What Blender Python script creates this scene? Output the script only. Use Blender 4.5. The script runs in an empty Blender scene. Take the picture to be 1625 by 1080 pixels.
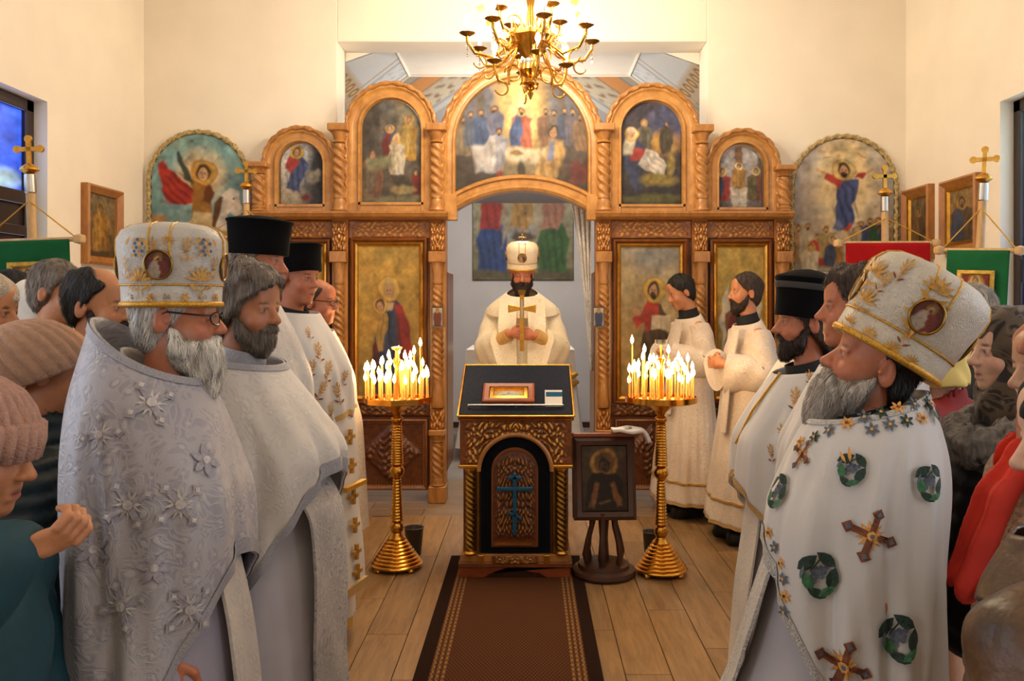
import bpy, bmesh, math, random
import numpy as np
from mathutils import Vector, Matrix
from mathutils.bvhtree import BVHTree

random.seed(7); RNG = np.random.default_rng(7)
PI = math.pi
scene = bpy.context.scene
COL = scene.collection

# ------------------------------------------------------------------ camera
cam_data = bpy.data.cameras.new('camera')
cam_data.sensor_width = 36.0
cam_data.lens = 28.8
cam_data.shift_x = -0.0175
cam_data.shift_y = -0.0345
cam_data.clip_start = 0.05
cam = bpy.data.objects.new('camera', cam_data)
cam.location = (0.0, 0.0, 1.55)
cam.rotation_euler = (PI / 2, 0, 0)
COL.objects.link(cam)
scene.camera = cam

# ------------------------------------------------------------------ world, exposure
world = bpy.data.worlds.new('world'); scene.world = world
world.use_nodes = True
world.node_tree.nodes['Background'].inputs[0].default_value = (0.22, 0.36, 0.75, 1)
world.node_tree.nodes['Background'].inputs[1].default_value = 0.6
vs = scene.view_settings
vs.view_transform = 'Standard'; vs.look = 'None'; vs.gamma = 1.0
vs.use_curve_mapping = False
vs.exposure = 0.0

def area_light(name, loc, rot, sx, sy, power, color):
    d = bpy.data.lights.new(name, 'AREA'); d.shape = 'RECTANGLE'; d.size = sx; d.size_y = sy
    d.energy = power; d.color = color
    o = bpy.data.objects.new(name, d); o.location = loc; o.rotation_euler = rot
    COL.objects.link(o); return o
# daylight coming in through the nave windows (two in view, two pairs further back)
XL, XR, YB, ZC = -3.11, 3.03, 6.6, 4.35          # left wall, right wall, back wall, ceiling
WIN = [(3.95, 5.28), (1.35, 2.75), (-1.3, 0.1)]
DAY = (0.80, 0.88, 1.0)
for wi, (wa, wb) in enumerate(WIN):
    pw = (6, 26, 30)[wi]
    area_light('window_daylight', (XL - 0.10, (wa + wb) / 2, 1.95), (0, -PI / 2, 0), 1.75, wb - wa - .1, pw, DAY)
    area_light('window_daylight', (XR + 0.10, (wa + wb) / 2, 1.95), (0, PI / 2, 0), 1.75, wb - wa - .1, pw * 1.0, DAY)

# ------------------------------------------------------------------ helpers
def C(h, a=None):
    h = h.lstrip('#'); r = [int(h[i:i + 2], 16) / 255 for i in (0, 2, 4)]
    r = [c / 12.92 if c <= .04045 else ((c + .055) / 1.055) ** 2.4 for c in r]
    return tuple(r) if a is None else tuple(r) + (a,)

def X(px, Y): return (px - 841) / 1300 * Y      # sizes read off the photograph, turned into metres
def Z(py, Y): return 1.55 - (py - 484) / 1300 * Y

def tag(o, label=None, cat=None, group=None, kind=None):
    if label: o['label'] = label
    if cat: o['category'] = cat
    if group: o['group'] = group
    if kind: o['kind'] = kind
    return o

def empty(name, loc=(0, 0, 0), rz=0.0):
    o = bpy.data.objects.new(name, None); COL.objects.link(o)
    o.location = loc; o.rotation_euler = (0, 0, rz); o.empty_display_size = .1
    return o

def mkobj(name, me, mat=None, parent=None):
    o = bpy.data.objects.new(name, me); COL.objects.link(o)
    if mat is not None:
        for m in (mat if isinstance(mat, (list, tuple)) else [mat]): me.materials.append(m)
    if parent is not None: o.parent = parent
    return o

def np_mesh(name, V, F, smooth=True, sharp=None):
    """V (n,3); F (m,4) or (m,3) int array"""
    me = bpy.data.meshes.new(name)
    V = np.asarray(V, np.float32); F = np.asarray(F, np.int32)
    n = F.shape[1]
    me.vertices.add(len(V)); me.vertices.foreach_set('co', V.ravel())
    me.loops.add(F.size); me.loops.foreach_set('vertex_index', F.ravel())
    me.polygons.add(len(F)); me.polygons.foreach_set('loop_start', np.arange(0, F.size, n, dtype=np.int32))
    me.update(calc_edges=True); me.validate()
    if smooth: me.polygons.foreach_set('use_smooth', np.ones(len(me.polygons), bool))
    if sharp: me.set_sharp_from_angle(angle=sharp)
    return me

def set_col(me, cols, name='Col'):
    a = me.color_attributes.new(name, 'FLOAT_COLOR', 'POINT')
    c = np.ones((len(cols), 4), np.float32); c[:, :3] = cols
    a.data.foreach_set('color', c.ravel())

class MB:
    def __init__(s): s.v = []; s.f = []
    def add(s, V, F):
        b = len(s.v); s.v += [tuple(p) for p in V]; s.f += [tuple(i + b for i in q) for q in F]; return s
    def box(s, x0, x1, y0, y1, z0, z1):
        V = [(x, y, z) for z in (z0, z1) for y in (y0, y1) for x in (x0, x1)]
        return s.add(V, [(0, 2, 3, 1), (4, 5, 7, 6), (0, 1, 5, 4), (2, 6, 7, 3), (0, 4, 6, 2), (1, 3, 7, 5)])
    def cbox(s, c, d): return s.box(c[0]-d[0]/2, c[0]+d[0]/2, c[1]-d[1]/2, c[1]+d[1]/2, c[2]-d[2]/2, c[2]+d[2]/2)
    def lathe(s, prof, n=24, c=(0, 0, 0), sx=1, sy=1, rfun=None):
        V = []; F = []
        for i, (r, z) in enumerate(prof):
            for j in range(n):
                t = 2 * PI * j / n; rr = r if rfun is None else rfun(r, z, t)
                V.append((c[0] + rr * math.cos(t) * sx, c[1] + rr * math.sin(t) * sy, c[2] + z))
        for i in range(len(prof) - 1):
            for j in range(n):
                k = (j + 1) % n; F.append((i*n+j, i*n+k, (i+1)*n+k, (i+1)*n+j))
        F.append(tuple(range(n - 1, -1, -1))); m = (len(prof) - 1) * n; F.append(tuple(m + j for j in range(n)))
        return s.add(V, F)
    def tube(s, pts, rad, n=8, caps=True, lobes=None, flat=1.0, closed=False):
        pts = [Vector(p) for p in pts]; m = len(pts)
        if not hasattr(rad, '__len__'): rad = [rad] * m
        V = []; F = []; up = None
        for i, p in enumerate(pts):
            a = pts[(i - 1) % m] if (i > 0 or closed) else pts[i]; b = pts[(i + 1) % m] if (i < m - 1 or closed) else pts[i]
            t = (b - a).normalized()
            if up is None:
                up = Vector((0, 0, 1)) if abs(t.z) < .9 else Vector((0, 1, 0))
            u = (up - t * up.dot(t)).normalized(); w = t.cross(u); up = u
            for j in range(n):
                th = 2 * PI * j / n; r = rad[i]
                if lobes: r *= 1 + lobes[1] * math.cos(lobes[0] * th + lobes[2] * i)
                V.append(p + u * (r * math.cos(th)) + w * (r * math.sin(th) * flat))
        for i in range(m if closed else m - 1):
            i2 = (i + 1) % m
            for j in range(n):
                k = (j + 1) % n; F.append((i*n+j, i*n+k, i2*n+k, i2*n+j))
        if caps and not closed:
            F.append(tuple(range(n - 1, -1, -1))); q = (m - 1) * n; F.append(tuple(q + j for j in range(n)))
        return s.add(V, F)
    def prism(s, poly, y0, y1, axis='y'):
        n = len(poly)
        f = (lambda a, b, c: (a, c, b)) if axis == 'y' else ((lambda a, b, c: (a, b, c)) if axis == 'z' else (lambda a, b, c: (c, a, b)))
        V = [f(a, b, y0) for a, b in poly] + [f(a, b, y1) for a, b in poly]
        F = [tuple(range(n)), tuple(range(2*n-1, n-1, -1))] + [(i, n + i, n + (i+1) % n, (i+1) % n) for i in range(n)]
        return s.add(V, F)
    def sweep(s, path, prof, closed=False, yb=0.0):
        """path in the XZ plane, prof = [(offset to the left of travel, depth towards -y)]"""
        m = len(path); V = []; F = []; n = len(prof)
        for i in range(m):
            a = Vector(path[(i - 1) % m]) if (closed or i > 0) else None; p = Vector(path[i]); b = Vector(path[(i + 1) % m]) if (closed or i < m - 1) else None
            d1 = (p - a).normalized() if a is not None else (b - p).normalized()
            d2 = (b - p).normalized() if b is not None else d1
            n1 = Vector((-d1.y, d1.x)); n2 = Vector((-d2.y, d2.x)); nn = (n1 + n2)
            nn = nn.normalized() if nn.length > 1e-6 else n1
            k = 1 / max(.5, nn.dot(n1))
            for (o, d) in prof:
                q = p + nn * (o * k); V.append((q.x, yb - d, q.y))
        for i in range(m if closed else m - 1):
            i2 = (i + 1) % m
            for j in range(n - 1): F.append((i*n+j, i*n+j+1, i2*n+j+1, i2*n+j))
        if not closed: F.append(tuple(range(n))); F.append(tuple((m-1)*n + j for j in range(n - 1, -1, -1)))
        return s.add(V, F)
    def xf(s, M):
        s.v = [tuple(M @ Vector(p)) for p in s.v]; return s
    def build(s, name, mat=None, parent=None, smooth=None, bevel=0):
        me = bpy.data.meshes.new(name); me.from_pydata(s.v, [], s.f); me.update()
        bm = bmesh.new(); bm.from_mesh(me); bmesh.ops.recalc_face_normals(bm, faces=bm.faces)
        if bevel: bmesh.ops.bevel(bm, geom=bm.edges[:], offset=bevel, segments=1, affect='EDGES', clamp_overlap=True)
        bm.to_mesh(me); bm.free()
        if smooth:
            me.polygons.foreach_set('use_smooth', np.ones(len(me.polygons), bool)); me.set_sharp_from_angle(angle=math.radians(smooth))
        return mkobj(name, me, mat, parent)

def dup(o, parent=None):
    c = o.copy(); COL.objects.link(c); c.parent = parent
    for ch in list(o.children): dup(ch, c)
    return c

# ------------------------------------------------------------------ materials
MATS = {}
class NT:
    def __init__(s, name):
        s.m = bpy.data.materials.new(name); s.m.use_nodes = True; s.t = s.m.node_tree
        s.b = s.t.nodes['Principled BSDF']; s.tc = s.t.nodes.new('ShaderNodeTexCoord')
    def n(s, kind, **kw):
        nd = s.t.nodes.new('ShaderNode' + kind)
        for k, v in kw.items():
            if k in nd.inputs: nd.inputs[k].default_value = v
            else: setattr(nd, k, v)
        return nd
    def l(s, a, b): s.t.links.new(a, b)
    def mapping(s, scale=(1, 1, 1), rot=(0, 0, 0), src='Object'):
        mp = s.n('Mapping'); mp.inputs['Scale'].default_value = scale; mp.inputs['Rotation'].default_value = rot
        s.l(s.tc.outputs[src], mp.inputs['Vector']); return mp.outputs[0]
    def ramp(s, fac, stops, interp='LINEAR'):
        r = s.n('ValToRGB'); cr = r.color_ramp; cr.interpolation = interp
        while len(cr.elements) < len(stops): cr.elements.new(.5)
        for e, (p, c) in zip(cr.elements, stops): e.position = p; e.color = (c + (1,)) if len(c) == 3 else c
        s.l(fac, r.inputs[0]); return r.outputs[0]
    def mix(s, fac, a, b, blend='MIX'):
        mx = s.n('Mix', data_type='RGBA', blend_type=blend)
        for sock, v in ((mx.inputs[0], fac), (mx.inputs[6], a), (mx.inputs[7], b)):
            if isinstance(v, (int, float)): sock.default_value = v
            elif isinstance(v, tuple): sock.default_value = v if len(v) == 4 else v + (1,)
            else: s.l(v, sock)
        return mx.outputs[2]
    def math(s, op, a, b=None):
        nd = s.n('Math', operation=op)
        for i, v in enumerate((a, b)):
            if v is None: continue
            if isinstance(v, (int, float)): nd.inputs[i].default_value = v
            else: s.l(v, nd.inputs[i])
        return nd.outputs[0]
    def bump(s, h, strength=.3, dist=.01):
        b = s.n('Bump'); b.inputs['Strength'].default_value = strength; b.inputs['Distance'].default_value = dist
        s.l(h, b.inputs['Height']); s.l(b.outputs[0], s.b.inputs['Normal'])
    def set(s, **kw):
        for k, v in kw.items(): s.b.inputs[k.replace('_', ' ')].default_value = v
        return s
    def base(s, c):
        if isinstance(c, tuple): s.b.inputs['Base Color'].default_value = c if len(c) == 4 else c + (1,)
        else: s.l(c, s.b.inputs['Base Color'])

def M_plain(name, col, rough=.6, metal=0, var=.15, scale=8, bump=0.0, bscale=60, sheen=0, stretch=(1, 1, 1), spec=.5):
    t = NT(name); nz = t.n('TexNoise', Scale=scale, Detail=4.0); t.l(t.mapping(stretch), nz.inputs['Vector'])
    c = C(col) if isinstance(col, str) else col
    d = tuple(x * (1 - var) for x in c); e = tuple(min(1, x * (1 + var)) for x in c)
    t.base(t.ramp(nz.outputs['Fac'], [(.3, d), (.7, e)]))
    t.set(Roughness=rough, Metallic=metal)
    t.b.inputs['Specular IOR Level'].default_value = spec
    if sheen: t.set(Sheen_Weight=sheen)
    if bump:
        n2 = t.n('TexNoise', Scale=bscale, Detail=3.0); t.l(t.mapping(stretch), n2.inputs['Vector']); t.bump(n2.outputs['Fac'], bump)
    MATS[name] = t.m; return t.m

def M_wood(name, dark, light, scale=6, rough=.4, grain=(1, 1, 14), axis=None, coat=.2, rnd=False):
    t = NT(name); mp = t.mapping(grain); nz = t.n('TexNoise', Scale=scale, Detail=6.0, Roughness=.65, Distortion=.6)
    if rnd:
        oi = t.n('ObjectInfo'); ad = t.n('VectorMath', operation='ADD'); cm = t.n('CombineXYZ')
        mm = t.math('MULTIPLY', oi.outputs['Random'], 37.0); t.l(mm, cm.inputs[0]); t.l(mm, cm.inputs[1])
        t.l(mp, ad.inputs[0]); t.l(cm.outputs[0], ad.inputs[1]); mp = ad.outputs[0]
    t.l(mp, nz.inputs['Vector'])
    c = t.ramp(nz.outputs['Fac'], [(.28, C(dark)), (.72, C(light))])
    if rnd:
        v = t.ramp(oi.outputs['Random'], [(0, (.8, .8, .82)), (1, (1.08, 1.06, 1.02))]); c = t.mix(1.0, c, v, 'MULTIPLY')
    t.base(c); t.set(Roughness=rough); t.set(Coat_Weight=coat, Coat_Roughness=.25); t.bump(nz.outputs['Fac'], .12, .004)
    MATS[name] = t.m; return t.m

def M_brocade(name, base, dark, thread, scale=9, amount=.5, rough=.55, metal=0.0, src='Object', bump=.25):
    """woven figured cloth: leaf-like lobes from two distorted Voronoi layers, fine weave on top"""
    t = NT(name); v = t.mapping((1, 1, 1), src=src)
    nz = t.n('TexNoise', Scale=scale * .6, Detail=2.0); t.l(v, nz.inputs['Vector'])
    vm = t.n('VectorMath', operation='MULTIPLY_ADD'); t.l(nz.outputs['Color'], vm.inputs[0]); vm.inputs[1].default_value = (.16,) * 3; t.l(v, vm.inputs[2])
    v1 = t.n('TexVoronoi', Scale=scale, feature='DISTANCE_TO_EDGE'); t.l(vm.outputs[0], v1.inputs['Vector'])
    v2 = t.n('TexVoronoi', Scale=scale * 2.7, feature='F1'); t.l(vm.outputs[0], v2.inputs['Vector'])
    e1 = t.ramp(v1.outputs['Distance'], [(.0, (.6, .6, .6)), (.05, (0, 0, 0)), (.12, (0, 0, 0)), (.15, (.8,) * 3), (.19, (0, 0, 0)), (.27, (0, 0, 0)), (.3, (.7,) * 3), (.34, (0, 0, 0))])
    e2 = t.ramp(v2.outputs['Distance'], [(.18, (1, 1, 1)), (.34, (0, 0, 0)), (.5, (0, 0, 0)), (.6, (.5,) * 3)])
    pat = t.math('MAXIMUM', e1, e2); fac = t.math('MULTIPLY', pat, amount)
    n2 = t.n('TexNoise', Scale=3.0, Detail=3.0); t.l(v, n2.inputs['Vector'])
    b = t.ramp(n2.outputs['Fac'], [(.35, C(dark)), (.65, C(base))])
    t.base(t.mix(fac, b, C(thread))); t.set(Roughness=rough, Metallic=metal, Sheen_Weight=.15)
    w = t.n('TexNoise', Scale=350.0); t.l(v, w.inputs['Vector'])
    h = t.math('ADD', pat, t.math('MULTIPLY', w.outputs['Fac'], .35)); t.bump(h, bump, .003)
    MATS[name] = t.m; return t.m

def M_attr(name, rough=.6, metal=0, bump=0, bscale=120, emit=0, coat=0, var=0.0):
    t = NT(name); a = t.n('VertexColor'); a.layer_name = 'Col'; c = a.outputs[0]
    if var:
        nz = t.n('TexNoise', Scale=bscale * .4, Detail=4.0); t.l(t.mapping(), nz.inputs['Vector'])
        c = t.mix(1.0, c, t.ramp(nz.outputs['Fac'], [(.3, (1 - var,) * 3), (.7, (1 + var,) * 3)]), 'MULTIPLY')
    t.base(c); t.set(Roughness=rough, Metallic=metal, Coat_Weight=coat)
    if emit: t.l(c, t.b.inputs['Emission Color']); t.b.inputs['Emission Strength'].default_value = emit
    if bump:
        n2 = t.n('TexNoise', Scale=bscale, Detail=3.0); t.l(t.mapping(), n2.inputs['Vector']); t.bump(n2.outputs['Fac'], bump, .004)
    MATS[name] = t.m; return t.m

def M_emit(name, col, strength):
    t = NT(name); t.base(C(col)); t.b.inputs['Emission Color'].default_value = C(col, 1); t.b.inputs['Emission Strength'].default_value = strength
    MATS[name] = t.m; return t.m

def M_carved(name, dark, mid, gold, gloss=.35):
    """carved wood: gilding on the high ridges (pointiness), dark recess tint comes from the shape itself"""
    t = NT(name); nz = t.n('TexNoise', Scale=30.0, Detail=4.0); t.l(t.mapping(), nz.inputs['Vector'])
    w = t.ramp(nz.outputs['Fac'], [(.3, C(dark)), (.7, C(mid))])
    at = t.n('VertexColor'); at.layer_name = 'Col'
    sp = t.n('SeparateColor'); t.l(at.outputs[0], sp.inputs[0])
    t.base(t.mix(sp.outputs[0], w, C(gold)))
    t.l(t.math('MULTIPLY', sp.outputs[0], .7), t.b.inputs['Metallic']); t.set(Roughness=gloss, Coat_Weight=.2)
    MATS[name] = t.m; return t.m

M_plain('plaster', '#f0e7d6', .9, var=.03, scale=3, bump=.12, bscale=160)
M_plain('plaster_grey', '#c4c2c4', .9, var=.04, scale=3, bump=.08, bscale=160)
M_plain('ceiling_white', '#f3ece0', .9, var=.02)
M_plain('floor_joint', '#4a3a2a', .9)
M_wood('floor_wood', '#7a5c3a', '#ab8557', 3.2, .38, (9, 1.1, 1), rnd=True, coat=.15)
M_wood('floor_wood_x', '#786049', '#a1866a', 3.2, .42, (1.1, 9, 1), rnd=True, coat=.1)
M_wood('oak', '#8f5a22', '#c08745', 5, .38, (3, 3, 1.0), coat=.25)
M_wood('oak_light', '#a06a2a', '#cd9752', 5, .36, (2, 2, 2), coat=.25)
M_wood('oak_dark', '#5d2f10', '#85491b', 5, .4, (3, 3, 1), coat=.25)
M_wood('walnut', '#2c1409', '#4c2511', 5, .42, (3, 3, 1), coat=.25)
M_wood('red_wood', '#6d2f12', '#9a4a1e', 5, .4, (1, 3, 3), coat=.25)
M_wood('frame_wood', '#8a531e', '#b97c37', 6, .42, (3, 3, 1))
M_wood('window_wood', '#1d120c', '#35211a', 6, .45, (3, 3, 1))
M_wood('pole_wood', '#b88e58', '#d9b47c', 6, .5, (4, 4, 1))
M_carved('carved_oak', '#7d4515', '#a4672a', '#dda24c')
M_carved('carved_dark', '#48240d', '#6b3714', '#c98f3f')
M_carved('carved_gilt', '#5a2c0d', '#8a4c18', '#f0b95a', .3)
M_plain('gold', '#d8a348', .3, 1, var=.2, scale=20)
M_plain('gold_leaf', '#c9a24a', .38, .85, var=.25, scale=30, bump=.4, bscale=90)
M_plain('brass', '#d29a3f', .2, 1, var=.12, scale=15)
M_plain('brass_dark', '#8d6a2c', .35, 1, var=.2, scale=30)
M_plain('silver', '#c9c7c2', .3, 1, var=.1)
M_plain('velvet_navy', '#171d2b', .9, var=.25, scale=40, sheen=0, spec=.2, bump=.3, bscale=300)
M_plain('velvet_black', '#070c12', .95, var=.2, scale=30, spec=.2)
M_plain('cross_blue', '#1f5d84', .3, .4, var=.15)
M_plain('bucket_grey', '#4a443f', .5, .5)
M_plain('cloth_white', '#e4e0da', .85, var=.06, bump=.1)
M_plain('paper', '#efe9dc', .8, var=.05)
M_plain('black_felt', '#060506', .95, var=.25, scale=12, spec=.15, bump=.15, bscale=400)
M_plain('black_cloth', '#0d0c0d', .8, var=.2)
M_plain('shoe_black', '#080808', .4)
M_plain('banner_green', '#1a6136', .85, var=.12, spec=.2, bump=.1)
M_plain('banner_red', '#a80f0f', .85, var=.1, spec=.2, bump=.1)
M_plain('gold_cord', '#c9962f', .5, .5, var=.3, scale=200)
M_plain('wax', '#e8b45a', .5, var=.1, scale=30)
MATS['wax'].node_tree.nodes['Principled BSDF'].inputs['Subsurface Weight'].default_value = .0
M_emit('flame', '#ffd9a0', 26)
M_emit('bulb', '#ffe6bd', 26)
M_plain('rubber', '#101010', .6)
M_attr('paint', .65, coat=.0, bump=.06, var=.06, bscale=160)
M_attr('paint_wall', .85, bump=.05, var=.05)
M_attr('stained_glass', .2, emit=1.1)
M_attr('skin', .5, bump=.08, bscale=220, var=.05)
M_attr('cloth_attr', .75, bump=.1)
for nm_, hx_ in (('hair_grey', '#6f6357'), ('hair_white', '#c9c4bb'), ('hair_black', '#14100d'), ('hair_brown', '#3a281b'), ('hair_saltpepper', '#8b8478'),
                 ('beard_white', '#d5cfc3'), ('beard_brown', '#2c1d13'), ('beard_grey', '#a89e92'), ('beard_dark', '#2c2219'), ('beard_mixed', '#665a4f'), ('hair_fur', '#6b6660')):
    M_plain(nm_, hx_, .6, var=.45, scale=38, bump=.8, bscale=70, stretch=(1.6, 1.6, .35))
M_plain('glass_rim', '#2a1d14', .3, .6)
M_plain('lens_silver', '#d8d4cc', .2, .9)
t_ = NT('lens_glass'); t_.set(Roughness=.02, IOR=1.45, Transmission_Weight=1.0); t_.base((.95, .95, .95)); MATS['lens_glass'] = t_.m
M = MATS

# ------------------------------------------------------------------ painter (flat pictures, stored as vertex colours)
class Cv:
    def __init__(s, w, h, bg, bg2=None):
        s.w, s.h = w, h
        s.U, s.V = np.meshgrid((np.arange(w) + .5) / w, (np.arange(h) + .5) / h)
        s.asp = w / h
        a = np.array(C(bg)); b = np.array(C(bg2)) if bg2 else a
        s.c = a[None, None, :] * (1 - s.V[..., None]) + b[None, None, :] * s.V[..., None]
    def put(s, m, col):
        col = np.array(C(col)) if isinstance(col, str) else np.array(col)
        s.c = s.c * (1 - m[..., None]) + col * m[..., None]; return s
    def ell(s, x, y, rx, ry, col, soft=.15, rot=0, a=1.0):
        du = (s.U - x) * s.asp; dv = s.V - y; cr, sr = math.cos(rot), math.sin(rot)
        d = np.sqrt(((du * cr + dv * sr) / (rx * s.asp)) ** 2 + ((-du * sr + dv * cr) / ry) ** 2)
        return s.put(np.clip((1 - d) / soft + .5, 0, 1) * a, col)
    def ring(s, x, y, rx, ry, col, wd=.15, a=1.0):
        d = np.sqrt(((s.U - x) / rx) ** 2 + ((s.V - y) / ry) ** 2)
        return s.put(np.clip(1.3 - abs(d - 1) / wd, 0, 1) * a, col)
    def poly(s, pts, col, soft=.012, a=1.0):
        P = np.array(pts, float); n = len(P); ins = np.zeros(s.U.shape, bool); dm = np.full(s.U.shape, 9.)
        for i in range(n):
            (x1, y1), (x2, y2) = P[i], P[(i + 1) % n]
            c = ((y1 > s.V) != (y2 > s.V)) & (s.U < (x2 - x1) * (s.V - y1) / (y2 - y1 + 1e-12) + x1); ins ^= c
            ax, ay = (x2 - x1), (y2 - y1); tt = np.clip(((s.U - x1) * ax + (s.V - y1) * ay) / (ax * ax + ay * ay + 1e-12), 0, 1)
            dm = np.minimum(dm, np.hypot(s.U - x1 - tt * ax, s.V - y1 - tt * ay))
        sd = np.where(ins, dm, -dm); return s.put(np.clip(sd / soft + .5, 0, 1) * a, col)
    def line(s, x1, y1, x2, y2, w, col, a=1.0):
        ax, ay = (x2 - x1) * s.asp, y2 - y1; tt = np.clip((((s.U - x1) * s.asp) * ax + (s.V - y1) * ay) / (ax * ax + ay * ay + 1e-12), 0, 1)
        d = np.hypot((s.U - x1) * s.asp - tt * ax, s.V - y1 - tt * ay); return s.put(np.clip((w - d) / (w * .5) + .5, 0, 1) * a, col)
    def folds(s, x, y, rx, ry, col, n=6, a=.35, rot=.2):
        d = np.sqrt(((s.U - x) / rx) ** 2 + ((s.V - y) / ry) ** 2)
        w = np.clip((1 - d) / .2, 0, 1) * np.clip(np.sin(((s.U - x) / rx + rot * (s.V - y) / ry) * n * 2) * 1.5, 0, 1)
        return s.put(w * a, col)
    def noise(s, amp=.12, sc=9):
        k = RNG.normal(size=(sc + 2, sc + 2)); iu = s.U * sc; iv = s.V * sc; x0 = iu.astype(int); y0 = iv.astype(int); fx = iu - x0; fy = iv - y0
        v = (k[y0, x0] * (1-fx) * (1-fy) + k[y0, x0+1] * fx * (1-fy) + k[y0+1, x0] * (1-fx) * fy + k[y0+1, x0+1] * fx * fy)
        s.c = s.c * (1 + amp * v[..., None]); return s
    def head(s, x, y, r, hair='#3a2415', skin='#c99a6c', halo=None, beard=None, halo_c='#d8b04a'):
        ry = r; rx = r * .8 / s.asp
        if halo: s.ell(x, y, r * halo / s.asp, r * halo, halo_c, .12); s.ring(x, y, r * halo / s.asp, r * halo, '#8a5a20', .08, .5)
        s.ell(x, y + r * .12, rx * 1.25, ry * 1.2, hair, .25)
        s.ell(x, y - r * .12, rx * .85, ry * .92, skin, .25)
        if beard: s.ell(x, y - r * .75, rx * .6, ry * .5, beard, .3)
        if r * s.h > 5:
            for e in (-1, 1): s.ell(x + e * rx * .35, y, rx * .17, ry * .09, '#2a1a10', .4)
            s.line(x, y - .05 * r, x, y - .35 * r, r * .06, '#9a6a44', .7); s.line(x - rx * .25, y - .58 * r, x + rx * .25, y - .58 * r, r * .05, '#8a3a2a', .8)
        return s
    def figure(s, x, y, h, robe, mantle=None, hair='#3a2415', halo=1.7, beard=None, skin='#c99a6c', w=.34, halo_c='#d8b04a', lean=0.0):
        """standing / half figure: feet at (x,y), height h"""
        k = h * w / s.asp; r = h * .085
        s.poly([(x - k*.42, y), (x - k*.5, y + h*.45), (x - k*.52 + lean, y + h*.74), (x - k*.2 + lean, y + h*.84), (x + k*.2 + lean, y + h*.84), (x + k*.52 + lean, y + h*.74), (x + k*.5, y + h*.45), (x + k*.45, y)], robe)
        dk = tuple(c * .5 for c in C(robe)); s.folds(x, y + h*.3, k*.5, h*.4, dk, 5, .5)
        if mantle:
            s.poly([(x - k*.5, y + h*.05), (x - k*.55, y + h*.5), (x - k*.3, y + h*.8), (x - k*.02, y + h*.8), (x + k*.1, y + h*.45), (x - k*.08, y + h*.05)], mantle)
            s.folds(x - k*.25, y + h*.4, k*.3, h*.35, tuple(c * .5 for c in C(mantle)), 4, .5)
        s.head(x + lean, y + h*.91, r, hair, skin, halo, beard, halo_c); return s
    def gold(s, amp=.25, sc=26):
        amp *= .45; sc *= 1.6
        u = s.U * sc * s.asp; v = s.V * sc
        p = np.sin(u * 2.1 + 1.3 * np.sin(v * 1.7)) * np.sin(v * 2.3 + 1.1 * np.sin(u * 1.9)); s.c = s.c * (1 + amp * p[..., None]); return s
    def fld(s, sc, seed):
        g = np.random.default_rng(seed); nx_, ny_ = max(3, int(sc*s.asp) + 2), sc + 2; k = g.normal(size=(ny_ + 1, nx_ + 1)); iu = s.U*(nx_ - 1.01); iv = s.V*(ny_ - 1.01); x0 = iu.astype(int); y0 = iv.astype(int); fx = iu - x0; fy = iv - y0; fx = fx*fx*(3 - 2*fx); fy = fy*fy*(3 - 2*fy)
        return k[y0, x0]*(1-fx)*(1-fy) + k[y0, x0+1]*fx*(1-fy) + k[y0+1, x0]*(1-fx)*fy + k[y0+1, x0+1]*fx*fy
    def finish(s, warp=1.0):
        """hand-painted look: outlines wander, brush strokes vary in tone and tint"""
        if getattr(s, 'done', False): return s
        s.done = True; h = s.h; a1, a2 = .008*warp, .005*warp
        du = (s.fld(9, 1)*a1 + s.fld(22, 2)*a2)/s.asp; dv = s.fld(9, 3)*a1 + s.fld(22, 4)*a2
        s.c = s.sample(np.clip(s.U + du, 0, 1), np.clip(s.V + dv, 0, 1))
        t = 1 + .16*s.fld(16, 5) + .12*s.fld(38, 6); w = s.fld(12, 7)*.05
        s.c = np.clip(s.c*t[..., None]*np.stack([1 + w, np.ones_like(w), 1 - w], -1), 0, 1); return s
    def sample(s, u, v):
        x = np.clip(u * s.w - .5, 0, s.w - 1.001); y = np.clip(v * s.h - .5, 0, s.h - 1.001)
        x0 = x.astype(int); y0 = y.astype(int); fx = (x - x0)[..., None]; fy = (y - y0)[..., None]; c = s.c
        return np.clip(c[y0, x0]*(1-fx)*(1-fy) + c[y0, np.minimum(x0+1, s.w-1)]*fx*(1-fy) + c[np.minimum(y0+1, s.h-1), x0]*(1-fx)*fy + c[np.minimum(y0+1, s.h-1), np.minimum(x0+1, s.w-1)]*fx*fy, 0, 1)

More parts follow.
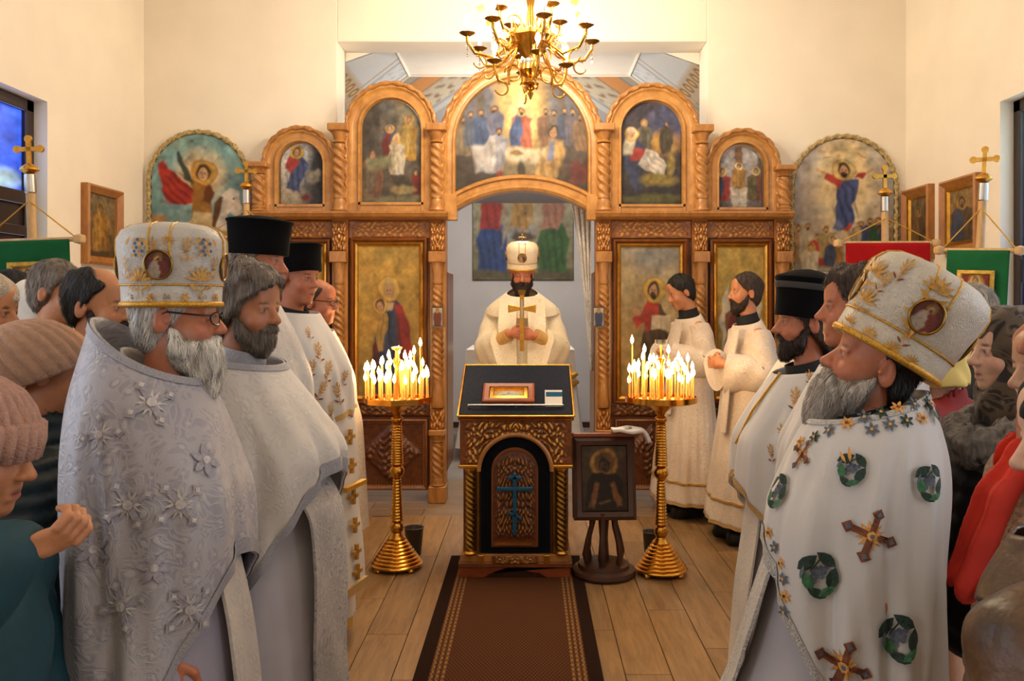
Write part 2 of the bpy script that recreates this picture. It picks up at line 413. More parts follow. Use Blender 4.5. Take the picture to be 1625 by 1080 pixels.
def panel(name, cv, x0, x1, bot, top, y, mat, parent, Mx=None, thick=.008, zlo=None, zhi=None, flipx=False):
    """flat picture in the XZ plane facing -Y, with board thickness; bot/top are functions of u or numbers"""
    nu, nv = cv.w, cv.h
    if min(nu, nv) > 24: cv.finish()
    u = np.linspace(0, 1, nu); v = np.linspace(0, 1, nv)
    b = np.array([bot(t) if callable(bot) else bot for t in u]); tp = np.array([top(t) if callable(top) else top for t in u])
    zl = b.min() if zlo is None else zlo; zh = tp.max() if zhi is None else zhi
    zz = b[None, :] * (1 - v[:, None]) + tp[None, :] * v[:, None]; uu = np.tile(u, (nv, 1)); xx = x0 + (x1 - x0) * uu
    Vf = np.stack([xx, np.full_like(xx, y), zz], -1).reshape(-1, 3)
    cols = cv.sample(1 - uu if flipx else uu, (zz - zl) / (zh - zl)).reshape(-1, 3)
    idx = np.arange(nu * nv).reshape(nv, nu)
    F = np.stack([idx[:-1, :-1], idx[:-1, 1:], idx[1:, 1:], idx[1:, :-1]], -1).reshape(-1, 4)
    ring = np.concatenate([idx[0, :], idx[1:, -1], idx[-1, -2::-1], idx[-2:0:-1, 0]])
    n0 = len(Vf); Vb = Vf[ring] + np.array([0, thick, 0]); Vf = np.vstack([Vf, Vb]); cols = np.vstack([cols, cols[ring] * .5])
    m = len(ring); k = np.arange(m); Fs = np.stack([ring[(k + 1) % m], ring[k], n0 + k, n0 + (k + 1) % m], -1)
    F = np.vstack([F, Fs])
    if Mx is not None:
        A = np.array(Mx); Vf = Vf @ A[:3, :3].T + A[:3, 3]
    me = np_mesh(name, Vf, F, smooth=False); set_col(me, cols * (.68 if mat is M['paint'] else .85)); return mkobj(name, me, mat, parent)

def relief(name, x0, x1, z0, z1, y, fn, depth, mat, parent, nx=40, nz=40, Mx=None, gold=1.0, back=.02):
    """carved relief panel facing -Y; fn(u,v)->height 0..1 (arrays)"""
    u, v = np.meshgrid(np.linspace(0, 1, nx), np.linspace(0, 1, nz)); h = np.clip(fn(u, v), 0, 1)
    V = np.stack([x0 + (x1 - x0) * u, y - depth * h, z0 + (z1 - z0) * v], -1).reshape(-1, 3)
    idx = np.arange(nx * nz).reshape(nz, nx); F = np.stack([idx[:-1, :-1], idx[:-1, 1:], idx[1:, 1:], idx[1:, :-1]], -1).reshape(-1, 4)
    ring = np.concatenate([idx[0, :], idx[1:, -1], idx[-1, -2::-1], idx[-2:0:-1, 0]]); n0 = len(V); Vb = V[ring].copy(); Vb[:, 1] = y + back
    m = len(ring); k = np.arange(m); F = np.vstack([F, np.stack([ring[(k+1) % m], ring[k], n0 + k, n0 + (k+1) % m], -1)]); V = np.vstack([V, Vb])
    g = np.clip((h.ravel() - .55) / .4, 0, 1) * gold; cols = np.zeros((len(V), 3)); cols[:n0] = g[:, None]
    if Mx is not None:
        A = np.array(Mx); V = V @ A[:3, :3].T + A[:3, 3]
    me = np_mesh(name, V, F, True); set_col(me, cols); return mkobj(name, me, mat, parent)

def scroll(a, b, sym=True):
    def f(u, v):
        w = abs(u - .5) * 2 if sym else u
        p = np.sin(w * a + 2.0 * np.sin(v * b * .8)) * np.cos(v * b + 1.7 * np.sin(w * a * .7))
        q = np.sin(w * a * 2.1 + v * b * 1.3) * .3
        e = np.minimum(np.minimum(u, 1 - u) * 14, np.minimum(v, 1 - v) * 14); return np.clip(abs(p + q) * 1.1, 0, 1) * np.clip(e - .4, 0, 1)
    return f
# ================================================================== THE ROOM
def structure(o): o['kind'] = 'structure'; return o
YN = -3.2                                              # rear wall of the nave
fl = MB().box(XL - .3, XR + .3, YN, 10.6, -.12, -.012).build('floor', M['floor_joint']); structure(fl)
# floor boards that can be told apart; the near ones outside the frame are left to the sub floor's last board rows
def plank_mesh(w, l, along_y):
    a, b = (w, l) if along_y else (l, w); g = .0018
    m = MB().box(g, a - g, g, b - g, -.012, 0).build('plank', M['floor_wood'] if along_y else M['floor_wood_x'], None, bevel=.0012)
    me = m.data; bpy.data.objects.remove(m); return me
pl_full = plank_mesh(.195, 1.2, True)
def put_plank(me, x, y):
    o = bpy.data.objects.new('plank', me); COL.objects.link(o); o.parent = fl; o.location = (x, y, 0)
cache = {}
x = XL; ci = 0
while x < XR:
    off = (ci * .47) % 1.2; y = -.1 - off
    near = YN
    while y < 6.03:
        y1 = min(y + 1.2, 6.03)
        # only boards that the open aisle can show
        if y1 > 2.4:
            L = round(y1 - y, 3)
            if L > .03:
                if L not in cache: cache[L] = pl_full if abs(L - 1.2) < .002 else plank_mesh(.195, L, True)
                put_plank(cache[L], x, y)
        y = y1
    x += .195; ci += 1
pl_x = plank_mesh(.21, 1.3, False)
for r in range(6):                                     # cross laid boards under and behind the screen
    x = -2.1 - (r * .41 % 1.3)
    while x < 2.2: put_plank(pl_x, x, 6.03 + r * .21); x += 1.3
structure(MB().box(-1.9, 1.85, 7.29, 10.5, -.012, 0).build('floor_sanctuary', M_plain('stone_floor', '#8b8480', .5, var=.12, scale=5)))
MB().box(XL, XR, YN, -.1, -.012, 0).build('floor_entry', M['floor_wood']); structure(bpy.data.objects['floor_entry'])
MB().box(XL, XR, -.1, 2.42, -.0125, -.001).build('floor_near', M['floor_wood']); structure(bpy.data.objects['floor_near'])

ZW0, ZW1 = .85, 2.86
def side_wall(name, x, sgn):
    m = MB(); t = .3; a, b = sorted((x, x + sgn * t)); ys = [YN]
    for (wa, wb) in sorted(WIN):
        m.box(a, b, ys[-1], wa, 0, ZC); m.box(a, b, wa, wb, 0, ZW0); m.box(a, b, wa, wb, ZW1, ZC); ys.append(wb)
    m.box(a, b, ys[-1], YB + .3, 0, ZC); return structure(m.build(name, M['plaster']))
side_wall('wall_left', XL, -1); side_wall('wall_right', XR, 1)
OX0, OX1, OZ = X(535, YB), X(1122, YB), Z(66, YB)      # opening to the sanctuary
m = MB(); m.box(XL - .3, OX0, YB, YB + .3, 0, ZC); m.box(OX1, XR + .3, YB, YB + .3, 0, ZC); m.box(OX0, OX1, YB, YB + .3, OZ, ZC)
structure(m.build('wall_back', M['plaster'], bevel=.006))
structure(MB().box(XL - .3, XR + .3, YN - .2, YN, 0, ZC).build('wall_rear', M['plaster']))
structure(MB().box(XL - .3, XR + .3, YN - .2, YB + .3, ZC, ZC + .15).build('ceiling', M['ceiling_white']))
# sanctuary: walls, painted hip vault
SB = 10.4
m = MB().box(-3.9, 3.9, SB, SB + .2, 0, 3.2); m.box(-3.9, -3.7, YB + .3, SB, 0, 3.6); m.box(3.7, 3.9, YB + .3, SB, 0, 3.6)
m.box(-3.9, 3.9, YB + .3, SB, 3.9, 4.0); m.box(-3.9, OX0, YB + .28, YB + .3, 3, 3.9)
structure(m.build('wall_sanctuary', M['plaster_grey']))
structure(MB().box(-3.7, 3.7, SB - .02, SB, 0, .07).build('baseboard_sanctuary', M['walnut']))
# flat crown of the vault and its three sloping cells, painted with ornament bands
cx = -.1; zt = 3.74; ya, yb_ = YB + .3, 7.8; hw = 1.05; k = .35; T = 2.7
structure(MB().box(cx - hw, cx + hw, ya, yb_, zt, zt + .05).build('ceiling_crown', M['ceiling_white']))
def vault_cell(name, P00, P10, P11, P01, fn, nu=90, nv=70):
    P = [np.array(p) for p in (P00, P10, P11, P01)]; u, v = np.meshgrid(np.linspace(0, 1, nu), np.linspace(0, 1, nv)); u_ = u[..., None]; v_ = v[..., None]
    V = (P[0]*(1-u_)*(1-v_) + P[1]*u_*(1-v_) + P[2]*u_*v_ + P[3]*(1-u_)*v_).reshape(-1, 3)
    i = np.arange(nu * nv).reshape(nv, nu); F = np.stack([i[:-1, :-1], i[:-1, 1:], i[1:, 1:], i[1:, :-1]], -1).reshape(-1, 4)
    me = np_mesh(name, V, F); set_col(me, fn(V)); return structure(mkobj(name, me, M['paint_wall']))
def band(d, a, b): return np.clip((d - a) / .012 + .5, 0, 1) * np.clip((b - d) / .012 + .5, 0, 1)
def lay(c, m, col): return c * (1 - m[:, None]) + np.array(C(col)) * m[:, None]
def side_paint(V):
    d = (abs(V[:, 0] - cx) - hw); yy = V[:, 1]; h = ((yy - yb_) - d) * -.707      # distance from the hip line
    c = np.tile(C('#cfd2d4'), (len(V), 1)); s = (d + (yy - yb_)) * .707
    for a, b, col in ((.0, .03, '#f1e8da'), (.06, .09, '#a9b0b6'), (.3, .33, '#a9b0b6'), (.38, .40, '#b7a58d')): c = lay(c, band(h, a, b), col)
    orn = np.sin(s * 34) * np.sin(h * 46 + np.sin(s * 17)); c = lay(c, np.clip(orn, 0, 1) * band(h, .1, .3) * .4, '#8b939c')
    c = lay(c, band(d, .42, 1.6) * .75, '#c3a47c')
    md = np.hypot((d - .52) / .075, ((h / .115) % 1 - .5) / .42); c = lay(c, np.clip((1 - md) * 4, 0, 1), '#8a6a3d'); c = lay(c, np.clip((.6 - md) * 4, 0, 1), '#d9b27c')
    w = band(d, .66, 3) ; c = lay(c, w * np.clip(np.sin(h * 70), 0, 1) * .7, '#7f8b97'); c = lay(c, w * np.clip(np.sin(h * 70 + 2.2), 0, 1) * .6, '#b98a57')
    return c
def back_paint(V):
    d = (V[:, 1] - yb_); h = np.minimum((d - (abs(V[:, 0] - cx) - hw)) * .707, 1.2)
    s = (d + abs(V[:, 0] - cx)) * .707; c = np.tile(C('#8d9298'), (len(V), 1))
    for a, b, col in ((0, .02, '#efe6d6'), (.02, .085, '#a89f92'), (.085, .1, '#7d8288'), (.1, .24, '#c68a52'), (.24, .26, '#a3774a'), (.26, .47, '#b3a995'), (.47, .5, '#8b8f93'), (.5, .56, '#a9a79f'), (.56, 3, '#8d8a8c')):
        c = lay(c, band(h, a, b), col)
    fl_ = np.clip(np.sin(s * 30 + np.sin(h * 60)) * np.sin(h * 44), 0, 1) * band(h, .27, .46); c = lay(c, fl_, '#7a5a44')
    return c
for sg in (-1, 1):
    a0 = (cx + sg * hw, ya, zt); a1 = (cx + sg * hw, yb_, zt)
    b1 = (cx + sg * (hw + T), yb_ + T, zt - k * T); b0 = (cx + sg * (hw + T), ya, zt - k * T)
    vault_cell('ceiling_slope', a0, a1, b1, b0, side_paint, 110, 110)
vault_cell('ceiling_slope', (cx - hw, yb_, zt), (cx + hw, yb_, zt), (cx + hw + T, yb_ + T, zt - k * T), (cx - hw - T, yb_ + T, zt - k * T), back_paint, 190, 110)
for sg in (-1, 1):     # white plaster ribs along the crown
    m = MB().tube([(cx + sg * hw, ya, zt - .004), (cx + sg * hw, yb_, zt - .004)], .014, 6); m.tube([(cx + sg * hw, yb_, zt - .004), (cx + sg * (hw + T), yb_ + T, zt - k * T - .004)], .014, 6)
    structure(m.build('trim_' + ('1' if sg < 0 else '2'), M['ceiling_white']))
gp = [(cx - hw, zt), (cx + hw, zt), (cx + hw + T, zt - k * T), (cx + hw + T, 4.0), (cx - hw - T, 4.0), (cx - hw - T, zt - k * T)]
structure(MB().prism(gp, ya - .001, ya + .03).build('wall_gable', M['ceiling_white']))
structure(MB().tube([(cx - hw, yb_, zt - .004), (cx + hw, yb_, zt - .004)], .014, 6).build('trim_3', M['ceiling_white']))

# ---------------------------------------------------------------- windows
def window(n, x, sgn, wa, wb, blue):
    r = structure(empty('window_%d' % n, (x + sgn * .12, (wa + wb) / 2, ZW0))); h = ZW1 - ZW0; w = (wb - wa) / 2
    Rt = Matrix.Rotation(PI / 2 * (-1 if sgn > 0 else 1), 4, 'Z')
    fr = MB(); f = .075
    for (a, b, c, d) in ((-w, -w + f, 0, h), (w - f, w, 0, h), (-w, w, 0, f), (-w, w, h - f, h)): fr.box(a, b, -.035, .035, c, d)
    if blue: fr.box(-w, w, -.04, .035, 1.34, 1.42); fr.box(-w, w, -.04, .035, 1.14, 1.2)
    else: fr.box(-.04, .04, -.035, .035, 0, h)
    o = fr.build('window_frame', M['window_wood'], r, bevel=.004); o.rotation_euler = (0, 0, PI / 2)
    if blue == 1:
        cv = Cv(60, 50, '#2a4fd0', '#3f63e6').noise(.25, 7); cv.ell(.2, .45, .5, .7, '#5b83ff', .9, a=.7); cv.ell(.12, .5, .12, .16, '#b7d4f2', .5).ell(.12, .2, .15, .35, '#9fc0f0', .6); cv.ell(.4, .2, .06, .3, '#7fa0ee', .8, .5); cv.ell(.85, .12, .12, .12, '#9ab8c8', .9); cv.noise(.18, 13)
        # the picture is mirrored so that its figure stands on the side nearer the nave
        panel('pane', cv, -w + f, w - f, 1.42, h - f, 0, M['stained_glass'], r, Matrix.Rotation(PI / 2, 4, 'Z'))
        o = MB().box(-w + f, w - f, -.006, .006, f, 1.34).build('lower_panel', M['window_wood'], r); o.rotation_euler = (0, 0, PI / 2)
    else:
        cv = Cv(60, 70, '#4a78c8', '#a8dcf5').noise(.15, 6); cv.ell(.2, .3, .2, .4, '#3b5fc0', .9).ell(.45, .8, .3, .3, '#c5ecfb', .9).ell(.75, .5, .2, .5, '#5a86d8', .9)
        panel('pane', cv, -w + f, w - f, f, h - f, 0, M['stained_glass'], r, Matrix.Rotation(-PI / 2, 4, 'Z'))
        hd = MB().cbox((-.03, .5, .98), (.02, .03, .1)); hd.tube([(-.03, .5, .98), (-.075, .5, .98), (-.08, .5, .95), (-.08, .5, .84)], .011, 8)
        hd.build('window_handle', M['rubber'], r, smooth=40)
    return r
window(1, XL, -1, *WIN[0], 1); window(2, XR, 1, *WIN[0], 0)

# ================================================================== ICONOSTASIS
IY = 6.5
ico = empty('iconostasis', (0, IY, 0)); tag(ico, 'carved golden oak iconostasis screen with twisted columns and arched icons', 'altar screen')
def ix(p): return X(p, IY)
def iz(p): return Z(p, IY)
def twisted(name, x, z0, z1, r, parent, mat, yb=-.07, cap=True, turns=None, lobes=3, abacus=.05):
    h = z1 - z0; turns = turns or h / (r * 2.0); n = 24; m = MB()
    zs = np.linspace(0, 1, max(14, int(turns * 10)))
    V = []; F = []
    bb = z0 + .16 * h if cap else z0; bt = z1 - .20 * h if cap else z1
    for i, q in enumerate(zs):
        en = min(1, min(q, 1 - q) * 9)
        for j in range(n):
            t = 2 * PI * j / n; rr = r * (.84 + .18 * en * math.cos(lobes * t + 2 * PI * turns * q))
            V.append((x + rr * math.cos(t), yb + rr * math.sin(t), bb + (bt - bb) * q))
    for i in range(len(zs) - 1):
        for j in range(n): k_ = (j + 1) % n; F.append((i*n+j, i*n+k_, (i+1)*n+k_, (i+1)*n+j))
    m.add(V, F); col = m.build(name, mat, parent, smooth=60)
    if cap:
        c = MB().lathe([(r*1.0, 0), (r*1.15, .02*h), (r*.9, .06*h), (r*1.0, .1*h), (r*.75, .16*h)], 20, (x, yb, z0))
        c.build('column_base', mat, col, smooth=50)
        MB().lathe([(r*.7, -.2*h), (r*1.0, -.18*h), (r*.72, -.15*h), (r*1.05, -.08*h), (r*1.2, -.05*h)], 20, (x, yb, z1)).build('column_neck', mat, col, smooth=50)
        MB().box(x - r*1.45, x + r*1.45, yb - r*1.4, yb + r*1.6, z1 - .055*h, z1 + .02).build('capital', mat, col, bevel=.006)
    return col

# --- upper tier
ZK = iz(338)                                          # top of the cornice
for (p, top, w) in ((415.5, 265, 11), (542, 205, 11), (695, 205, 11), (957, 205, 11), (1111, 207, 11), (1240, 270, 11)):
    twisted('twisted_column', ix(p), ZK, iz(top), w / 200, ico, M['oak'], lobes=3)
def arch_path(x0, x1, zb, zt, n=28):
    r = (x1 - x0) / 2; zs = zt - r; pts = [(x1, zb), (x1, zs)]
    pts += [((x0 + x1) / 2 + r * math.cos(t), zs + r * math.sin(t)) for t in np.linspace(0, PI, n)[1:-1]]
    return pts + [(x0, zs), (x0, zb)]
def resample(path, step):
    P = np.array(path); d = np.r_[0, np.cumsum(np.hypot(*np.diff(P, axis=0).T))]; s = np.arange(0, d[-1], step)
    return np.stack([np.interp(s, d, P[:, 0]), np.interp(s, d, P[:, 1])], 1)
PROF = [(0, -.03), (0, .045), (.012, .06), (.03, .06), (.042, .045), (.05, .04), (.085, .04), (.09, .055), (.108, .055), (.115, .03), (.115, 0)]
def scaled(prof, s): return [(a * s, b) for a, b in prof]
def arched_icon(px0, px1, ptop, ix0, ix1, itop, ibot, cv, label):
    x0, x1, zt = ix(px0), ix(px1), iz(ptop); zb = ZK
    w = ((ix(ix0) - x0) + (x1 - ix(ix1))) / 2
    path = arch_path(x0, x1, zb, zt); f = MB().sweep(path, scaled(PROF, w / .115))
    f.box(x0 + .015, x1 - .015, -.045, .02, zb, iz(ibot)); f.box(x0 + w*.8, x1 - w*.8, -.055, 0, iz(ibot) - .02, iz(ibot))
    fr = f.build('icon_frame', M['oak_light'], ico, smooth=35)
    rp = resample(path, .012); tb = MB().tube([(p[0] * 1.0, -.062, p[1]) for p in rp], .017, 8, lobes=(2, .3, .75)); tb.build('rope_moulding', M['oak'], fr, smooth=70)
    a, b = ix(ix0), ix(ix1); r = (b - a) / 2; ztp = iz(itop)
    top = lambda u: ztp - r + math.sqrt(max(0, r*r - ((2*u - 1) * r) ** 2)); 
    o = panel('icon_painting', cv, a - .004, b + .004, iz(ibot) - .004, top, -.012, M['paint'], fr); tag(o, label); return fr

# picture 1: robed figure in a garden
def cv_garden():
    c = Cv(60, 84, '#3b3c40', '#b9b6b8').noise(.2, 5); c.ell(.15, .75, .4, .4, '#d8d4ce', .9).ell(.85, .5, .25, .5, '#33343a', .7); c.ell(.2, .12, .35, .16, '#b9ac95', .8)
    c.poly([(.12, .28), (.25, .62), (.2, .8), (.5, .78), (.62, .66), (.45, .35), (.4, .22)], '#4a5a8a'); c.folds(.35, .5, .25, .35, '#222a4c', 6, .6); c.poly([(.08, .6), (.2, .8), (.42, .82), (.4, .66), (.22, .52)], '#a83c34'); c.head(.36, .86, .07, '#5a3a22', '#cda07a', 1.6)
    c.ell(.7, .45, .16, .1, '#8b8577', .6).ell(.82, .52, .07, .06, '#9d9686', .6); c.ell(.55, .12, .12, .06, '#7c2a24', .8); return c.noise(.15, 14)
def cv_presentation():
    c = Cv(80, 130, '#4d4438', '#6a655e').noise(.25, 6); c.poly([(0, .4), (.3, .42), (.32, 1), (0, 1)], '#514b44', .05); c.poly([(.6, .5), (.95, .5), (.95, 1), (.6, 1)], '#8b8068', .08)
    c.figure(.8, .42, .42, '#b28a3a', '#cfae5e', '#6a5a4a', 1.5, '#8a8078', w=.36); c.figure(.48, .4, .36, '#46557f', '#7c2f2a', '#54617f', 1.5, w=.4); c.figure(.6, .28, .38, '#d8cdb8', '#c9b99c', '#c8b79a', 1.5, w=.42)
    c.figure(.2, .06, .46, '#8a5f48', '#7a6a56', '#6b4a35', None, w=.45); c.figure(.93, .05, .28, '#7a2620', None, '#4a2c20', None, w=.3); c.poly([(.1, .44), (.5, .46), (.55, .36), (.1, .33)], '#8d8a68', .04)
    c.ell(.65, .22, .16, .05, '#4e4436', .5).ell(.72, .13, .2, .05, '#a08a5c', .5); c.poly([(0, 0), (1, 0), (1, .07), (0, .06)], '#7d7658', .03); return c.noise(.18, 18)
def cv_supper():
    c = Cv(150, 134, '#3c342d', '#766b62').noise(.12, 6)
    for x_ in (.12, .26, .74, .88): c.poly([(x_ - .04, .45), (x_ + .04, .45), (x_ + .04, .95), (x_ - .04, .95)], '#6d7286', .02, .7)
    c.ell(.5, .72, .17, .42, '#f0c97c', .9).ell(.5, .66, .09, .16, '#ffe6a8', .9)
    for (x_, y_, ro, h_) in ((.06, .34, '#8a7a63', .3), (.12, .42, '#5a6274', .28), (.2, .42, '#4c5f86', .3), (.3, .43, '#6b6f8a', .31), (.68, .42, '#8e6a52', .3), (.75, .42, '#75685c', .29), (.82, .42, '#4f5870', .3), (.89, .42, '#6b6570', .3), (.95, .38, '#8c6f53', .3)):
        c.figure(x_, y_, h_, ro, None, '#4a3626', None, '#3c2a1c', w=.42)
    c.figure(.5, .38, .36, '#b8674f', '#4f68a0', '#5a3520', 1.5, '#4a2c1a', w=.5, halo_c='#f4d890')
    c.poly([(.3, .4), (.7, .4), (.76, .27), (.26, .27)], '#e2cfae', .03); c.poly([(.36, .28), (.64, .28), (.62, .08), (.4, .06)], '#8d8064', .06); c.ell(.5, .2, .03, .1, '#4a4336', .5).ell(.46, .35, .05, .018, '#9a7b4a', .5)
    c.figure(.3, .2, .36, '#a9a7b0', '#cdc6c2', '#5a3a26', None, '#4a3020', w=.5, lean=.03); c.poly([(.27, .12), (.36, .22), (.38, .08), (.34, .04)], '#ad3a2c', .03)
    c.poly([(.58, .06), (.64, .3), (.72, .46), (.82, .46), (.83, .34), (.76, .16), (.66, .05)], '#c8a56a', .03); c.folds(.72, .26, .14, .22, '#7d5f33', 6, .5); c.poly([(.68, .3), (.72, .44), (.76, .45), (.74, .3)], '#6a86b8', .02, .8); c.head(.74, .52, .045, '#3a2a1d', '#b98d66')
    c.poly([(.16, .2), (.12, .42), (.24, .42), (.26, .22)], '#c9c4c4', .03); c.ell(.93, .2, .06, .1, '#6e2f2a', .8); return c.noise(.12, 20)
def cv_nativity():
    c = Cv(80, 130, '#2e2a26', '#4a4450').noise(.25, 6); c.ell(.8, .78, .3, .2, '#55597c', .8).ell(.7, .6, .25, .1, '#c99a4a', .9); c.figure(.4, .5, .34, '#6f6a5a', '#5c584e', '#7a7060', 1.2, '#9a9284', w=.4); c.figure(.75, .5, .3, '#5b5040', None, '#5a4a3a', None, '#4a3a2a', w=.4)
    c.poly([(.06, .4), (.1, .6), (.25, .66), (.42, .56), (.42, .46), (.3, .3), (.36, .16), (.24, .14), (.1, .3)], '#39415f', .02); c.poly([(.12, .5), (.2, .56), (.46, .54), (.4, .46), (.2, .43)], '#a83a2c', .02); c.poly([(.02, .5), (.1, .66), (.26, .64), (.2, .5)], '#cdbfa4', .03); c.head(.19, .69, .045, '#d8cbb4', '#d0a680', 1.4)
    c.poly([(.3, .4), (.42, .54), (.62, .5), (.74, .38), (.72, .28), (.5, .32)], '#dcd2c4', .02); c.folds(.55, .4, .2, .12, '#9a8f80', 6, .5, 1); c.ell(.62, .25, .3, .06, '#8d7b3a', .6).ell(.82, .4, .07, .1, '#9a8648', .6); c.ell(.5, .06, .5, .05, '#5d5a30', .7); return c.noise(.2, 18)
def cv_three(w_=62, h_=86, cols=('#9c3a34', '#a07a3c', '#7a4a44'), bg=('#6c6660', '#c4bfc0')):
    c = Cv(w_, h_, *bg).noise(.12, 6)
    for x_ in (.02, .98): c.poly([(x_ - .08, .3), (x_ + .08, .3), (x_ + .08, 1), (x_ - .08, 1)], '#6b5c4e', .04)
    c.poly([(.42, .6), (.58, .6), (.58, 1), (.42, 1)], '#8c6a4c', .04); c.figure(.5, .3, .42, cols[1], '#b6894a', '#4a3020', 1.7, w=.5, halo_c='#f2dca0'); c.figure(.14, .12, .52, cols[0], '#3f4d6e', '#4a3020', 1.6, w=.5, halo_c='#e8d49a'); c.figure(.86, .12, .52, cols[2], '#6c6640', '#4a3020', 1.6, w=.5, halo_c='#e8d49a')
    c.poly([(.32, .34), (.68, .34), (.66, .02), (.36, .02)], '#cfc4b2', .03).ell(.5, .33, .08, .02, '#8a6a3a', .5); return c.noise(.14, 16)
arched_icon(422, 535, 205, 447, 517, 228, 325, cv_garden(), 'painting of a blue robed figure in a garden with a lamb')
arched_icon(552, 692, 135, 574, 667, 160, 322, cv_presentation(), 'painting of a temple scene with a white robed child')
arched_icon(962, 1105, 138, 985, 1080, 163, 325, cv_nativity(), 'painting of a night scene with a swaddled infant')
arched_icon(1120, 1232, 209, 1136, 1208, 233, 330, cv_three(), 'painting of three haloed figures at a white table')

# central arch with the supper painting above the doorway
x0, x1 = ix(703), ix(953); zt = iz(103); zb = iz(338)
path = arch_path(x0, x1, zb, zt, 44); w = .105
f = MB().sweep(path, scaled(PROF, w / .115)); fr = f.build('icon_frame', M['oak_light'], ico, smooth=35)
tb = MB().tube([(p[0], -.064, p[1]) for p in resample(path, .013)], .02, 8, lobes=(2, .3, .75)); tb.build('rope_moulding', M['oak'], fr, smooth=70)
# doorway arch (segmental)
cxa = (ix(710) + ix(945)) / 2; ha = (ix(945) - ix(710)) / 2; rise = (iz(303) - iz(344)); R = (ha * ha + rise * rise) / (2 * rise); zc_ = iz(303) - R
th0 = math.asin(ha / R); dp = [(cxa + R * math.sin(t), zc_ + R * math.cos(t)) for t in np.linspace(-th0, th0, 40)]
wb_ = .125
f = MB().sweep(dp, [(0, -.1), (0, .04), (.02, .055), (.04, .055), (.05, .04), (.085, .04), (.095, .06), (.115, .06), (wb_, .04), (wb_, 0)]); f.build('doorway_arch', M['oak_light'], ico, smooth=35)
for (q0, q1) in ((704, 726), (930, 952)): MB().box(ix(q0), ix(q1), -.064, .03, ZK - .06, iz(310)).build('spandrel_block', M['oak_light'], ico, bevel=.004)
a, b = ix(723), ix(931); r = (b - a) / 2; zs_ = iz(120) - r; Ro = R + wb_ - .006
o = panel('icon_painting', cv_supper(), a - .006, b + .006, lambda u: zc_ + math.sqrt(Ro*Ro - (a + (b-a)*u - cxa) ** 2), lambda u: zs_ + math.sqrt(max(0, r*r - ((2*u-1)*r) ** 2)), -.012, M['paint'], fr, zlo=iz(312))
tag(o, 'painting of robed men around a supper table')

# --- cornice, frieze, pilasters, lower tier (left wing, right wing)
for (p0, p1) in ((400, 713), (944, 1252)):
    MB().sweep([(ix(p1), ZK - .055), (ix(p0), ZK - .055)], [(0, -.05), (0, .1), (-.015, .13), (-.04, .145), (-.055, .145), (-.055, -.05)]).build('cornice', M['oak'], ico, smooth=30)
ZF = iz(378)                                          # underside of the frieze
BZ = .035
wings = [((403, 428), (528, 553), (683, 708)), ((945, 969), (1098, 1122), (1228, 1251))]
for W in wings:
    for (p0, p1) in W:                                # pilasters: block, capital, twisted shaft, base blocks
        xa, xb = ix(p0), ix(p1); xm = (xa + xb) / 2; hw_ = (xb - xa) / 2
        pil = MB().box(xa, xb, -.03, .12, 0, ZK - .05).build('pilaster', M['oak'], ico, bevel=.004)
        relief('carved_block', xa + .004, xb - .004, iz(402), ZK - .065, -.05, scroll(9, 12), .03, M['carved_oak'], pil, 18, 34)
        twisted('twisted_shaft', xm, iz(645), iz(404), hw_ * .72, pil, M['oak'], yb=-.055, turns=15)
        relief('carved_block', xa + .004, xb - .004, iz(682), iz(647), -.06, scroll(7, 7), .03, M['carved_oak'], pil, 18, 22)
        twisted('twisted_shaft', xm, iz(768), iz(683), hw_ * .72, pil, M['oak'], yb=-.055, turns=5)
        MB().box(xa - .006, xb + .006, -.1, .1, 0, iz(768)).build('plinth', M['oak'], pil, bevel=.006)
def flat_icon(px0, px1, p_top, p_bot, cv, label, gilt=.035):
    xa, xb, za, zb2 = ix(px0), ix(px1), iz(p_bot), iz(p_top)
    m = MB().sweep([(xa, za), (xa, zb2), (xb, zb2), (xb, za)], [(0, -.02), (0, .03), (-.014, .04), (-.03, .015), (-.034, 0)], closed=True); fr_ = m.build('icon_frame', M['oak_dark'], ico, smooth=35)
    g = .03; m = MB().sweep([(xa + g, za + g), (xa + g, zb2 - g), (xb - g, zb2 - g), (xb - g, za + g)], [(0, 0), (0, .022), (-.012, .03), (-gilt + .01, .022), (-gilt, 0)], closed=True); m.build('gilt_moulding', M['gold'], fr_, smooth=35)
    o = panel('icon_painting', cv, xa + g + .02, xb - g - .02, za + g + .02, zb2 - g - .02, -.006, M['paint'], fr_); tag(o, label); return fr_
def cv_mother():
    c = Cv(84, 180, '#a88338', '#c29a45').gold(.3, 30).noise(.15, 6)
    c.poly([(.3, 0), (.28, .35), (.3, .55), (.4, .64), (.62, .64), (.74, .56), (.76, .3), (.72, 0)], '#3d4762', .012); c.poly([(.6, .05), (.62, .4), (.58, .62), (.72, .6), (.82, .46), (.84, .2), (.78, .05)], '#9a2f2a', .012); c.poly([(.24, .05), (.26, .35), (.34, .4), (.36, .05)], '#6b2a22', .012)
    c.folds(.5, .3, .25, .3, '#1e2436', 6, .6); c.poly([(.42, .62), (.58, .62), (.56, .57), (.46, .57)], '#c9b088', .01); c.head(.5, .71, .05, '#b79a5e', '#c79a70', 1.7, halo_c='#dcb458'); c.ell(.5, .73, .085, .055, '#c8ab6a', .3); c.head(.5, .7, .042, '#b99a62', '#c99d74')
    c.poly([(.28, .45), (.3, .56), (.46, .56), (.48, .44), (.42, .3), (.36, .3)], '#c79d4e', .012); c.folds(.38, .44, .1, .12, '#7a5a20', 5, .5); c.head(.36, .6, .034, '#5a3a20', '#c99d74', 1.5, halo_c='#dcb458'); return c
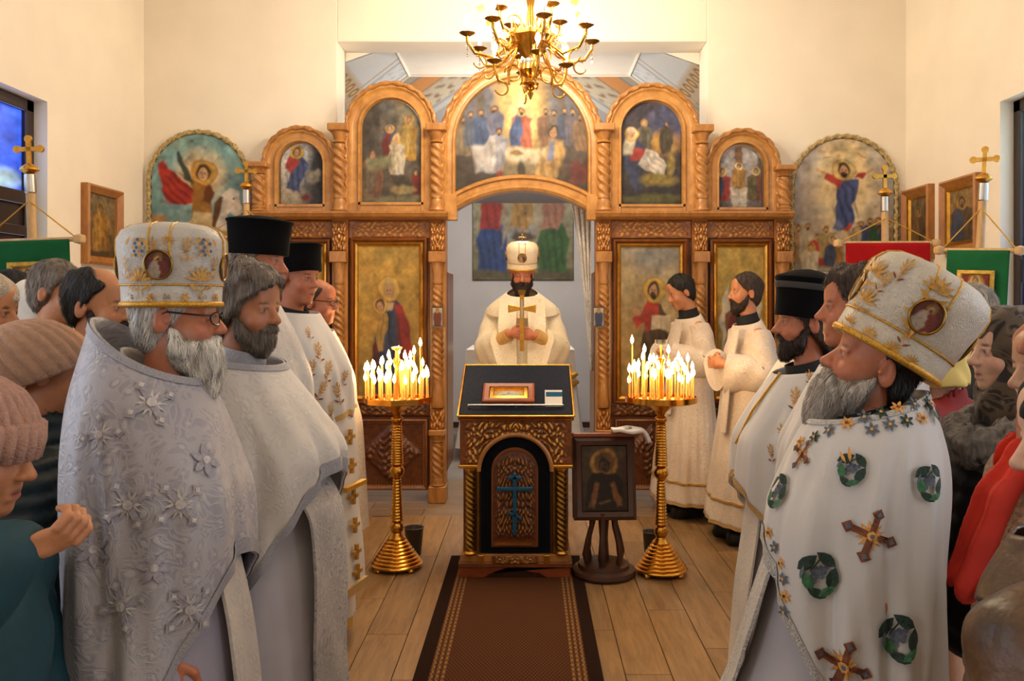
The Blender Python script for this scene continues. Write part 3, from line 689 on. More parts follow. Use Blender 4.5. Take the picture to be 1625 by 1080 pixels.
def cv_teacher():
    c = Cv(84, 180, '#b08a3e', '#a99a78').gold(.22, 30).noise(.18, 6); c.ell(.6, .95, .5, .12, '#8d8a86', .9, a=.7)
    c.poly([(.4, 0), (.38, .3), (.44, .5), (.5, .62), (.66, .62), (.78, .54), (.78, .25), (.72, 0)], '#4b3a26', .012); c.poly([(.2, .5), (.34, .56), (.46, .64), (.62, .63), (.62, .46), (.44, .42), (.38, .5), (.26, .44)], '#a83528', .012); c.folds(.6, .25, .25, .25, '#1f160c', 7, .6, .6); c.ell(.6, .2, .2, .2, '#7a5a2a', .9, a=.3)
    c.head(.56, .71, .05, '#2c1b10', '#bf9068', 1.75, '#2c1b10', halo_c='#cda54a'); c.poly([(.52, .44), (.52, .54), (.82, .54), (.82, .44)], '#d8c4a2', .01); c.line(.67, .44, .67, .54, .003, '#7a5a3a'); c.ell(.27, .56, .05, .03, '#bf9068', .4); return c
def cv_angel(flip=False):
    c = Cv(70, 180, '#a88a3e', '#c2a24e').gold(.35, 34).noise(.12, 6)
    for e in (-1, 1): c.poly([(.5 + e*.1, .62), (.5 + e*.28, .74), (.5 + e*.4, .62), (.5 + e*.42, .35), (.5 + e*.32, .2), (.5 + e*.2, .45)], '#d8cfba', .02)
    c.figure(.5, .02, .72, '#8a5a34', '#7a2c26', '#4a2f1c', 1.7, w=.34); return c
flat_icon(557, 678, 378, 640, cv_mother(), 'icon of a blue robed mother with child on gold'); flat_icon(973, 1090, 380, 640, cv_teacher(), 'icon of a bearded figure in red holding an open book')
flat_icon(433, 525, 380, 640, cv_angel(), 'icon of a winged figure on gold'); flat_icon(1126, 1224, 380, 640, cv_angel(), 'icon of a winged figure on gold')
def diamond(u, v):
    d = abs(u - .5) / .42 + abs(v - .5) / .42; m = np.clip((1 - d) * 6, 0, 1); w = abs(u - .5)
    p = abs(np.sin(w * 40 + 4 * np.sin(v * 9)) * np.cos(v * 34 + 3 * np.sin(w * 18))); return m * (.35 + .65 * p)
for (p0, p1) in ((553, 683), (428, 528), (969, 1098), (1122, 1228)):
    relief('frieze', ix(p0), ix(p1), ZF, ZK - .06, 0, scroll(22, 9), .012, M['carved_oak'], ico, 70, 20, gold=.6)
    relief('lower_frieze', ix(p0), ix(p1), iz(660), iz(640), 0, scroll(20, 8), .02, M['carved_dark'], ico, 60, 14, gold=.3)
    xa, xb = ix(p0) + .035, ix(p1) - .02; lp = relief('lower_panel', xa, xb, iz(776), iz(664), .01, diamond, .035, M['carved_dark'], ico, 64, 60, gold=.0)
    MB().sweep([(xa, iz(776)), (xa, iz(664)), (xb, iz(664)), (xb, iz(776))], [(0, -.02), (0, .03), (-.012, .035), (-.03, .02), (-.03, 0)], closed=True).build('panel_moulding', M['oak_dark'], lp, smooth=35)
    bt = MB(); P = [(xa + .03, iz(776) + .03), (xa + .03, iz(664) - .03), (xb - .03, iz(664) - .03), (xb - .03, iz(776) + .03), (xa + .03, iz(776) + .03)]
    rp = resample(P, .022); bt = MB()
    for q in rp: bt.cbox((q[0], -.004, q[1]), (.012, .02, .012))
    bt.build('bead_row', M['oak'], lp)
for (p0, p1) in ((405, 706), (946, 1250)): MB().box(ix(p0), ix(p1), .03, .06, iz(778), ZK - .06).build('backing_board', M['oak_dark'], ico)
# opened leaves of the royal doors, seen edge on, and the tiny post icons
for (p, s) in ((709, -1), (944, 1)):
    xx = ix(p); MB().box(min(xx, xx + s * .028), max(xx, xx + s * .028), .06, .56, .22, iz(430)).build('door_leaf', M['oak_dark'], ico, bevel=.006)
for (p, cvx) in ((697, '#7a3c30'), (948, '#3c4a6a')):
    c = Cv(14, 22, '#b9aca0', '#cfc4b4'); c.figure(.5, 0, .95, cvx, None, '#3a2a1c', 1.6, w=.55)
    a = ix(p); o = MB().box(a - .045, a + .045, -.125, -.115, iz(519), iz(486)).build('post_icon', M['walnut'], ico); panel('icon_painting', c, a - .038, a + .038, iz(516.5), iz(488.5), -.127, M['paint'], o, thick=.002)

# ================================================================== SANCTUARY CONTENTS
cv = Cv(110, 100, '#8c8560', '#b7b194').noise(.12, 8)
cv.poly([(0, 0), (1, 0), (1, .12), (0, .1)], '#6d6248', .03)
for (x_, ro, mn) in ((.2, '#33508a', '#a8342c'), (.5, '#a7a29a', '#b98f4e'), (.8, '#3d6a34', '#b07a62')):
    cv.poly([(x_-.15, .1), (x_-.16, .4), (x_-.1, .55), (x_+.1, .55), (x_+.15, .4), (x_+.14, .08)], ro, .02); cv.folds(x_, .3, .16, .25, tuple(c * .4 for c in C(ro)), 7, .6)
    cv.poly([(x_-.13, .5), (x_-.1, .82), (x_+.06, .86), (x_+.12, .7), (x_+.05, .48)], mn, .02); cv.folds(x_, .65, .12, .2, tuple(c * .5 for c in C(mn)), 5, .5); cv.head(x_, .9, .07, '#3a2a1c', '#c79a70', 1.6)
for x_ in (.34, .66): cv.poly([(x_-.05, .3), (x_-.04, .75), (x_, .85), (x_+.04, .6)], '#b0a083', .03)
cv.ell(.5, .42, .12, .04, '#5a4a34', .4)
hang = panel('hanging_picture', cv, X(750, SB-.05), X(910, SB-.05), Z(444, SB-.05), Z(280, SB-.05), SB - .03, M['paint'], None, thick=.02)
tag(hang, 'large unframed painting of three seated haloed figures on the sanctuary wall', 'painting')
AY = 8.3
alt = empty('altar_table', (X(826, AY), AY, 0)); tag(alt, 'altar table under a long white cloth with gold fringe behind the doorway', 'altar')
MB().box(-.52, .52, 0, .95, 0, 1.08).build('table_body', M['oak'], alt)
def cloth_skirt(x0_, x1_, y0_, y1_, zt_, zb_, amp, mat, parent, n=220):
    per = [];
    for a_, b_ in (((x0_, y0_), (x1_, y0_)), ((x1_, y0_), (x1_, y1_)), ((x1_, y1_), (x0_, y1_)), ((x0_, y1_), (x0_, y0_))):
        for q in np.linspace(0, 1, n // 4, endpoint=False): per.append((a_[0] + (b_[0]-a_[0])*q, a_[1] + (b_[1]-a_[1])*q))
    per = np.array(per); c = per.mean(0); V = []; nz = 14
    for j in range(nz):
        f_ = j / (nz - 1)
        for i, p in enumerate(per):
            d = (p - c) / np.linalg.norm(p - c); o_ = (.03 + .09 * f_) * f_ + amp * f_ * math.sin(i * .55) ; V.append((p[0] + d[0]*o_, p[1] + d[1]*o_, zt_ + (zb_ - zt_) * f_))
    m_ = len(per); F = [(j*m_+i, j*m_+(i+1) % m_, (j+1)*m_+(i+1) % m_, (j+1)*m_+i) for j in range(nz-1) for i in range(m_)]; F.append(tuple(range(m_ - 1, -1, -1)))
    return MB().add(V, F).build('altar_cloth', mat, parent, smooth=50)
cl = cloth_skirt(-.55, .55, -.03, .98, 1.1, .12, .02, M['cloth_white'], alt)
for s in (-1, 1):
    m = MB().tube([(s*.57, -.06, .86), (s*.5, -.1, .83), (s*.42, -.1, .8)], [.02, .035, .02], 8); m.tube([(s*.58, -.05, .78), (s*.5, -.09, .74), (s*.44, -.1, .72)], [.02, .03, .02], 8); m.build('gold_fringe', M['gold_cord'], cl, smooth=60)
# white curtain drawn aside in the doorway
CY = 6.72; V = []; F = []; nu, nv = 40, 40
for j in range(nv):
    q = j / (nv - 1); z_ = Z(318 + q * 270, CY); xl = X(905 + 34 * q ** .8, CY); xr = X(938, CY)
    for i in range(nu):
        u_ = i / (nu - 1); V.append((xl + (xr - xl) * u_, CY + .03 * math.sin(u_ * 22 + q * 2) * (1 - .3 * q), z_))
F = [(j*nu+i, j*nu+i+1, (j+1)*nu+i+1, (j+1)*nu+i) for j in range(nv-1) for i in range(nu-1)]
cur = MB().add(V, F).build('curtain', M_brocade('curtain_cloth', '#eceae6', '#dedbd6', '#a9a29a', 7, .5), None, smooth=80); md = cur.modifiers.new('thickness', 'SOLIDIFY'); md.thickness = .006
tag(cur, 'thin white patterned curtain drawn aside at the doorway post', 'curtain')
# ================================================================== WALL PICTURES
def mural(name, px0, px1, ptop, pbot, cv, label):
    Y_ = YB; a, b = X(px0, Y_), X(px1, Y_); r = (b - a) / 2; zt_ = Z(ptop, Y_); zb_ = Z(pbot, Y_)
    e = empty(name, ((a + b) / 2, Y_, zb_)); tag(e, label, 'picture', 'arched pictures on the back wall'); zt_ -= zb_
    top = lambda u: zt_ - .02 - r + math.sqrt(max(0, (r - .02) ** 2 - ((2*u - 1) * (r - .02)) ** 2)) + .02
    panel('picture', cv, -r + .02, r - .02, .0, top, -.02, M['paint_wall'], e, thick=.018)
    p = arch_path(-r, r, 0, zt_, 40); rp = resample(p, .01)
    MB().tube([(q[0], -.02, q[1]) for q in rp], .018, 8, lobes=(2, .3, .8)).build('braided_border', M_plain('braid_' + name, '#b09a68', .7, .1, var=.5, scale=60), e, smooth=70)
    return e
c = Cv(110, 150, '#4f8796', '#7fa9a8'); c.ell(.5, .6, .42, .32, '#9db4ae', 1, a=.6).ell(.52, .68, .22, .17, '#e9c994', .9)
c.poly([(0, .36), (.1, .4), (.16, .36), (.2, .2), (0, .2)], '#b48a58', .03)
c.poly([(.14, .0), (.12, .24), (.3, .33), (.62, .31), (.68, .45), (.72, .52), (.82, .58), (.92, .56), (.95, .42), (.9, .36), (.84, .41), (.8, .38), (.82, .3), (.78, .1), (.74, 0)], '#e6dccb', .012)
c.folds(.45, .15, .3, .2, '#b4a78f', 6, .45, .7); c.poly([(.6, .3), (.66, .46), (.72, .53), (.76, .52), (.72, .4), (.66, .28)], '#6b4424', .015); c.ell(.86, .5, .012, .01, '#1a1410', .5); c.poly([(.7, .27), (.86, .27), (.84, .2), (.7, .2)], '#c9a04a', .015)
c.poly([(.06, .78), (.14, .8), (.2, .72), (.36, .64), (.46, .55), (.44, .47), (.3, .46), (.18, .48), (.1, .58)], '#a93024', .015); c.folds(.27, .58, .2, .14, '#5c1410', 6, .6, 1.2)
c.poly([(.42, .34), (.44, .56), (.4, .66), (.58, .66), (.66, .56), (.62, .4), (.6, .3)], '#9a6a2c', .015); c.poly([(.56, .66), (.66, .56), (.64, .46), (.56, .5)], '#6b3a1a', .015); c.poly([(.43, .3), (.44, .4), (.62, .4), (.62, .28)], '#cdb88a', .015)
c.poly([(.36, .66), (.46, .6), (.4, .72), (.32, .84), (.25, .9), (.28, .8)], '#3c4a42', .012); c.line(.26, .88, .22, .96, .01, '#8c9890'); c.ring(.5, .86, .2, .1, '#6c8078', .04, .5)
c.head(.55, .71, .055, '#4a2a16', '#d8ac80', 1.7, halo_c='#c79a48'); c.poly([(.4, .2), (.62, .2), (.64, .14), (.4, .14)], '#b03226', .012); c.ell(.68, .2, .05, .09, '#2b2f38', .4); c.noise(.06, 24)
mural('arched_picture', 238, 396, 210, 420, c, 'arched blue picture of a red cloaked rider on a white horse')
c = Cv(110, 160, '#8f8878', '#b9b6bc').noise(.08, 6); c.ell(.5, .62, .34, .42, '#dcc69a', 1).ell(.5, .72, .2, .25, '#e9cf98', .9)
c.poly([(.42, .36), (.42, .6), (.46, .7), (.56, .71), (.64, .68), (.62, .55), (.58, .5), (.6, .4), (.56, .33), (.48, .3)], '#43507e', .012); c.folds(.52, .5, .14, .2, '#202a50', 6, .6, .5); c.poly([(.3, .7), (.4, .66), (.44, .6), (.5, .7), (.44, .74), (.32, .735)], '#a53a30', .012); c.poly([(.6, .7), (.68, .69), (.71, .735), (.62, .735)], '#a53a30', .012)
c.line(.3, .73, .24, .765, .012, '#c79a70').line(.71, .73, .77, .765, .012, '#c79a70'); c.poly([(.4, .32), (.44, .38), (.5, .33), (.46, .3)], '#6a7396', .012).poly([(.5, .31), (.54, .36), (.57, .34), (.53, .29)], '#b04434', .012); c.head(.5, .765, .042, '#3a2415', '#c99b70', 1.8, '#3a2415', halo_c='#d9bb78')
for (x_, y_, ro, mn) in ((.04, .1, '#b08a58', None), (.13, .12, '#b9ab8d', None), (.24, .04, '#a93226', '#b13a2c'), (.33, .1, '#a08a58', None), (.4, .02, '#b07a34', '#3f4a60'), (.66, .14, '#5d6072', '#a8946a'), (.76, .16, '#39456b', None), (.84, .16, '#6b3a2c', '#2f5a34'), (.94, .14, '#8c7a58', '#37456c')): c.figure(x_, y_, .24, ro, mn, '#4a3020', 1.5, '#3f2a1a', w=.5, halo_c='#c9b184')
c.figure(.16, -.04, .24, '#cdbfa0', None, '#5a3a22', 1.5, w=.5); c.line(.3, .855, .36, .87, .006, '#b88a5a', .8).line(.64, .87, .7, .855, .006, '#b88a5a', .8); c.line(.25, .91, .75, .91, .012, '#c2ab78', .6); c.noise(.06, 24)
mural('arched_picture', 1255, 1421, 217, 430, c, 'arched picture of a blue robed figure with open arms above a crowd')

def wall_icon(x, sgn, ya, yb2, za, zb2, cv, label, mat, gilt=False, tilt=0.0):
    """framed icon on a side wall; sgn=+1 hangs on the left wall (faces +x)"""
    e = empty('wall_icon', (x, (ya + yb2) / 2, za)); tag(e, label, 'icon', 'framed icons on the side walls'); w = (yb2 - ya) / 2; h = zb2 - za
    e.rotation_euler = (0, 0, PI / 2 if sgn > 0 else -PI / 2)
    m = MB().sweep([(-w, 0), (-w, h), (w, h), (w, 0)], [(0, 0), (0, .05), (-.015, .06), (-.035, .045), (-.055, .03), (-.06, .01)], closed=True); m.build('frame', mat, e, smooth=35)
    if gilt:
        g = .055; MB().sweep([(-w + g, g), (-w + g, h - g), (w - g, h - g), (w - g, g)], [(0, .01), (0, .035), (-.02, .03), (-.03, .01)], closed=True).build('gilt_mount', M['gold'], e, smooth=35)
    panel('icon_painting', cv, -w + .055, w - .055, .055, h - .055, -.012, M['paint'], e, thick=.01); return e
c = Cv(50, 70, '#7a5a30', '#8d7c58').noise(.2, 8); c.figure(.5, .04, .8, '#a5762f', '#b98a3c', '#7a5224', 1.5, skin='#b08a58', w=.5, halo_c='#c29a4a'); c.poly([(0, 0), (1, 0), (1, .12), (0, .08)], '#5d4524', .04); c.noise(.2, 14)
wall_icon(XL, 1, 5.67, 6.17, 1.84, 2.40, c, 'narrow framed icon of a standing gold robed saint on the left wall', M['frame_wood'])
c = Cv(50, 70, '#6a5030', '#806844').noise(.25, 8); c.figure(.45, .02, .75, '#5a4028', '#7a5a34', '#4a3018', 1.5, skin='#a07a4c', w=.55, halo_c='#a98444'); c.noise(.2, 14)
wall_icon(XR, -1, 6.13, 6.57, 1.9, 2.46, c, 'gilt framed brown icon on the right wall next to the corner', M['frame_wood'], True)
c = Cv(50, 70, '#8a6c3c', '#a08050').noise(.2, 8); c.figure(.5, -.15, .95, '#5d4a36', '#46506a', '#3a2616', 1.6, '#3a2616', skin='#a9835a', w=.55, halo_c='#b18e4c'); c.noise(.15, 14)
wall_icon(XR, -1, 5.48, 5.97, 1.92, 2.44, c, 'gilt framed icon of a dark bearded saint between corner icon and window', M['frame_wood'], True)

# ================================================================== PROCESSIONAL BANNERS
def ortho_cross(m, x, y, z, s, th=.012):
    for (dx, dz, w, h) in ((0, .5, .16, 1.0), (0, .62, .8, .16)): m.box(x + (dx - w/2)*s, x + (dx + w/2)*s, y - th, y + th, z + (dz - h/2)*s, z + (dz + h/2)*s)
    for (dx, dz) in ((0, 1.0), (-.42, .62), (.42, .62)):
        m.lathe([(.0, -th*1.1), (.14*s, -th), (.14*s, th), (0, th*1.1)], 12, (0, 0, 0)); n_ = 12 * 4
        k = len(m.v) - n_
        for i in range(k, len(m.v)): p = m.v[i]; m.v[i] = (x + dx*s + p[0], y + p[2], z + dz*s + p[1])
    return m
def banner(loc, rz, top, tilt, cloth_w, cloth_h, zbar, mat, label, cvp, picw=.5):
    e = empty('processional_banner', loc, rz); e.rotation_euler = (0, tilt, rz); tag(e, label, 'banner', 'processional banners')
    MB().lathe([(.03, 0), (.028, .9), (.024, top - .24)], 14).build('pole', M['pole_wood'], e, smooth=50)
    m = MB().lathe([(.02, top - .26), (.03, top - .25), (.028, top - .15)], 14); m.build('ferrule', M['silver'], e, smooth=40)
    m = MB().lathe([(.018, top - .15), (.05, top - .125), (.045, top - .11), (.015, top - .09)], 14); ortho_cross(m, 0, 0, top - .1, .15, .007); m.build('finial_cross', M['gold'], e, smooth=40)
    w = cloth_w / 2
    m = MB().tube([(-w - .05, -.03, zbar), (w + .05, -.03, zbar)], .014, 10)
    for s in (-1, 1): m.lathe([(.0, -.01), (.03, 0), (.034, .02), (.03, .04), (0, .05)], 12, (s*(w + .05), -.03, zbar - .02))
    bar = m.build('crossbar', M['pole_wood'], e, smooth=50)
    m = MB()
    for s in (-1, 1): m.tube([(0, -.02, top - .3), (s*(w + .03), -.03, zbar + .01)], .004, 6)
    m.build('cord', M['gold_cord'], e)
    nu, nv = 34, 34; V = []; F = []
    for j in range(nv):
        for i in range(nu):
            u_ = i/(nu-1); v_ = j/(nv-1); zb_ = zbar - .0 - v_*cloth_h * (1 - .12*abs(math.cos(u_*PI*3)) * (v_ > .9)); V.append((-w + cloth_w*u_, -.045 + .012*math.sin(u_*9+1)*v_, zb_))
    F = [(j*nu+i, j*nu+i+1, (j+1)*nu+i+1, (j+1)*nu+i) for j in range(nv-1) for i in range(nu-1)]
    cl_ = MB().add(V, F).build('banner_cloth', mat, e, smooth=80); md = cl_.modifiers.new('t', 'SOLIDIFY'); md.thickness = .006
    pw = cloth_w * picw / 2; pt = zbar - .12*1; pb = pt - pw*2*1.5
    MB().sweep([(-pw, pb), (-pw, pt), (pw, pt), (pw, pb)], [(0, 0), (0, .01), (-.02, .012), (-.035, 0)], closed=True, yb=-.055).build('gold_braid', M['gold_leaf'], cl_)
    panel('banner_picture', cvp, -pw + .03, pw - .03, pb + .03, pt - .03, -.062, M['cloth_attr'], cl_, thick=.003); return e
def cv_ban(bg, ro):
    c = Cv(36, 54, bg).noise(.2, 8); c.ell(.5, .5, .4, .5, '#c9a45a', .3); c.figure(.5, 0, .95, ro, '#6a2a20', '#4a3020', 1.6, w=.5, halo_c='#e0bd6a'); return c
banner((X(74, 4.6), 4.6, 0), .06, Z(240, 4.6) + .02, -.04, .44, .75, Z(382, 4.6), M['banner_green'], 'green processional banner with cross-topped pole below the blue window', cv_ban('#7a4a22', '#8a6a3a'))
banner((X(391, 6.2), 6.2, 0), .1, Z(270, 6.2), 0, .5, .8, Z(378, 6.2), M['banner_red'], 'red processional banner with cross-topped pole beside the rider picture', cv_ban('#7a5a22', '#4a5a8a'))
banner((X(1407, 5.7), 5.7, 0), 0, Z(278, 5.7), -.005, .58, .8, Z(386, 5.7), M['banner_red'], 'red processional banner with cross-topped pole below the open-armed picture', cv_ban('#7a5a22', '#4a5a8a'))
banner((X(1528, 5.0), 5.0, 0), -.75, Z(254, 5.0), .05, .34, .75, Z(398, 5.0), M['banner_green'], 'green processional banner with leaning cross-topped pole beside the window handle', cv_ban('#7a2a22', '#b9935a'), .6)

# ================================================================== RUG
RX0, RX1, RY0, RY1 = -.484, .305, .4, 5.05
rug = empty('runner_rug', ((RX0 + RX1)/2, (RY0 + RY1)/2, 0)); tag(rug, 'long brown runner rug with dark border and tan woven stripes', 'rug'); hwx = (RX1 - RX0)/2; hwy = (RY1 - RY0)/2
def rug_strip(nm, x0_, x1_, mat, z=.008):
    MB().box(x0_, x1_, -hwy, hwy, .0005, z).build(nm, mat, rug)
def M_weave(name, a, b, sx, sy, rough=.95):
    t = NT(name); mp = t.mapping((sx, sy, 1)); ck = t.n('TexChecker', Scale=1.0); t.l(mp, ck.inputs['Vector']); ck.inputs['Color1'].default_value = C(a, 1); ck.inputs['Color2'].default_value = C(b, 1)
    t.base(ck.outputs['Color']); t.set(Roughness=rough); t.b.inputs['Specular IOR Level'].default_value = .1; t.bump(ck.outputs['Fac'], .3, .003); MATS[name] = t.m; return t.m
rb = M_weave('rug_border', '#20120c', '#2a1810', 300, 300); rc = M_weave('rug_centre', '#432414', '#5a3a24', 120, 60); rs = M_weave('rug_stripe', '#8a6a44', '#6a4526', 90, 45)
b_ = .062
rug_strip('border', -hwx, -hwx + b_, rb); rug_strip('border', hwx - b_, hwx, rb)
rug_strip('field', -hwx + b_, hwx - b_, rc, .007)
for s in (-1, 1):
    for q in (.012, .036, .060):
        xx = s*(hwx - b_ - q); MB().box(xx - .006, xx + .006, -hwy, hwy, .0005, .0085).build('woven_stripe', rs, rug)

# ================================================================== LECTERN
LY = 4.66; LX = X(819, LY)
lec = empty('lectern', (LX, LY, 0)); tag(lec, 'carved gilded lectern with a navy velvet top and blue cross panel', 'lectern')
def lx(p): return X(p, LY) - LX
def lz(p): return Z(p, LY)
D = .44
MB().box(lx(735), lx(902), .02, D, lz(895), lz(662)).build('cabinet_body', M['oak_dark'], lec)
# foot board with ogee cut-out
pts = [(lx(730), 0.0095), (lx(768), 0.0095)]
for px, py in ((772, 912), (780, 907), (795, 905), (806, 902), (812, 896), (818, 895), (824, 896), (830, 902), (841, 905), (856, 907), (864, 912), (868, 917.5)): pts.append((lx(px), max(.0095, lz(py))))
pts += [(lx(904), 0.0095), (lx(904), lz(898)), (lx(730), lz(898))]
MB().prism(pts, -.02, .0).build('foot_board', M['red_wood'], lec)
MB().box(lx(731), lx(904), .0, D, .0095, .05).build('foot_block', M['walnut'], lec)
MB().box(lx(728), lx(908), -.03, D + .02, lz(898), lz(890)).build('plinth', M['oak_dark'], lec, bevel=.004)
MB().box(lx(731), lx(905), -.02, D, lz(890), lz(878)).build('plinth', M['oak'], lec, bevel=.003)
o = relief('gilt_plate', lx(781), lx(854), lz(892), lz(879), -.03, scroll(40, 8), .008, M['carved_gilt'], lec, 60, 12)
for p in (764, 868): MB().box(lx(p) - .015, lx(p) + .015, -.034, -.015, lz(892), lz(878)).build('plate_end', M['gold'], lec, bevel=.003)
# arch front: spandrel relief with the arch cut away
def spandrel(u, v): return scroll(30, 17)(u, v)
nx, nz_ = 150, 64; u, v = np.meshgrid(np.linspace(0, 1, nx), np.linspace(0, 1, nz_)); za, zb3 = lz(739), lz(663); xa, xb = lx(730), lx(907)
ac = lx(818); ar = (lx(874) - lx(762))/2; az = lz(690) - ar
xx = xa + (xb - xa)*u; lo = np.where(abs(xx - ac) < ar + .012, az + np.sqrt(np.maximum(0, (ar + .012)**2 - (xx - ac)**2)), za); lo = np.maximum(lo, za); zz = lo + (zb3 - lo)*v
h = spandrel((xx - xa)/(xb - xa), (zz - za)/(zb3 - za)); V = np.stack([xx, -.012 - .018*h, zz], -1).reshape(-1, 3); idx = np.arange(nx*nz_).reshape(nz_, nx)
F = np.stack([idx[:-1, :-1], idx[:-1, 1:], idx[1:, 1:], idx[1:, :-1]], -1).reshape(-1, 4); me = np_mesh('carved_spandrel', V, F); set_col(me, np.repeat(np.clip((h.ravel()[:, None]-.5)/.35, 0, 1), 3, 1)); mkobj('carved_spandrel', me, M['carved_gilt'], lec)
MB().sweep([(ac + (ar + .006)*math.cos(t), az + (ar + .006)*math.sin(t)) for t in np.linspace(0, PI, 40)], [(-.012, 0), (-.012, .02), (.0, .028), (.012, .02), (.012, 0)], yb=-.012).build('arch_moulding', M['oak'], lec, smooth=40)
MB().sweep([(lx(908), lz(666)), (lx(728), lz(666))], [(0, -.02), (0, .03), (-.012, .036), (-.02, .02), (-.02, -.02)], yb=0).build('gilt_edge', M['gold'], lec, smooth=40)
for p0, p1 in ((728, 762), (874, 909)):
    MB().box(lx(p0), lx(p1), -.035, .02, lz(741), lz(736)).build('capital_bar', M['gold'], lec, bevel=.004)
for pc in (747, 891):                                # fluted twisted corner columns
    twisted('twisted_column', lx(pc), lz(878), lz(741), .03, lec, M_carvedcol if 'M_carvedcol' in globals() else M['brass_dark'], yb=-.008, turns=16, cap=False)
    MB().lathe([(.036, 0), (.04, .01), (.03, .02)], 16, (lx(pc), -.008, lz(878))).build('column_base', M['gold'], lec, smooth=40)
    MB().lathe([(.03, 0), (.036, .01), (.036, .018)], 16, (lx(pc), -.008, lz(746))).build('column_cap', M['gold'], lec, smooth=40)
for pc in (759, 879): MB().tube([(lx(pc), -.005, lz(876)), (lx(pc), -.005, lz(742))], .007, 8).build('gilt_rod', M['brass_dark'], lec)
pa = arch_path(lx(763), lx(873), lz(876), lz(691), 30); MB().prism(pa, -.006, .02).build('velvet_panel', M['velvet_black'], lec)
pa = arch_path(lx(780), lx(854), lz(866), lz(709), 30); ip = MB().prism(pa, -.018, .0).build('carved_panel', M['oak_dark'], lec)
r_ = (lx(854) - lx(780))/2 - .012; zc2 = lz(709) - .012 - r_
nx, nz_ = 60, 90; u, v = np.meshgrid(np.linspace(0, 1, nx), np.linspace(0, 1, nz_)); xc = (lx(780) + lx(854))/2; xx = xc - r_ + 2*r_*u; hi = zc2 + np.sqrt(np.maximum(0, r_**2 - (xx - xc)**2)); zl = lz(858); zz = zl + (hi - zl)*v
h = scroll(17, 34)(u, v); V = np.stack([xx, -.02 - .014*h, zz], -1).reshape(-1, 3); idx = np.arange(nx*nz_).reshape(nz_, nx); F = np.stack([idx[:-1, :-1], idx[:-1, 1:], idx[1:, 1:], idx[1:, :-1]], -1).reshape(-1, 4)
me = np_mesh('carving', V, F); set_col(me, np.repeat(np.clip((h.ravel()[:, None]-.72)/.28, 0, .7), 3, 1)); mkobj('carving', me, M['carved_dark'], ip)
MB().box(lx(785), lx(845), -.032, -.018, lz(862), lz(859)).build('gilt_line', M['gold'], ip)
m = MB(); xm = lx(817); m.box(xm - .011, xm + .011, -.05, -.03, lz(845), lz(748)); m.box(xm - .037, xm + .037, -.05, -.031, lz(758), lz(753)); m.box(lx(789), lx(845), -.051, -.031, lz(776), lz(770))
m.prism([(xm - .04, lz(807)), (xm + .04, lz(818)), (xm + .04, lz(822)), (xm - .04, lz(811))], -.05, -.031); m.build('applied_cross', M['cross_blue'], lec, bevel=.003)
# sloping velvet top
zf, zbk = lz(661), 1.165; sl = math.atan2(zbk - zf - .0, .52); L_ = math.hypot(.52, zbk - zf)
Tm = Matrix.Translation((0, -.03, zf)) @ Matrix.Rotation(sl, 4, 'X'); wt = .328
MB().prism([(-.02, lz(662)), (D + .03, lz(662)), (D + .03, zbk - .05), (-.02, zf - .02)], lx(737), lx(900), axis='x').build('top_wedge', M['oak_dark'], lec)
MB().box(-wt, wt, 0, L_, -.025, 0).xf(Tm).build('top_board', M['oak_dark'], lec, bevel=.004)
tv = MB().box(-wt + .008, wt - .008, .008, L_ - .008, 0, .014).xf(Tm).build('velvet_top', M['velvet_navy'], lec, bevel=.006)
m = MB();
for a_, b2 in (((-wt, 0), (wt, 0)), ((wt, 0), (wt, L_)), ((wt, L_), (-wt, L_)), ((-wt, L_), (-wt, 0))): m.tube([(a_[0], a_[1], .008), (b2[0], b2[1], .008)], .007, 8)
m.xf(Tm).build('gilt_edge', M['gold'], lec, smooth=60)
m = MB().tube([(-.275, .075, .034), (.27, .075, .034)], .006, 8)
for q in (-.27, -.0, .265): m.tube([(q, .075, .0), (q, .075, .034)], .007, 8)
m.xf(Tm).build('ledge_rail', M['silver'], lec, smooth=60)
# framed icon lying on the lectern
li = empty('lectern_icon', (LX, LY, 0)); tag(li, 'small icon in a wide brown and gilt frame lying on the navy lectern top', 'icon')
Ti = Tm @ Matrix.Translation((-.045, .1, .0145)); m = MB().sweep([(-.15, 0), (-.15, .2), (.15, .2), (.15, 0)], [(0, 0), (0, .03), (-.01, .035), (-.035, .03), (-.04, .0)], closed=True)
RX = Matrix.Rotation(-PI/2, 4, 'X'); m.xf(Ti @ RX); m.build('frame', M['red_wood'], li, smooth=35)
MB().sweep([(-.11, .04), (-.11, .17), (.11, .17), (.11, .04)], [(0, 0), (0, .024), (-.02, .03), (-.03, .0)], closed=True).xf(Ti @ RX).build('gilt_mount', M['gold'], li, smooth=35)
c = Cv(44, 30, '#c8a860', '#d8bc78'); c.ell(.5, .35, .36, .62, '#cfcac4', .2).ell(.5, .3, .2, .3, '#b8b2aa', .5).ell(.5, .62, .07, .1, '#b8906a', .4).ell(.3, .3, .1, .2, '#9aa0a8', .5).ell(.7, .3, .1, .2, '#c9bfb2', .5)
panel('icon_painting', c, -.085, .085, .065, .148, -.012, M['paint'], li, Ti @ RX, thick=.012)
# small leaflet
nt = empty('leaflet', (LX, LY, 0)); tag(nt, 'small white leaflet with a blue heading propped on the lectern', 'leaflet'); Tn = Tm @ Matrix.Translation((.215, .086, .016)) @ Matrix.Rotation(math.radians(38), 4, 'X')
MB().box(-.05, .05, 0, .1, 0, .006).xf(Tn).build('sheet', M['paper'], nt); MB().box(-.044, .05, .06, .088, .006, .007).xf(Tn).build('printed_heading', M['cross_blue'], nt); MB().box(-.05, -.044, 0, .1, .006, .0085).xf(Tn).build('fold', M['paper'], nt)

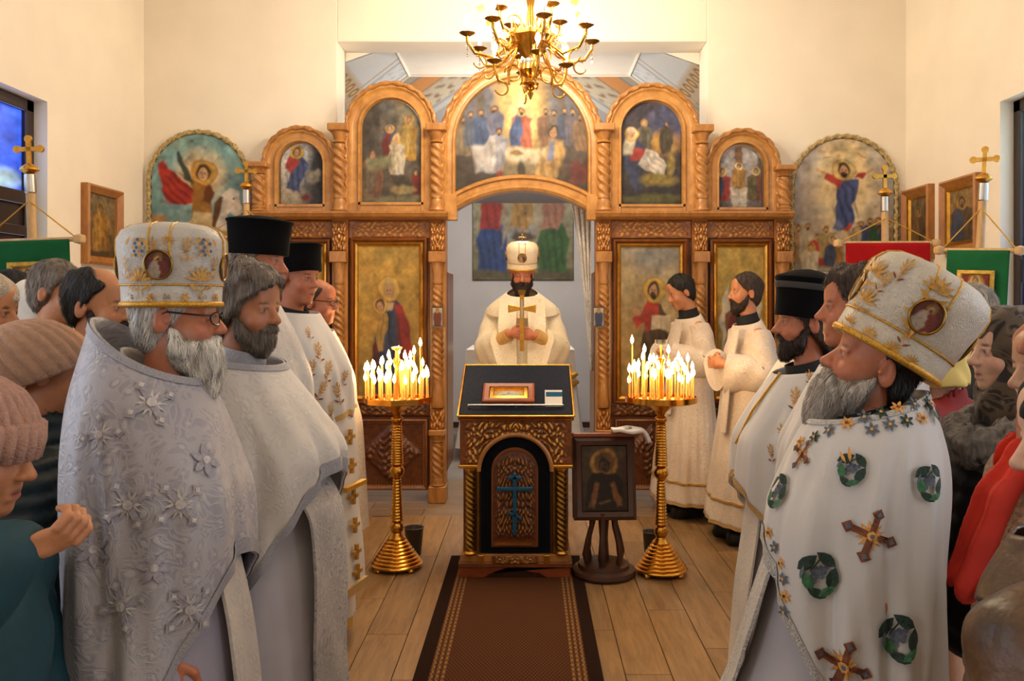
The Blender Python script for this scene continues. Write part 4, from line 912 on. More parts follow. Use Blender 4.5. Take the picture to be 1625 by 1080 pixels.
# ================================================================== ICON STAND
SY = 4.72; SX = X(958, SY)
st = empty('icon_stand', (SX, SY, 0.0088), math.radians(2)); tag(st, 'dark wooden floor stand holding an icon of a haloed saint on a round foot', 'stand')
MB().lathe([(.18, 0), (.185, .012), (.18, .03), (.15, .04), (.145, .06), (.1, .075)], 40).build('round_base', M['walnut'], st, smooth=35)
for i in range(6):
    t = 2*PI*i/6 + .3; cx_, sy_ = math.cos(t), math.sin(t)
    pth = [(.1*cx_, .1*sy_, .06), (.115*cx_, .115*sy_, .12), (.1*cx_, .1*sy_, .2), (.075*cx_, .075*sy_, .28), (.07*cx_, .07*sy_, .36)]; MB().tube(pth, [.016, .018, .014, .014, .018], 8).build('curved_leg', M['walnut'], st, smooth=60)
MB().lathe([(.035, .06), (.03, .12), (.024, .2), (.035, .36)], 14).build('stem', M['walnut'], st, smooth=50)
zA, zB = .32, .785; ti = Matrix.Translation((0, -.06, zA)) @ Matrix.Rotation(math.radians(-9), 4, 'X'); hh = zB - zA
MB().box(-.175, .175, 0, .12, 0, hh).xf(ti).build('desk_box', M['walnut'], st, bevel=.005)
MB().sweep([(-.178, 0), (-.178, hh), (.178, hh), (.178, 0)], [(0, 0), (0, .02), (-.02, .03), (-.045, .02), (-.05, 0)], closed=True).xf(ti).build('frame', M['walnut'], st, smooth=35)
MB().box(-.18, .18, -.03, .16, hh, hh + .025).xf(ti).build('top_shelf', M['red_wood'], st, bevel=.005)
c = Cv(60, 86, '#3d2a18', '#4a3a28').noise(.2, 7); c.ell(.5, .74, .3, .22, '#a87c3a', .12).ell(.5, .74, .22, .16, '#6b4a24', .2); c.poly([(.08, .0), (.1, .45), (.25, .58), (.75, .58), (.9, .45), (.92, 0)], '#1c1613', .03); c.poly([(.14, .05), (.3, .45), (.4, .42), (.28, .04)], '#8a5c34', .03).poly([(.62, .42), (.72, .45), (.9, .08), (.76, .05)], '#8a5c34', .03); c.head(.5, .7, .085, '#1f1510', '#5d4028', None, '#1f1510'); c.line(.4, .12, .62, .16, .02, '#7a5a34').noise(.2, 15)
panel('icon_painting', c, -.13, .13, .05, hh - .05, -.012, M['paint'], st, ti, thick=.012)
bk = empty('folded_cloth', (X(998, 4.7), 4.68, zB + .04)); tag(bk, 'folded white cloth lying on top of the dark icon stand', 'cloth')
V = []; F = []; nu, nv = 22, 14
for j in range(nv):
    for i in range(nu):
        u_, v_ = i/(nu-1), j/(nv-1); xx_ = -.1 + .23*u_ ; dr = max(0, u_ - .72)**1.5*.45; V.append((xx_ - dr*.3, -.06 + .12*v_, .013 + .006*math.sin(u_*9 + v_*4) - dr))
F = [(j*nu+i, j*nu+i+1, (j+1)*nu+i+1, (j+1)*nu+i) for j in range(nv-1) for i in range(nu-1)]
o = MB().add(V, F).build('cloth', M['cloth_white'], bk, smooth=60); md = o.modifiers.new('t', 'SOLIDIFY'); md.thickness = .02; md.offset = 0
MB().cbox((-.01, 0, .03), (.05, .03, .002)).build('printed_mark', M['beard_grey'], bk)

# ================================================================== BUCKETS
for (px, py, w_, h_, lab) in ((657, 884, .118, .165, 'small dark metal bucket behind the candle stand next to the lectern rug'), (1033, 890, .1, .16, 'small dark metal bucket half hidden behind the candle stand by the icon stand')):
    Y_ = 1.55*1300/(py - 484) + .06; b = MB().lathe([(w_*.36, 0), (w_*.38, .004), (w_*.5, h_), (w_*.53, h_ + .004), (w_*.5, h_ + .006), (w_*.46, h_), (w_*.36, .01)], 28).build('bucket', M['bucket_grey'], None, smooth=40); b.location = (X(px, Y_), Y_, 0); tag(b, lab, 'bucket')

# ================================================================== CANDLE STANDS
def candle_stand(px, Y_, tray_z, tr, label, grp, seed, lampada, oct_):
    e = empty('candle_stand', (X(px, Y_), Y_, 0)); tag(e, label, 'candle stand', 'brass candle stands'); k_ = tray_z / .98
    m = MB(); prof = [(.13, .02)]
    for i in range(9): r0 = .148 - .0125*i; z0 = .022 + .0185*i; prof += [(r0, z0), (r0 + .004, z0 + .008), (r0 - .004, z0 + .0165)]
    prof += [(.03, .2), (.026, .215)]; m.lathe(prof, 44); m.build('base', M['brass'], e, smooth=50)
    for i in range(4): t = PI/4 + i*PI/2; MB().lathe([(.012, 0), (.02, .008), (.018, .02), (.008, .03)], 12, (.135*math.cos(t), .135*math.sin(t), 0)).build('foot', M['brass'], e, smooth=50)
    MB().lathe([(.022, .2), (.036, .22), (.04, .24), (.034, .262), (.022, .275)], 28).build('knop', M['brass'], e, smooth=60)
    def ribbed(z0, z1, r0, r1, n):
        p = [(r0*.8, z0)]
        for i in range(n): q = (i + .5)/n; r = r0 + (r1 - r0)*q; zz_ = z0 + (z1 - z0)*i/n; dz = (z1 - z0)/n; p += [(r, zz_ + .1*dz), (r + .004, zz_ + .5*dz), (r, zz_ + .9*dz)]
        return p + [(r1*.8, z1)]
    MB().lathe(ribbed(.275, .53*k_, .034, .022, 14), 28).build('lower_shaft', M['brass'], e, smooth=50)
    MB().lathe([(.02, 0), (.03, .012), (.042, .03), (.044, .05), (.034, .07), (.02, .08)], 28, (0, 0, .53*k_)).build('knop', M['brass'], e, smooth=60)
    MB().lathe(ribbed(.61*k_, .86*k_, .036, .026, 16), 28).build('upper_shaft', M['brass'], e, smooth=50)
    MB().lathe([(.024, 0), (.036, .01), (.034, .03), (.02, .04), (.03, .06), (.06, .085), (.1, .115)], 28, (0, 0, .86*k_)).build('neck', M['brass'], e, smooth=60)
    n = 8 if oct_ else 32
    tray = MB().lathe([(.08, -.01), (tr*.96, -.004), (tr, .0), (tr, .032), (tr - .006, .032), (tr - .008, .01), (0.01, .008)], n, (0, 0, tray_z)).build('tray', M['brass'], e, smooth=30)
    m = MB();
    for i in range(n): pass
    sand = MB().lathe([(tr - .012, 0), (tr*.5, .006), (.01, .008)], 28, (0, 0, tray_z + .008)).build('sand_bed', M_plain('sand' + str(seed), '#c9a066', .9, var=.3, scale=200), e, smooth=60)
    m = MB(); rr = random.Random(seed)
    sockets = []
    for (nr, ra) in ((5, .062), (10, .1), (15, .15), (20, tr - .022)):
        for i in range(nr): t = 2*PI*(i + rr.random()*.5)/nr; sockets.append((ra*math.cos(t), ra*math.sin(t)))
    for i, (a_, b2) in enumerate(sockets): m.lathe([(.007, 0), (.009, .012), (.009, .02), (.005, .02)], 8, (a_, b2, tray_z + .006))
    m.build('candle_sockets', M['brass'], e, smooth=50)['kind'] = 'stuff'
    MB().lathe([(.02, 0), (.014, .02), (.012, .2), (.02, .23), (.03, .25)], 16, (0, 0, tray_z)).build('centre_post', M['brass'], e, smooth=50)
    if lampada: MB().lathe([(.02, 0), (.034, .006), (.036, .022), (.034, .03), (.03, .022)], 20, (0, 0, tray_z + .33)).build('oil_lamp_cup', M['rubber'], e, smooth=40); MB().tube([(0, 0, tray_z + .25), (0, 0, tray_z + .33)], .006, 8).build('lamp_stem', M['brass'], e)
    else: MB().lathe([(.03, 0), (.012, .02), (.01, .06), (.03, .07), (.034, .08), (.006, .085)], 16, (0, 0, tray_z + .245)).build('centre_finial', M['brass'], e, smooth=50)
    flames = []
    rr.shuffle(sockets)
    base_me = {}
    for i, (a_, b2) in enumerate(sockets):
        d = math.hypot(a_, b2)/tr; hgt = (.30 - .17*d)*(.72 + .5*rr.random())
        if rr.random() < .25: hgt *= .62
        if i == 3: hgt = .31; 
        q = round(hgt - .012, 2)
        cnd = empty('candle', (e.location.x + a_, Y_ + b2, tray_z + .0275)); cnd.rotation_euler = (rr.uniform(-.03, .03), rr.uniform(-.03, .03), 0); tag(cnd, 'thin lit amber candle standing in ' + grp, 'candle', 'lit candles in ' + grp)
        if q not in base_me:
            o1 = MB().tube([(0, 0, 0), (0, 0, q)], .0042, 8).build('wax_stick', M['wax'], None, smooth=60); o2 = MB().tube([(0, 0, q), (.0005, 0, q + .008)], .0009, 5).build('wick', M['black_cloth'], None)
            o3 = MB().lathe([(.001, 0), (.008, .009), (.0105, .02), (.008, .034), (.003, .046), (.0004, .054)], 10, (0, 0, q + .003)).build('flame', M['flame'], None, smooth=80)
            base_me[q] = (o1.data, o2.data, o3.data)
            for o_ in (o1, o2, o3): bpy.data.objects.remove(o_)
        for nm, me_ in zip(('wax_stick', 'wick', 'flame'), base_me[q]):
            o_ = bpy.data.objects.new(nm, me_); COL.objects.link(o_); o_.parent = cnd
        flames.append((a_, b2, q))
    for i in range(3):
        d_ = bpy.data.lights.new('candle_glow', 'POINT'); d_.energy = 3.2; d_.color = (1, .62, .28); d_.shadow_soft_size = .08
        o_ = bpy.data.objects.new('candle_glow', d_); COL.objects.link(o_); o_.parent = e; t = i*2.1; o_.location = (.1*math.cos(t), .1*math.sin(t), tray_z + .34)
    return e
candle_stand(630, 4.84, Z(638, 4.84), .205, 'brass candle stand with eight-sided tray beside the mother and child icon', 'the eight-sided tray', 11, False, True)
candle_stand(1049, 4.75, Z(637, 4.75), .208, 'brass candle stand with round tray and dark oil lamp beside the servers', 'the round tray', 23, True, False)

# ================================================================== CHANDELIER
CHY = 5.15
def chandelier(loc, label, power):
    e = empty('chandelier', loc); tag(e, label, 'chandelier')
    MB().lathe([(.004, -.02), (.012, .0), (.02, .02), (.01, .035), (.024, .045), (.03, .055), (.012, .065), (.045, .075), (.05, .08), (.014, .085), (.018, .11), (.05, .13), (.07, .16), (.06, .2), (.03, .215)], 24).build('finial', M['brass'], e, smooth=40)
    MB().lathe([(.055, .18), (.062, .2), (.058, .225), (.03, .24)], 20).build('glass_drop', M['silver'], e, smooth=50)
    bowl = MB().lathe([(.03, .23), (.06, .26), (.1, .31), (.14, .35), (.15, .36), (.15, .385), (.13, .38)], 32, rfun=lambda r, z, t: r*(1 + .05*math.cos(8*t))).build('bowl', M['brass_dark'], e, smooth=40)
    MB().lathe([(.02, .36), (.03, .45), (.018, .55), (.03, .62), (.014, .7), (.01, ZC - loc[2])], 16).build('stem', M['brass'], e, smooth=50)
    MB().lathe([(.03, -.08), (.07, -.02), (.075, 0)], 20, (0, 0, ZC - loc[2])).build('ceiling_rose', M['brass'], e, smooth=50)
    for ring, (n, R_, z0, off) in enumerate(((8, .40, .36, .2), (4, .23, .5, .6), (4, .23, .2, .2))):
        for i in range(n):
            t = 2*PI*i/n + off; c_, s_ = math.cos(t), math.sin(t)
            P = lambda r, z: (r*c_, r*s_, z)
            arm = MB().tube([P(.06, .36), P(.14, z0 - .05), P(R_*.6, z0 - .13), P(R_*.88, z0 - .11), P(R_, z0 - .04), P(R_, z0)], .010, 8).build('arm', M['brass'], e, smooth=60)
            m = MB().tube([P(R_*.5 + .05*math.cos(q), z0 - .06 + .05*math.sin(q)) for q in np.linspace(0, 5.2, 14)], .006, 6); m.tube([P(R_*.8 + .04*math.cos(q), z0 - .16 + .04*math.sin(q)) for q in np.linspace(1, 6, 14)], .006, 6); m.build('scroll', M['gold'], arm, smooth=60)
            MB().lathe([(.01, -.01), (.03, 0), (.05, .012), (.044, .016), (.014, .014)], 16, P(R_, z0)).build('drip_cup', M['brass_dark'], arm, smooth=40)
            MB().lathe([(.011, 0), (.011, .05)], 12, P(R_, z0 + .014)).build('candle_sleeve', M['cloth_white'], arm, smooth=40)
            MB().lathe([(.008, 0), (.017, .018), (.019, .03), (.013, .05), (.004, .068)], 12, P(R_, z0 + .064)).build('bulb', M['bulb'], arm, smooth=60)
            if ring == 0:
                m = MB(); 
                for q in range(3): z_ = z0 - .03 - q*.03; m.lathe([(.001, -.018), (.008, -.006), (.001, .006)], 6, P(R_ + .0, z_ - .03))
                m.build('crystal_drop', M['lens_glass'], arm)
                MB().cbox((0, 0, 0), (.05, .004, .035)).xf(Matrix.Translation(P(R_*.8, z0 + .17)) @ Matrix.Rotation(t, 4, 'Z') @ Matrix.Rotation(.5, 4, 'Y')).build('leaf_ornament', M['gold'], arm, bevel=.0015)
    for i in range(6):
        t = 2*PI*i/6; d_ = bpy.data.lights.new('chandelier_light', 'POINT'); d_.energy = power; d_.color = (1, .83, .60); d_.shadow_soft_size = .05
        o_ = bpy.data.objects.new('chandelier_light', d_); COL.objects.link(o_); o_.parent = e; o_.location = (.40*math.cos(t), .40*math.sin(t), .53)
    return e
chandelier((X(842, CHY), CHY, Z(158, CHY) + .02), 'ornate brass chandelier with lit bulbs hanging above the doorway arch', 23)
sl_ = empty('sanctuary_fill_lamp', (-.1, 8.3, 3.05)); tag(sl_, 'added fill lamp hidden in the sanctuary behind the screen', 'lamp')  # added lamp, hidden behind the arch, to brighten the dark sanctuary
MB().lathe([(.01, 0), (.12, .02), (.16, .08), (.14, .14), (.03, .16)], 24).build('shade', M_emit('fill_lamp_glow', '#fff0d8', 3), sl_, smooth=50); MB().tube([(0, 0, .16), (0, 0, .5)], .01, 8).build('rod', M['brass'], sl_)
d_ = bpy.data.lights.new('sanctuary_fill_light', 'POINT'); d_.energy = 120; d_.color = (1, .92, .82); d_.shadow_soft_size = .2; o_ = bpy.data.objects.new('sanctuary_fill_light', d_); COL.objects.link(o_); o_.parent = sl_; o_.location = (0, 0, -.1)
chandelier((X(842, CHY), .4, 3.0), 'added fill-light chandelier out of view further back in the nave', 4)  # unseen chandelier added to give the near nave weak fill light
# ================================================================== PEOPLE: implicit-surface bodies, lofted vestments
def axis(lo, hi, coarse, fines):
    out = [lo]; x_ = lo
    while x_ < hi:
        h = coarse
        for (a, b, f) in fines:
            if a - 1e-6 <= x_ < b: h = min(h, f)
            elif x_ < a < x_ + h: h = max(a - x_, f)
        x_ += h; out.append(x_)
    return np.array(out, np.float32)
def sstep(a, b, x_): t = np.clip((x_ - a) / (b - a), 0, 1); return t * t * (3 - 2 * t)
class SDF:
    def __init__(s, xs, ys, zs): s.x, s.y, s.z = xs, ys, zs; s.F = np.full((len(xs), len(ys), len(zs)), .5, np.float32)
    def win(s, lo, hi):
        sl = []
        for ax, a, b in zip((s.x, s.y, s.z), lo, hi): i0 = max(0, np.searchsorted(ax, a) - 1); i1 = min(len(ax), np.searchsorted(ax, b) + 1); sl.append(slice(i0, max(i1, i0)))
        return tuple(sl)
    def grid(s, sl): return s.x[sl[0]][:, None, None], s.y[sl[1]][None, :, None], s.z[sl[2]][None, None, :]
    def comb(s, sl, d, k, op):
        F = s.F[sl]
        if F.size == 0: return
        if op == 'u':
            h = np.clip(.5 + .5 * (F - d) / k, 0, 1); s.F[sl] = F * (1 - h) + d * h - k * h * (1 - h)
        else:
            d = -d; h = np.clip(.5 - .5 * (F - d) / k, 0, 1); s.F[sl] = F * (1 - h) + d * h + k * h * (1 - h)
    def ell(s, c, r, k=.01, op='u', rot=None):
        mg = max(r) + 2.5 * k + .03; sl = s.win([q - mg for q in c], [q + mg for q in c]); x_, y_, z_ = s.grid(sl); x_ = x_ - c[0]; y_ = y_ - c[1]; z_ = z_ - c[2]
        if rot is not None:
            R_ = np.array(rot); x_, y_, z_ = R_[0,0]*x_ + R_[1,0]*y_ + R_[2,0]*z_, R_[0,1]*x_ + R_[1,1]*y_ + R_[2,1]*z_, R_[0,2]*x_ + R_[1,2]*y_ + R_[2,2]*z_
        k0 = np.sqrt((x_/r[0])**2 + (y_/r[1])**2 + (z_/r[2])**2); k1 = np.sqrt((x_/r[0]**2)**2 + (y_/r[1]**2)**2 + (z_/r[2]**2)**2) + 1e-9
        s.comb(sl, k0 * (k0 - 1) / k1, k, op); return s
    def cap(s, a, b, ra, rb=None, k=.012, op='u', flat=None):
        rb = ra if rb is None else rb; a = np.array(a, float); b = np.array(b, float); mg = max(ra, rb) + 2.5 * k + .03
        sl = s.win(np.minimum(a, b) - mg, np.maximum(a, b) + mg); x_, y_, z_ = s.grid(sl); d = b - a; L2 = d @ d + 1e-12
        t = np.clip(((x_ - a[0]) * d[0] + (y_ - a[1]) * d[1] + (z_ - a[2]) * d[2]) / L2, 0, 1)
        s.comb(sl, np.sqrt((x_ - a[0] - t*d[0])**2 + (y_ - a[1] - t*d[1])**2 + (z_ - a[2] - t*d[2])**2) - (ra + (rb - ra) * t), k, op); return s
    def half(s, n, d):           # keep where n.p > d
        x_, y_, z_ = s.grid((slice(None),) * 3); s.F = np.maximum(s.F, d - (n[0]*x_ + n[1]*y_ + n[2]*z_)); return s
    def disp(s, fn):
        x_, y_, z_ = s.grid((slice(None),) * 3); m = abs(s.F) < .08
        d = fn(x_ + 0*y_ + 0*z_, y_ + 0*x_ + 0*z_, z_ + 0*x_ + 0*y_); s.F = np.where(m, s.F + d, s.F); return s
    def mesh(s):
        F = s.F; xs, ys, zs = s.x, s.y, s.z; ins = F < 0; c = np.zeros(np.array(F.shape) - 1, np.int8)
        for i in (0, 1):
            for j in (0, 1):
                for k in (0, 1): c += ins[i:F.shape[0]-1+i, j:F.shape[1]-1+j, k:F.shape[2]-1+k]
        A = np.argwhere((c > 0) & (c < 8)); acc = np.zeros((len(A), 3)); cnt = np.zeros(len(A))
        cor = [(i, j, k) for i in (0, 1) for j in (0, 1) for k in (0, 1)]
        vals = {q: F[A[:,0]+q[0], A[:,1]+q[1], A[:,2]+q[2]] for q in cor}; pos = {q: np.stack([xs[A[:,0]+q[0]], ys[A[:,1]+q[1]], zs[A[:,2]+q[2]]], 1) for q in cor}
        for a in cor:
            for d in range(3):
                if a[d] == 0:
                    b = list(a); b[d] = 1; b = tuple(b); va, vb = vals[a], vals[b]; m = (va < 0) != (vb < 0); t = (va / (va - vb + 1e-12))[m][:, None]
                    acc[m] += pos[a][m] * (1 - t) + pos[b][m] * t; cnt[m] += 1
        V = acc / cnt[:, None]; idx = np.full(c.shape, -1, np.int32); idx[A[:,0], A[:,1], A[:,2]] = np.arange(len(A)); Q = []
        for d in range(3):
            e1, e2 = [(1, 2), (2, 0), (0, 1)][d]; n = np.array(F.shape); sA = [slice(None)]*3; sB = [slice(None)]*3; sA[d] = slice(0, n[d]-1); sB[d] = slice(1, n[d])
            a = ins[tuple(sA)]; b = ins[tuple(sB)]; E = np.argwhere(a != b); E = E[(E[:, e1] > 0) & (E[:, e2] > 0) & (E[:, e1] < n[e1]-1) & (E[:, e2] < n[e2]-1)]
            fl_ = a[E[:,0], E[:,1], E[:,2]]; ids = []
            for (o1, o2) in ((-1, -1), (0, -1), (0, 0), (-1, 0)): P = E.copy(); P[:, e1] += o1; P[:, e2] += o2; ids.append(idx[P[:,0], P[:,1], P[:,2]])
            q = np.stack(ids, 1); q[~fl_] = q[~fl_][:, ::-1]; Q.append(q)
        Q = np.vstack(Q); return V, Q[(Q >= 0).all(1)]
def wob(x_, y_, z_, f=30, a=1.0, ph=0.0):
    return a * (np.sin(x_*f + 1.3*np.sin(y_*f*.7 + ph) + ph) * np.sin(y_*f*1.1 + 1.1*np.sin(z_*f*.6 - ph)) * np.sin(z_*f*.9 + 1.2*np.sin(x_*f*.8 + ph*2)))

def vec(*a): return np.array(a, float)
def hand(S, wrist, d, n, side, curl=.6, s=1.0, out=None):
    """palm + five separate bent fingers; d = pointing direction, n = palm normal, side=+1/-1 puts the thumb on +-(d x n)"""
    d = d/np.linalg.norm(d); n = n - d*(n @ d); n = n/np.linalg.norm(n); w = np.cross(d, n) * side
    pc = wrist + d*.05*s; S.ell(pc, (.040*s, .046*s, .015*s), .008, rot=np.stack([w, d, n], 1)); S.cap(wrist - d*.01, wrist + d*.03*s, .024*s, .026*s, .015)
    lens = (.072, .08, .074, .058)
    for i in range(4):
        off = (.030 - .0195*i) * s; p = wrist + d*.085*s + w*off - n*.002; L = lens[i]*s; ang = .15 + curl*.35; segs = (.42, .33, .25)
        for q in range(3):
            a = ang; dd = d*math.cos(a) + n*math.sin(a); p2 = p + dd*L*segs[q]; S.cap(p, p2, (.0098 - .0009*q)*s, (.0092 - .0009*q)*s, .004); p = p2; ang += curl*1.05
    p = wrist + d*.025*s + w*.034*s + n*.004; dd = (d*.75 + w*.6 + n*(.25 + curl*.3)); dd /= np.linalg.norm(dd); p2 = p + dd*.036*s; S.cap(p, p2, .0125*s, .0105*s, .008)
    dd = (d*.9 + w*(.1 - curl*.35) + n*(.2 + curl*.5)); dd /= np.linalg.norm(dd); S.cap(p2, p2 + dd*.03*s, .0105*s, .009*s, .004)

SK = {'light': '#c58d6b', 'red': '#b9714f', 'warm': '#bd7f56', 'pale': '#caa084', 'tan': '#a96d48'}
class Person:
    def __init__(s, label, px, Y_, zE, rz, pitch=0, yaw=0, roll=0, skin='light', group=None, hs=.006, scale=1.0, dX=0):
        s.root = empty('person', (X(px, Y_) + dX, Y_, 0), math.radians(rz)); tag(s.root, label, 'person', group); s.zE = zE; s.k = scale; s.hs = hs; s.skin = skin
        s.R = Matrix.Rotation(math.radians(yaw), 4, 'Z') @ Matrix.Rotation(math.radians(pitch), 4, 'X') @ Matrix.Rotation(math.radians(roll), 4, 'Y')
        s.piv = Vector((0, -.03, zE - .14)); s.H = Matrix.Translation(s.piv) @ s.R @ Matrix.Translation(-s.piv) @ Matrix.Translation((0, 0, zE)) @ Matrix.Scale(scale, 4)
    def bend(s, V):
        w = sstep(s.zE - .24, s.zE - .11, V[:, 2])[:, None]; q = s.R.to_quaternion(); ang, axv = q.angle, q.axis
        if abs(ang) < 1e-4: return V
        a = ang * w[:, 0]; K = np.array(axv); P = V - np.array(s.piv); c_, s_ = np.cos(a)[:, None], np.sin(a)[:, None]
        return P*c_ + np.cross(K, P)*s_ + K*(P @ K)[:, None]*(1 - c_) + np.array(s.piv)
    def body(s, arms=None, hands=(), eyes='#3a2a1c', brow='#3a2a1e', bulk=.86, stub=None, fem=False, closed=False, lips='#9c4f42', female=None):
        zE, k = s.zE, s.k; hs = s.hs; z0 = zE - .14
        arms = arms or {1: (vec(.2, -.03, zE-.55), vec(.16, .06, zE-.78)), -1: (vec(-.2, -.03, zE-.55), vec(-.16, .06, zE-.78))}
        fx = [(-.1, .1, hs)]; fy = [(-.13, .14, hs)]; fz = [(zE - .16, zE + .15, hs)]; lo = vec(-.3, -.22, -.02); hi = vec(.3, .2, zE + .17)
        for sd, (el, wr) in arms.items(): lo = np.minimum(lo, np.minimum(el, wr) - .1); hi = np.maximum(hi, np.maximum(el, wr) + .1)
        for h in hands:
            c = h['w'] + h['d']/np.linalg.norm(h['d'])*.09; g = h.get('g', .0045); lo = np.minimum(lo, c - .14); hi = np.maximum(hi, c + .14)
            fx.append((c[0]-.1, c[0]+.1, g)); fy.append((c[1]-.1, c[1]+.1, g)); fz.append((c[2]-.11, c[2]+.11, g))
        S = SDF(axis(lo[0], hi[0], .024, fx), axis(lo[1], hi[1], .024, fy), axis(lo[2], hi[2], .026, fz))
        hp = .52*zE; b = bulk
        S.ell((0, -.02, zE-.44), (.155*b, .105*b, .2), .04); S.ell((0, -.01, zE-.66), (.14*b, .105*b, .17), .04); S.ell((0, -.01, hp+.04), (.155*b, .11*b, .13), .05)
        S.cap((-.13*b, -.02, zE-.27), (.13*b, -.02, zE-.27), .055, k=.05)
        for sd in (-1, 1):
            S.cap((sd*.08, 0, hp), (sd*.085, 0, .48), .078, .055, .03); S.cap((sd*.085, 0, .48), (sd*.085, -.02, .09), .055, .04, .03); S.cap((sd*.085, -.04, .045), (sd*.1, .13, .035), .042, .034, .02)
            el, wr = arms[sd]; S.cap((sd*.165*b, -.02, zE-.29), el, .05, .04, .03); S.cap(el, wr, .04, .028, .015)
        S.cap((0, -.035, zE-.26), (0, -.015, zE-.07), .058, .052, .03)
        # head
        o = vec(0, 0, zE); K = lambda p: o + vec(*p)*k; r = lambda q: tuple(v*k for v in q)
        S.ell(K((0, -.008, .045)), r((.076, .095, .085)), .02); S.ell(K((0, .03, -.035)), r((.058, .064, .085)), .03); S.ell(K((0, .066, -.104)), r((.024, .02, .018)), .025)
        S.cap(K((-.035, .074, .024)), K((.035, .074, .024)), .014*k, k=.012); S.ell(K((0, .07, .055)), r((.05, .025, .04)), .02)
        for e in (-1, 1):
            S.ell(K((e*.034, .102, .0)), r((.022, .019, .016)), .010, 's'); S.ell(K((e*.0315, .0765, .0)), r((.0135, .0135, .0115)), .004)
            S.ell(K((e*.042, .062, -.035)), r((.022, .02, .022)), .022); S.cap(K((e*.018, .09, .009)), K((e*.046, .08, .008)), .0045*k, k=.005)
            S.ell(K((e*.079, -.012, -.006)), r((.010, .019, .034)), .006, rot=np.array(Matrix.Rotation(-.2, 3, 'X') @ Matrix.Rotation(e*.3, 3, 'Z'))); S.ell(K((e*.090, -.006, -.001)), r((.007, .0115, .021)), .004, 's'); S.ell(K((e*.083, .004, -.008)), r((.005, .005, .008)), .004); S.cap(K((e*.084, -.016, .018)), K((e*.086, -.018, -.018)), .003*k, k=.003)
            S.ell(K((e*.012, .099, -.036)), r((.009, .011, .008)), .006)
        S.cap(K((0, .083, .014)), K((0, .110, -.03)), .0085*k, .0115*k, .012); S.ell(K((0, .112, -.033)), r((.011, .011, .010)), .006)
        S.cap(K((-.018, .082, -.064)), K((.018, .082, -.064)), .0075*k, k=.008); S.cap(K((-.015, .083, -.079)), K((.015, .083, -.079)), .0085*k, k=.008); S.cap(K((-.021, .094, -.0715)), K((.021, .094, -.0715)), .0035*k, k=.004, op='s')
        for h in hands: hand(S, h['w'], h['d'], h['n'], h['s'], h.get('c', .7), h.get('k', 1.0))
        V, Q = S.mesh(); L = (V - o) / k
        col = np.tile(np.array(C(SK[s.skin])), (len(V), 1)); hd = V[:, 2] > zE - .2
        def spot(c, r_, hx, a=1.0, soft=.5):
            nonlocal col
            d = np.sqrt((((L - np.array(c)) / np.array(r_))**2).sum(1)); m = np.clip((1 - d)/soft, 0, 1)*a; col = col*(1 - m[:, None]) + np.array(C(hx))*m[:, None]
        if stub:
            for e in (-1, 1): spot((e*.055, .03, -.07), (.045, .06, .05), stub, .55, .7); spot((e*.068, .005, -.03), (.02, .03, .05), stub, .45, .8)
            spot((0, .07, -.1), (.05, .05, .05), stub, .6, .6)
        rd = '#a8503c' if s.skin in ('red', 'warm') else '#b9705c'
        for e in (-1, 1):
            spot((e*.045, .07, -.03), (.03, .03, .03), rd, .45, 1); spot((e*.08, -.01, -.005), (.03, .03, .04), rd, .35, 1)
            spot((e*.033, .09, .0195), (.021, .03, .0055), brow, .8); 
            if not closed:
                spot((e*.0315, .088, -.001), (.0125, .012, .0065), '#b5a99c', .9); spot((e*.0315, .092, -.0005), (.0085, .012, .007), eyes, 1)
            spot((e*.033, .085, -.012), (.02, .02, .008), '#8a5844', .5, .9); spot((e*.02, .08, .004), (.012, .02, .012), '#8a5844', .4, .9)
            spot((e*.0315, .09, .0055 if not closed else -.003), (.015, .02, .0028), '#3a231a', .7)
        spot((0, .113, -.032), (.02, .02, .02), rd, .4, 1); spot((0, .09, -.0715), (.024, .02, .013), lips, .75); spot((0, .094, -.0715), (.022, .02, .003), '#4a1f1a', .8)
        V = s.bend(V); me = np_mesh('body', V, Q); set_col(me, col); ob = mkobj('body', me, M['skin'], s.root); return ob
    def strands(s, base, mat, n, L, flow, name, crown):
        me = base.data; co = np.empty(len(me.vertices)*3, np.float32); me.vertices.foreach_get('co', co); co = co.reshape(-1, 3)
        bvh = BVHTree.FromPolygons([v.co for v in me.vertices], [p.vertices for p in me.polygons]); rg = np.random.default_rng(len(co)); R_ = s.H.to_3x3(); fl_ = (R_ @ Vector(flow)).normalized(); cw = s.H @ Vector((0, -.01, .13))
        V = []; F = []; K_ = 5
        for i in rg.integers(0, len(co), n):
            p = Vector(co[i]) + Vector(rg.normal(size=3)*.003); g = (fl_ + ((p - cw).normalized() if crown else Vector((0, 0, 0))) + Vector(rg.normal(size=3)*.28)).normalized(); st_ = L*(.5 + rg.random()*.8)/K_; w0 = .0011 + .0011*rg.random(); b0 = len(V); nor = None
            for q in range(K_ + 1):
                loc, nn, _, _ = bvh.find_nearest(p)
                if loc is None: break
                nor = nn; t_ = g - nn*g.dot(nn)
                if t_.length < 1e-4: t_ = g.copy()
                t_.normalize(); off = .0012 + .0011*q; c_ = loc + nn*off if (loc - p).length < .012 else p; wd = nn.cross(t_).normalized()*(w0*(1 - q/(K_ + .3))); V.append(c_ + wd); V.append(c_ - wd); p = c_ + t_*st_
            if len(V) - b0 == 2*(K_ + 1): F += [(b0 + 2*q, b0 + 2*q + 1, b0 + 2*q + 3, b0 + 2*q + 2) for q in range(K_)]
        o = mkobj(name, np_mesh(name, np.array([tuple(v) for v in V]), np.array(F)), mat, base); o['kind'] = 'stuff'; return o
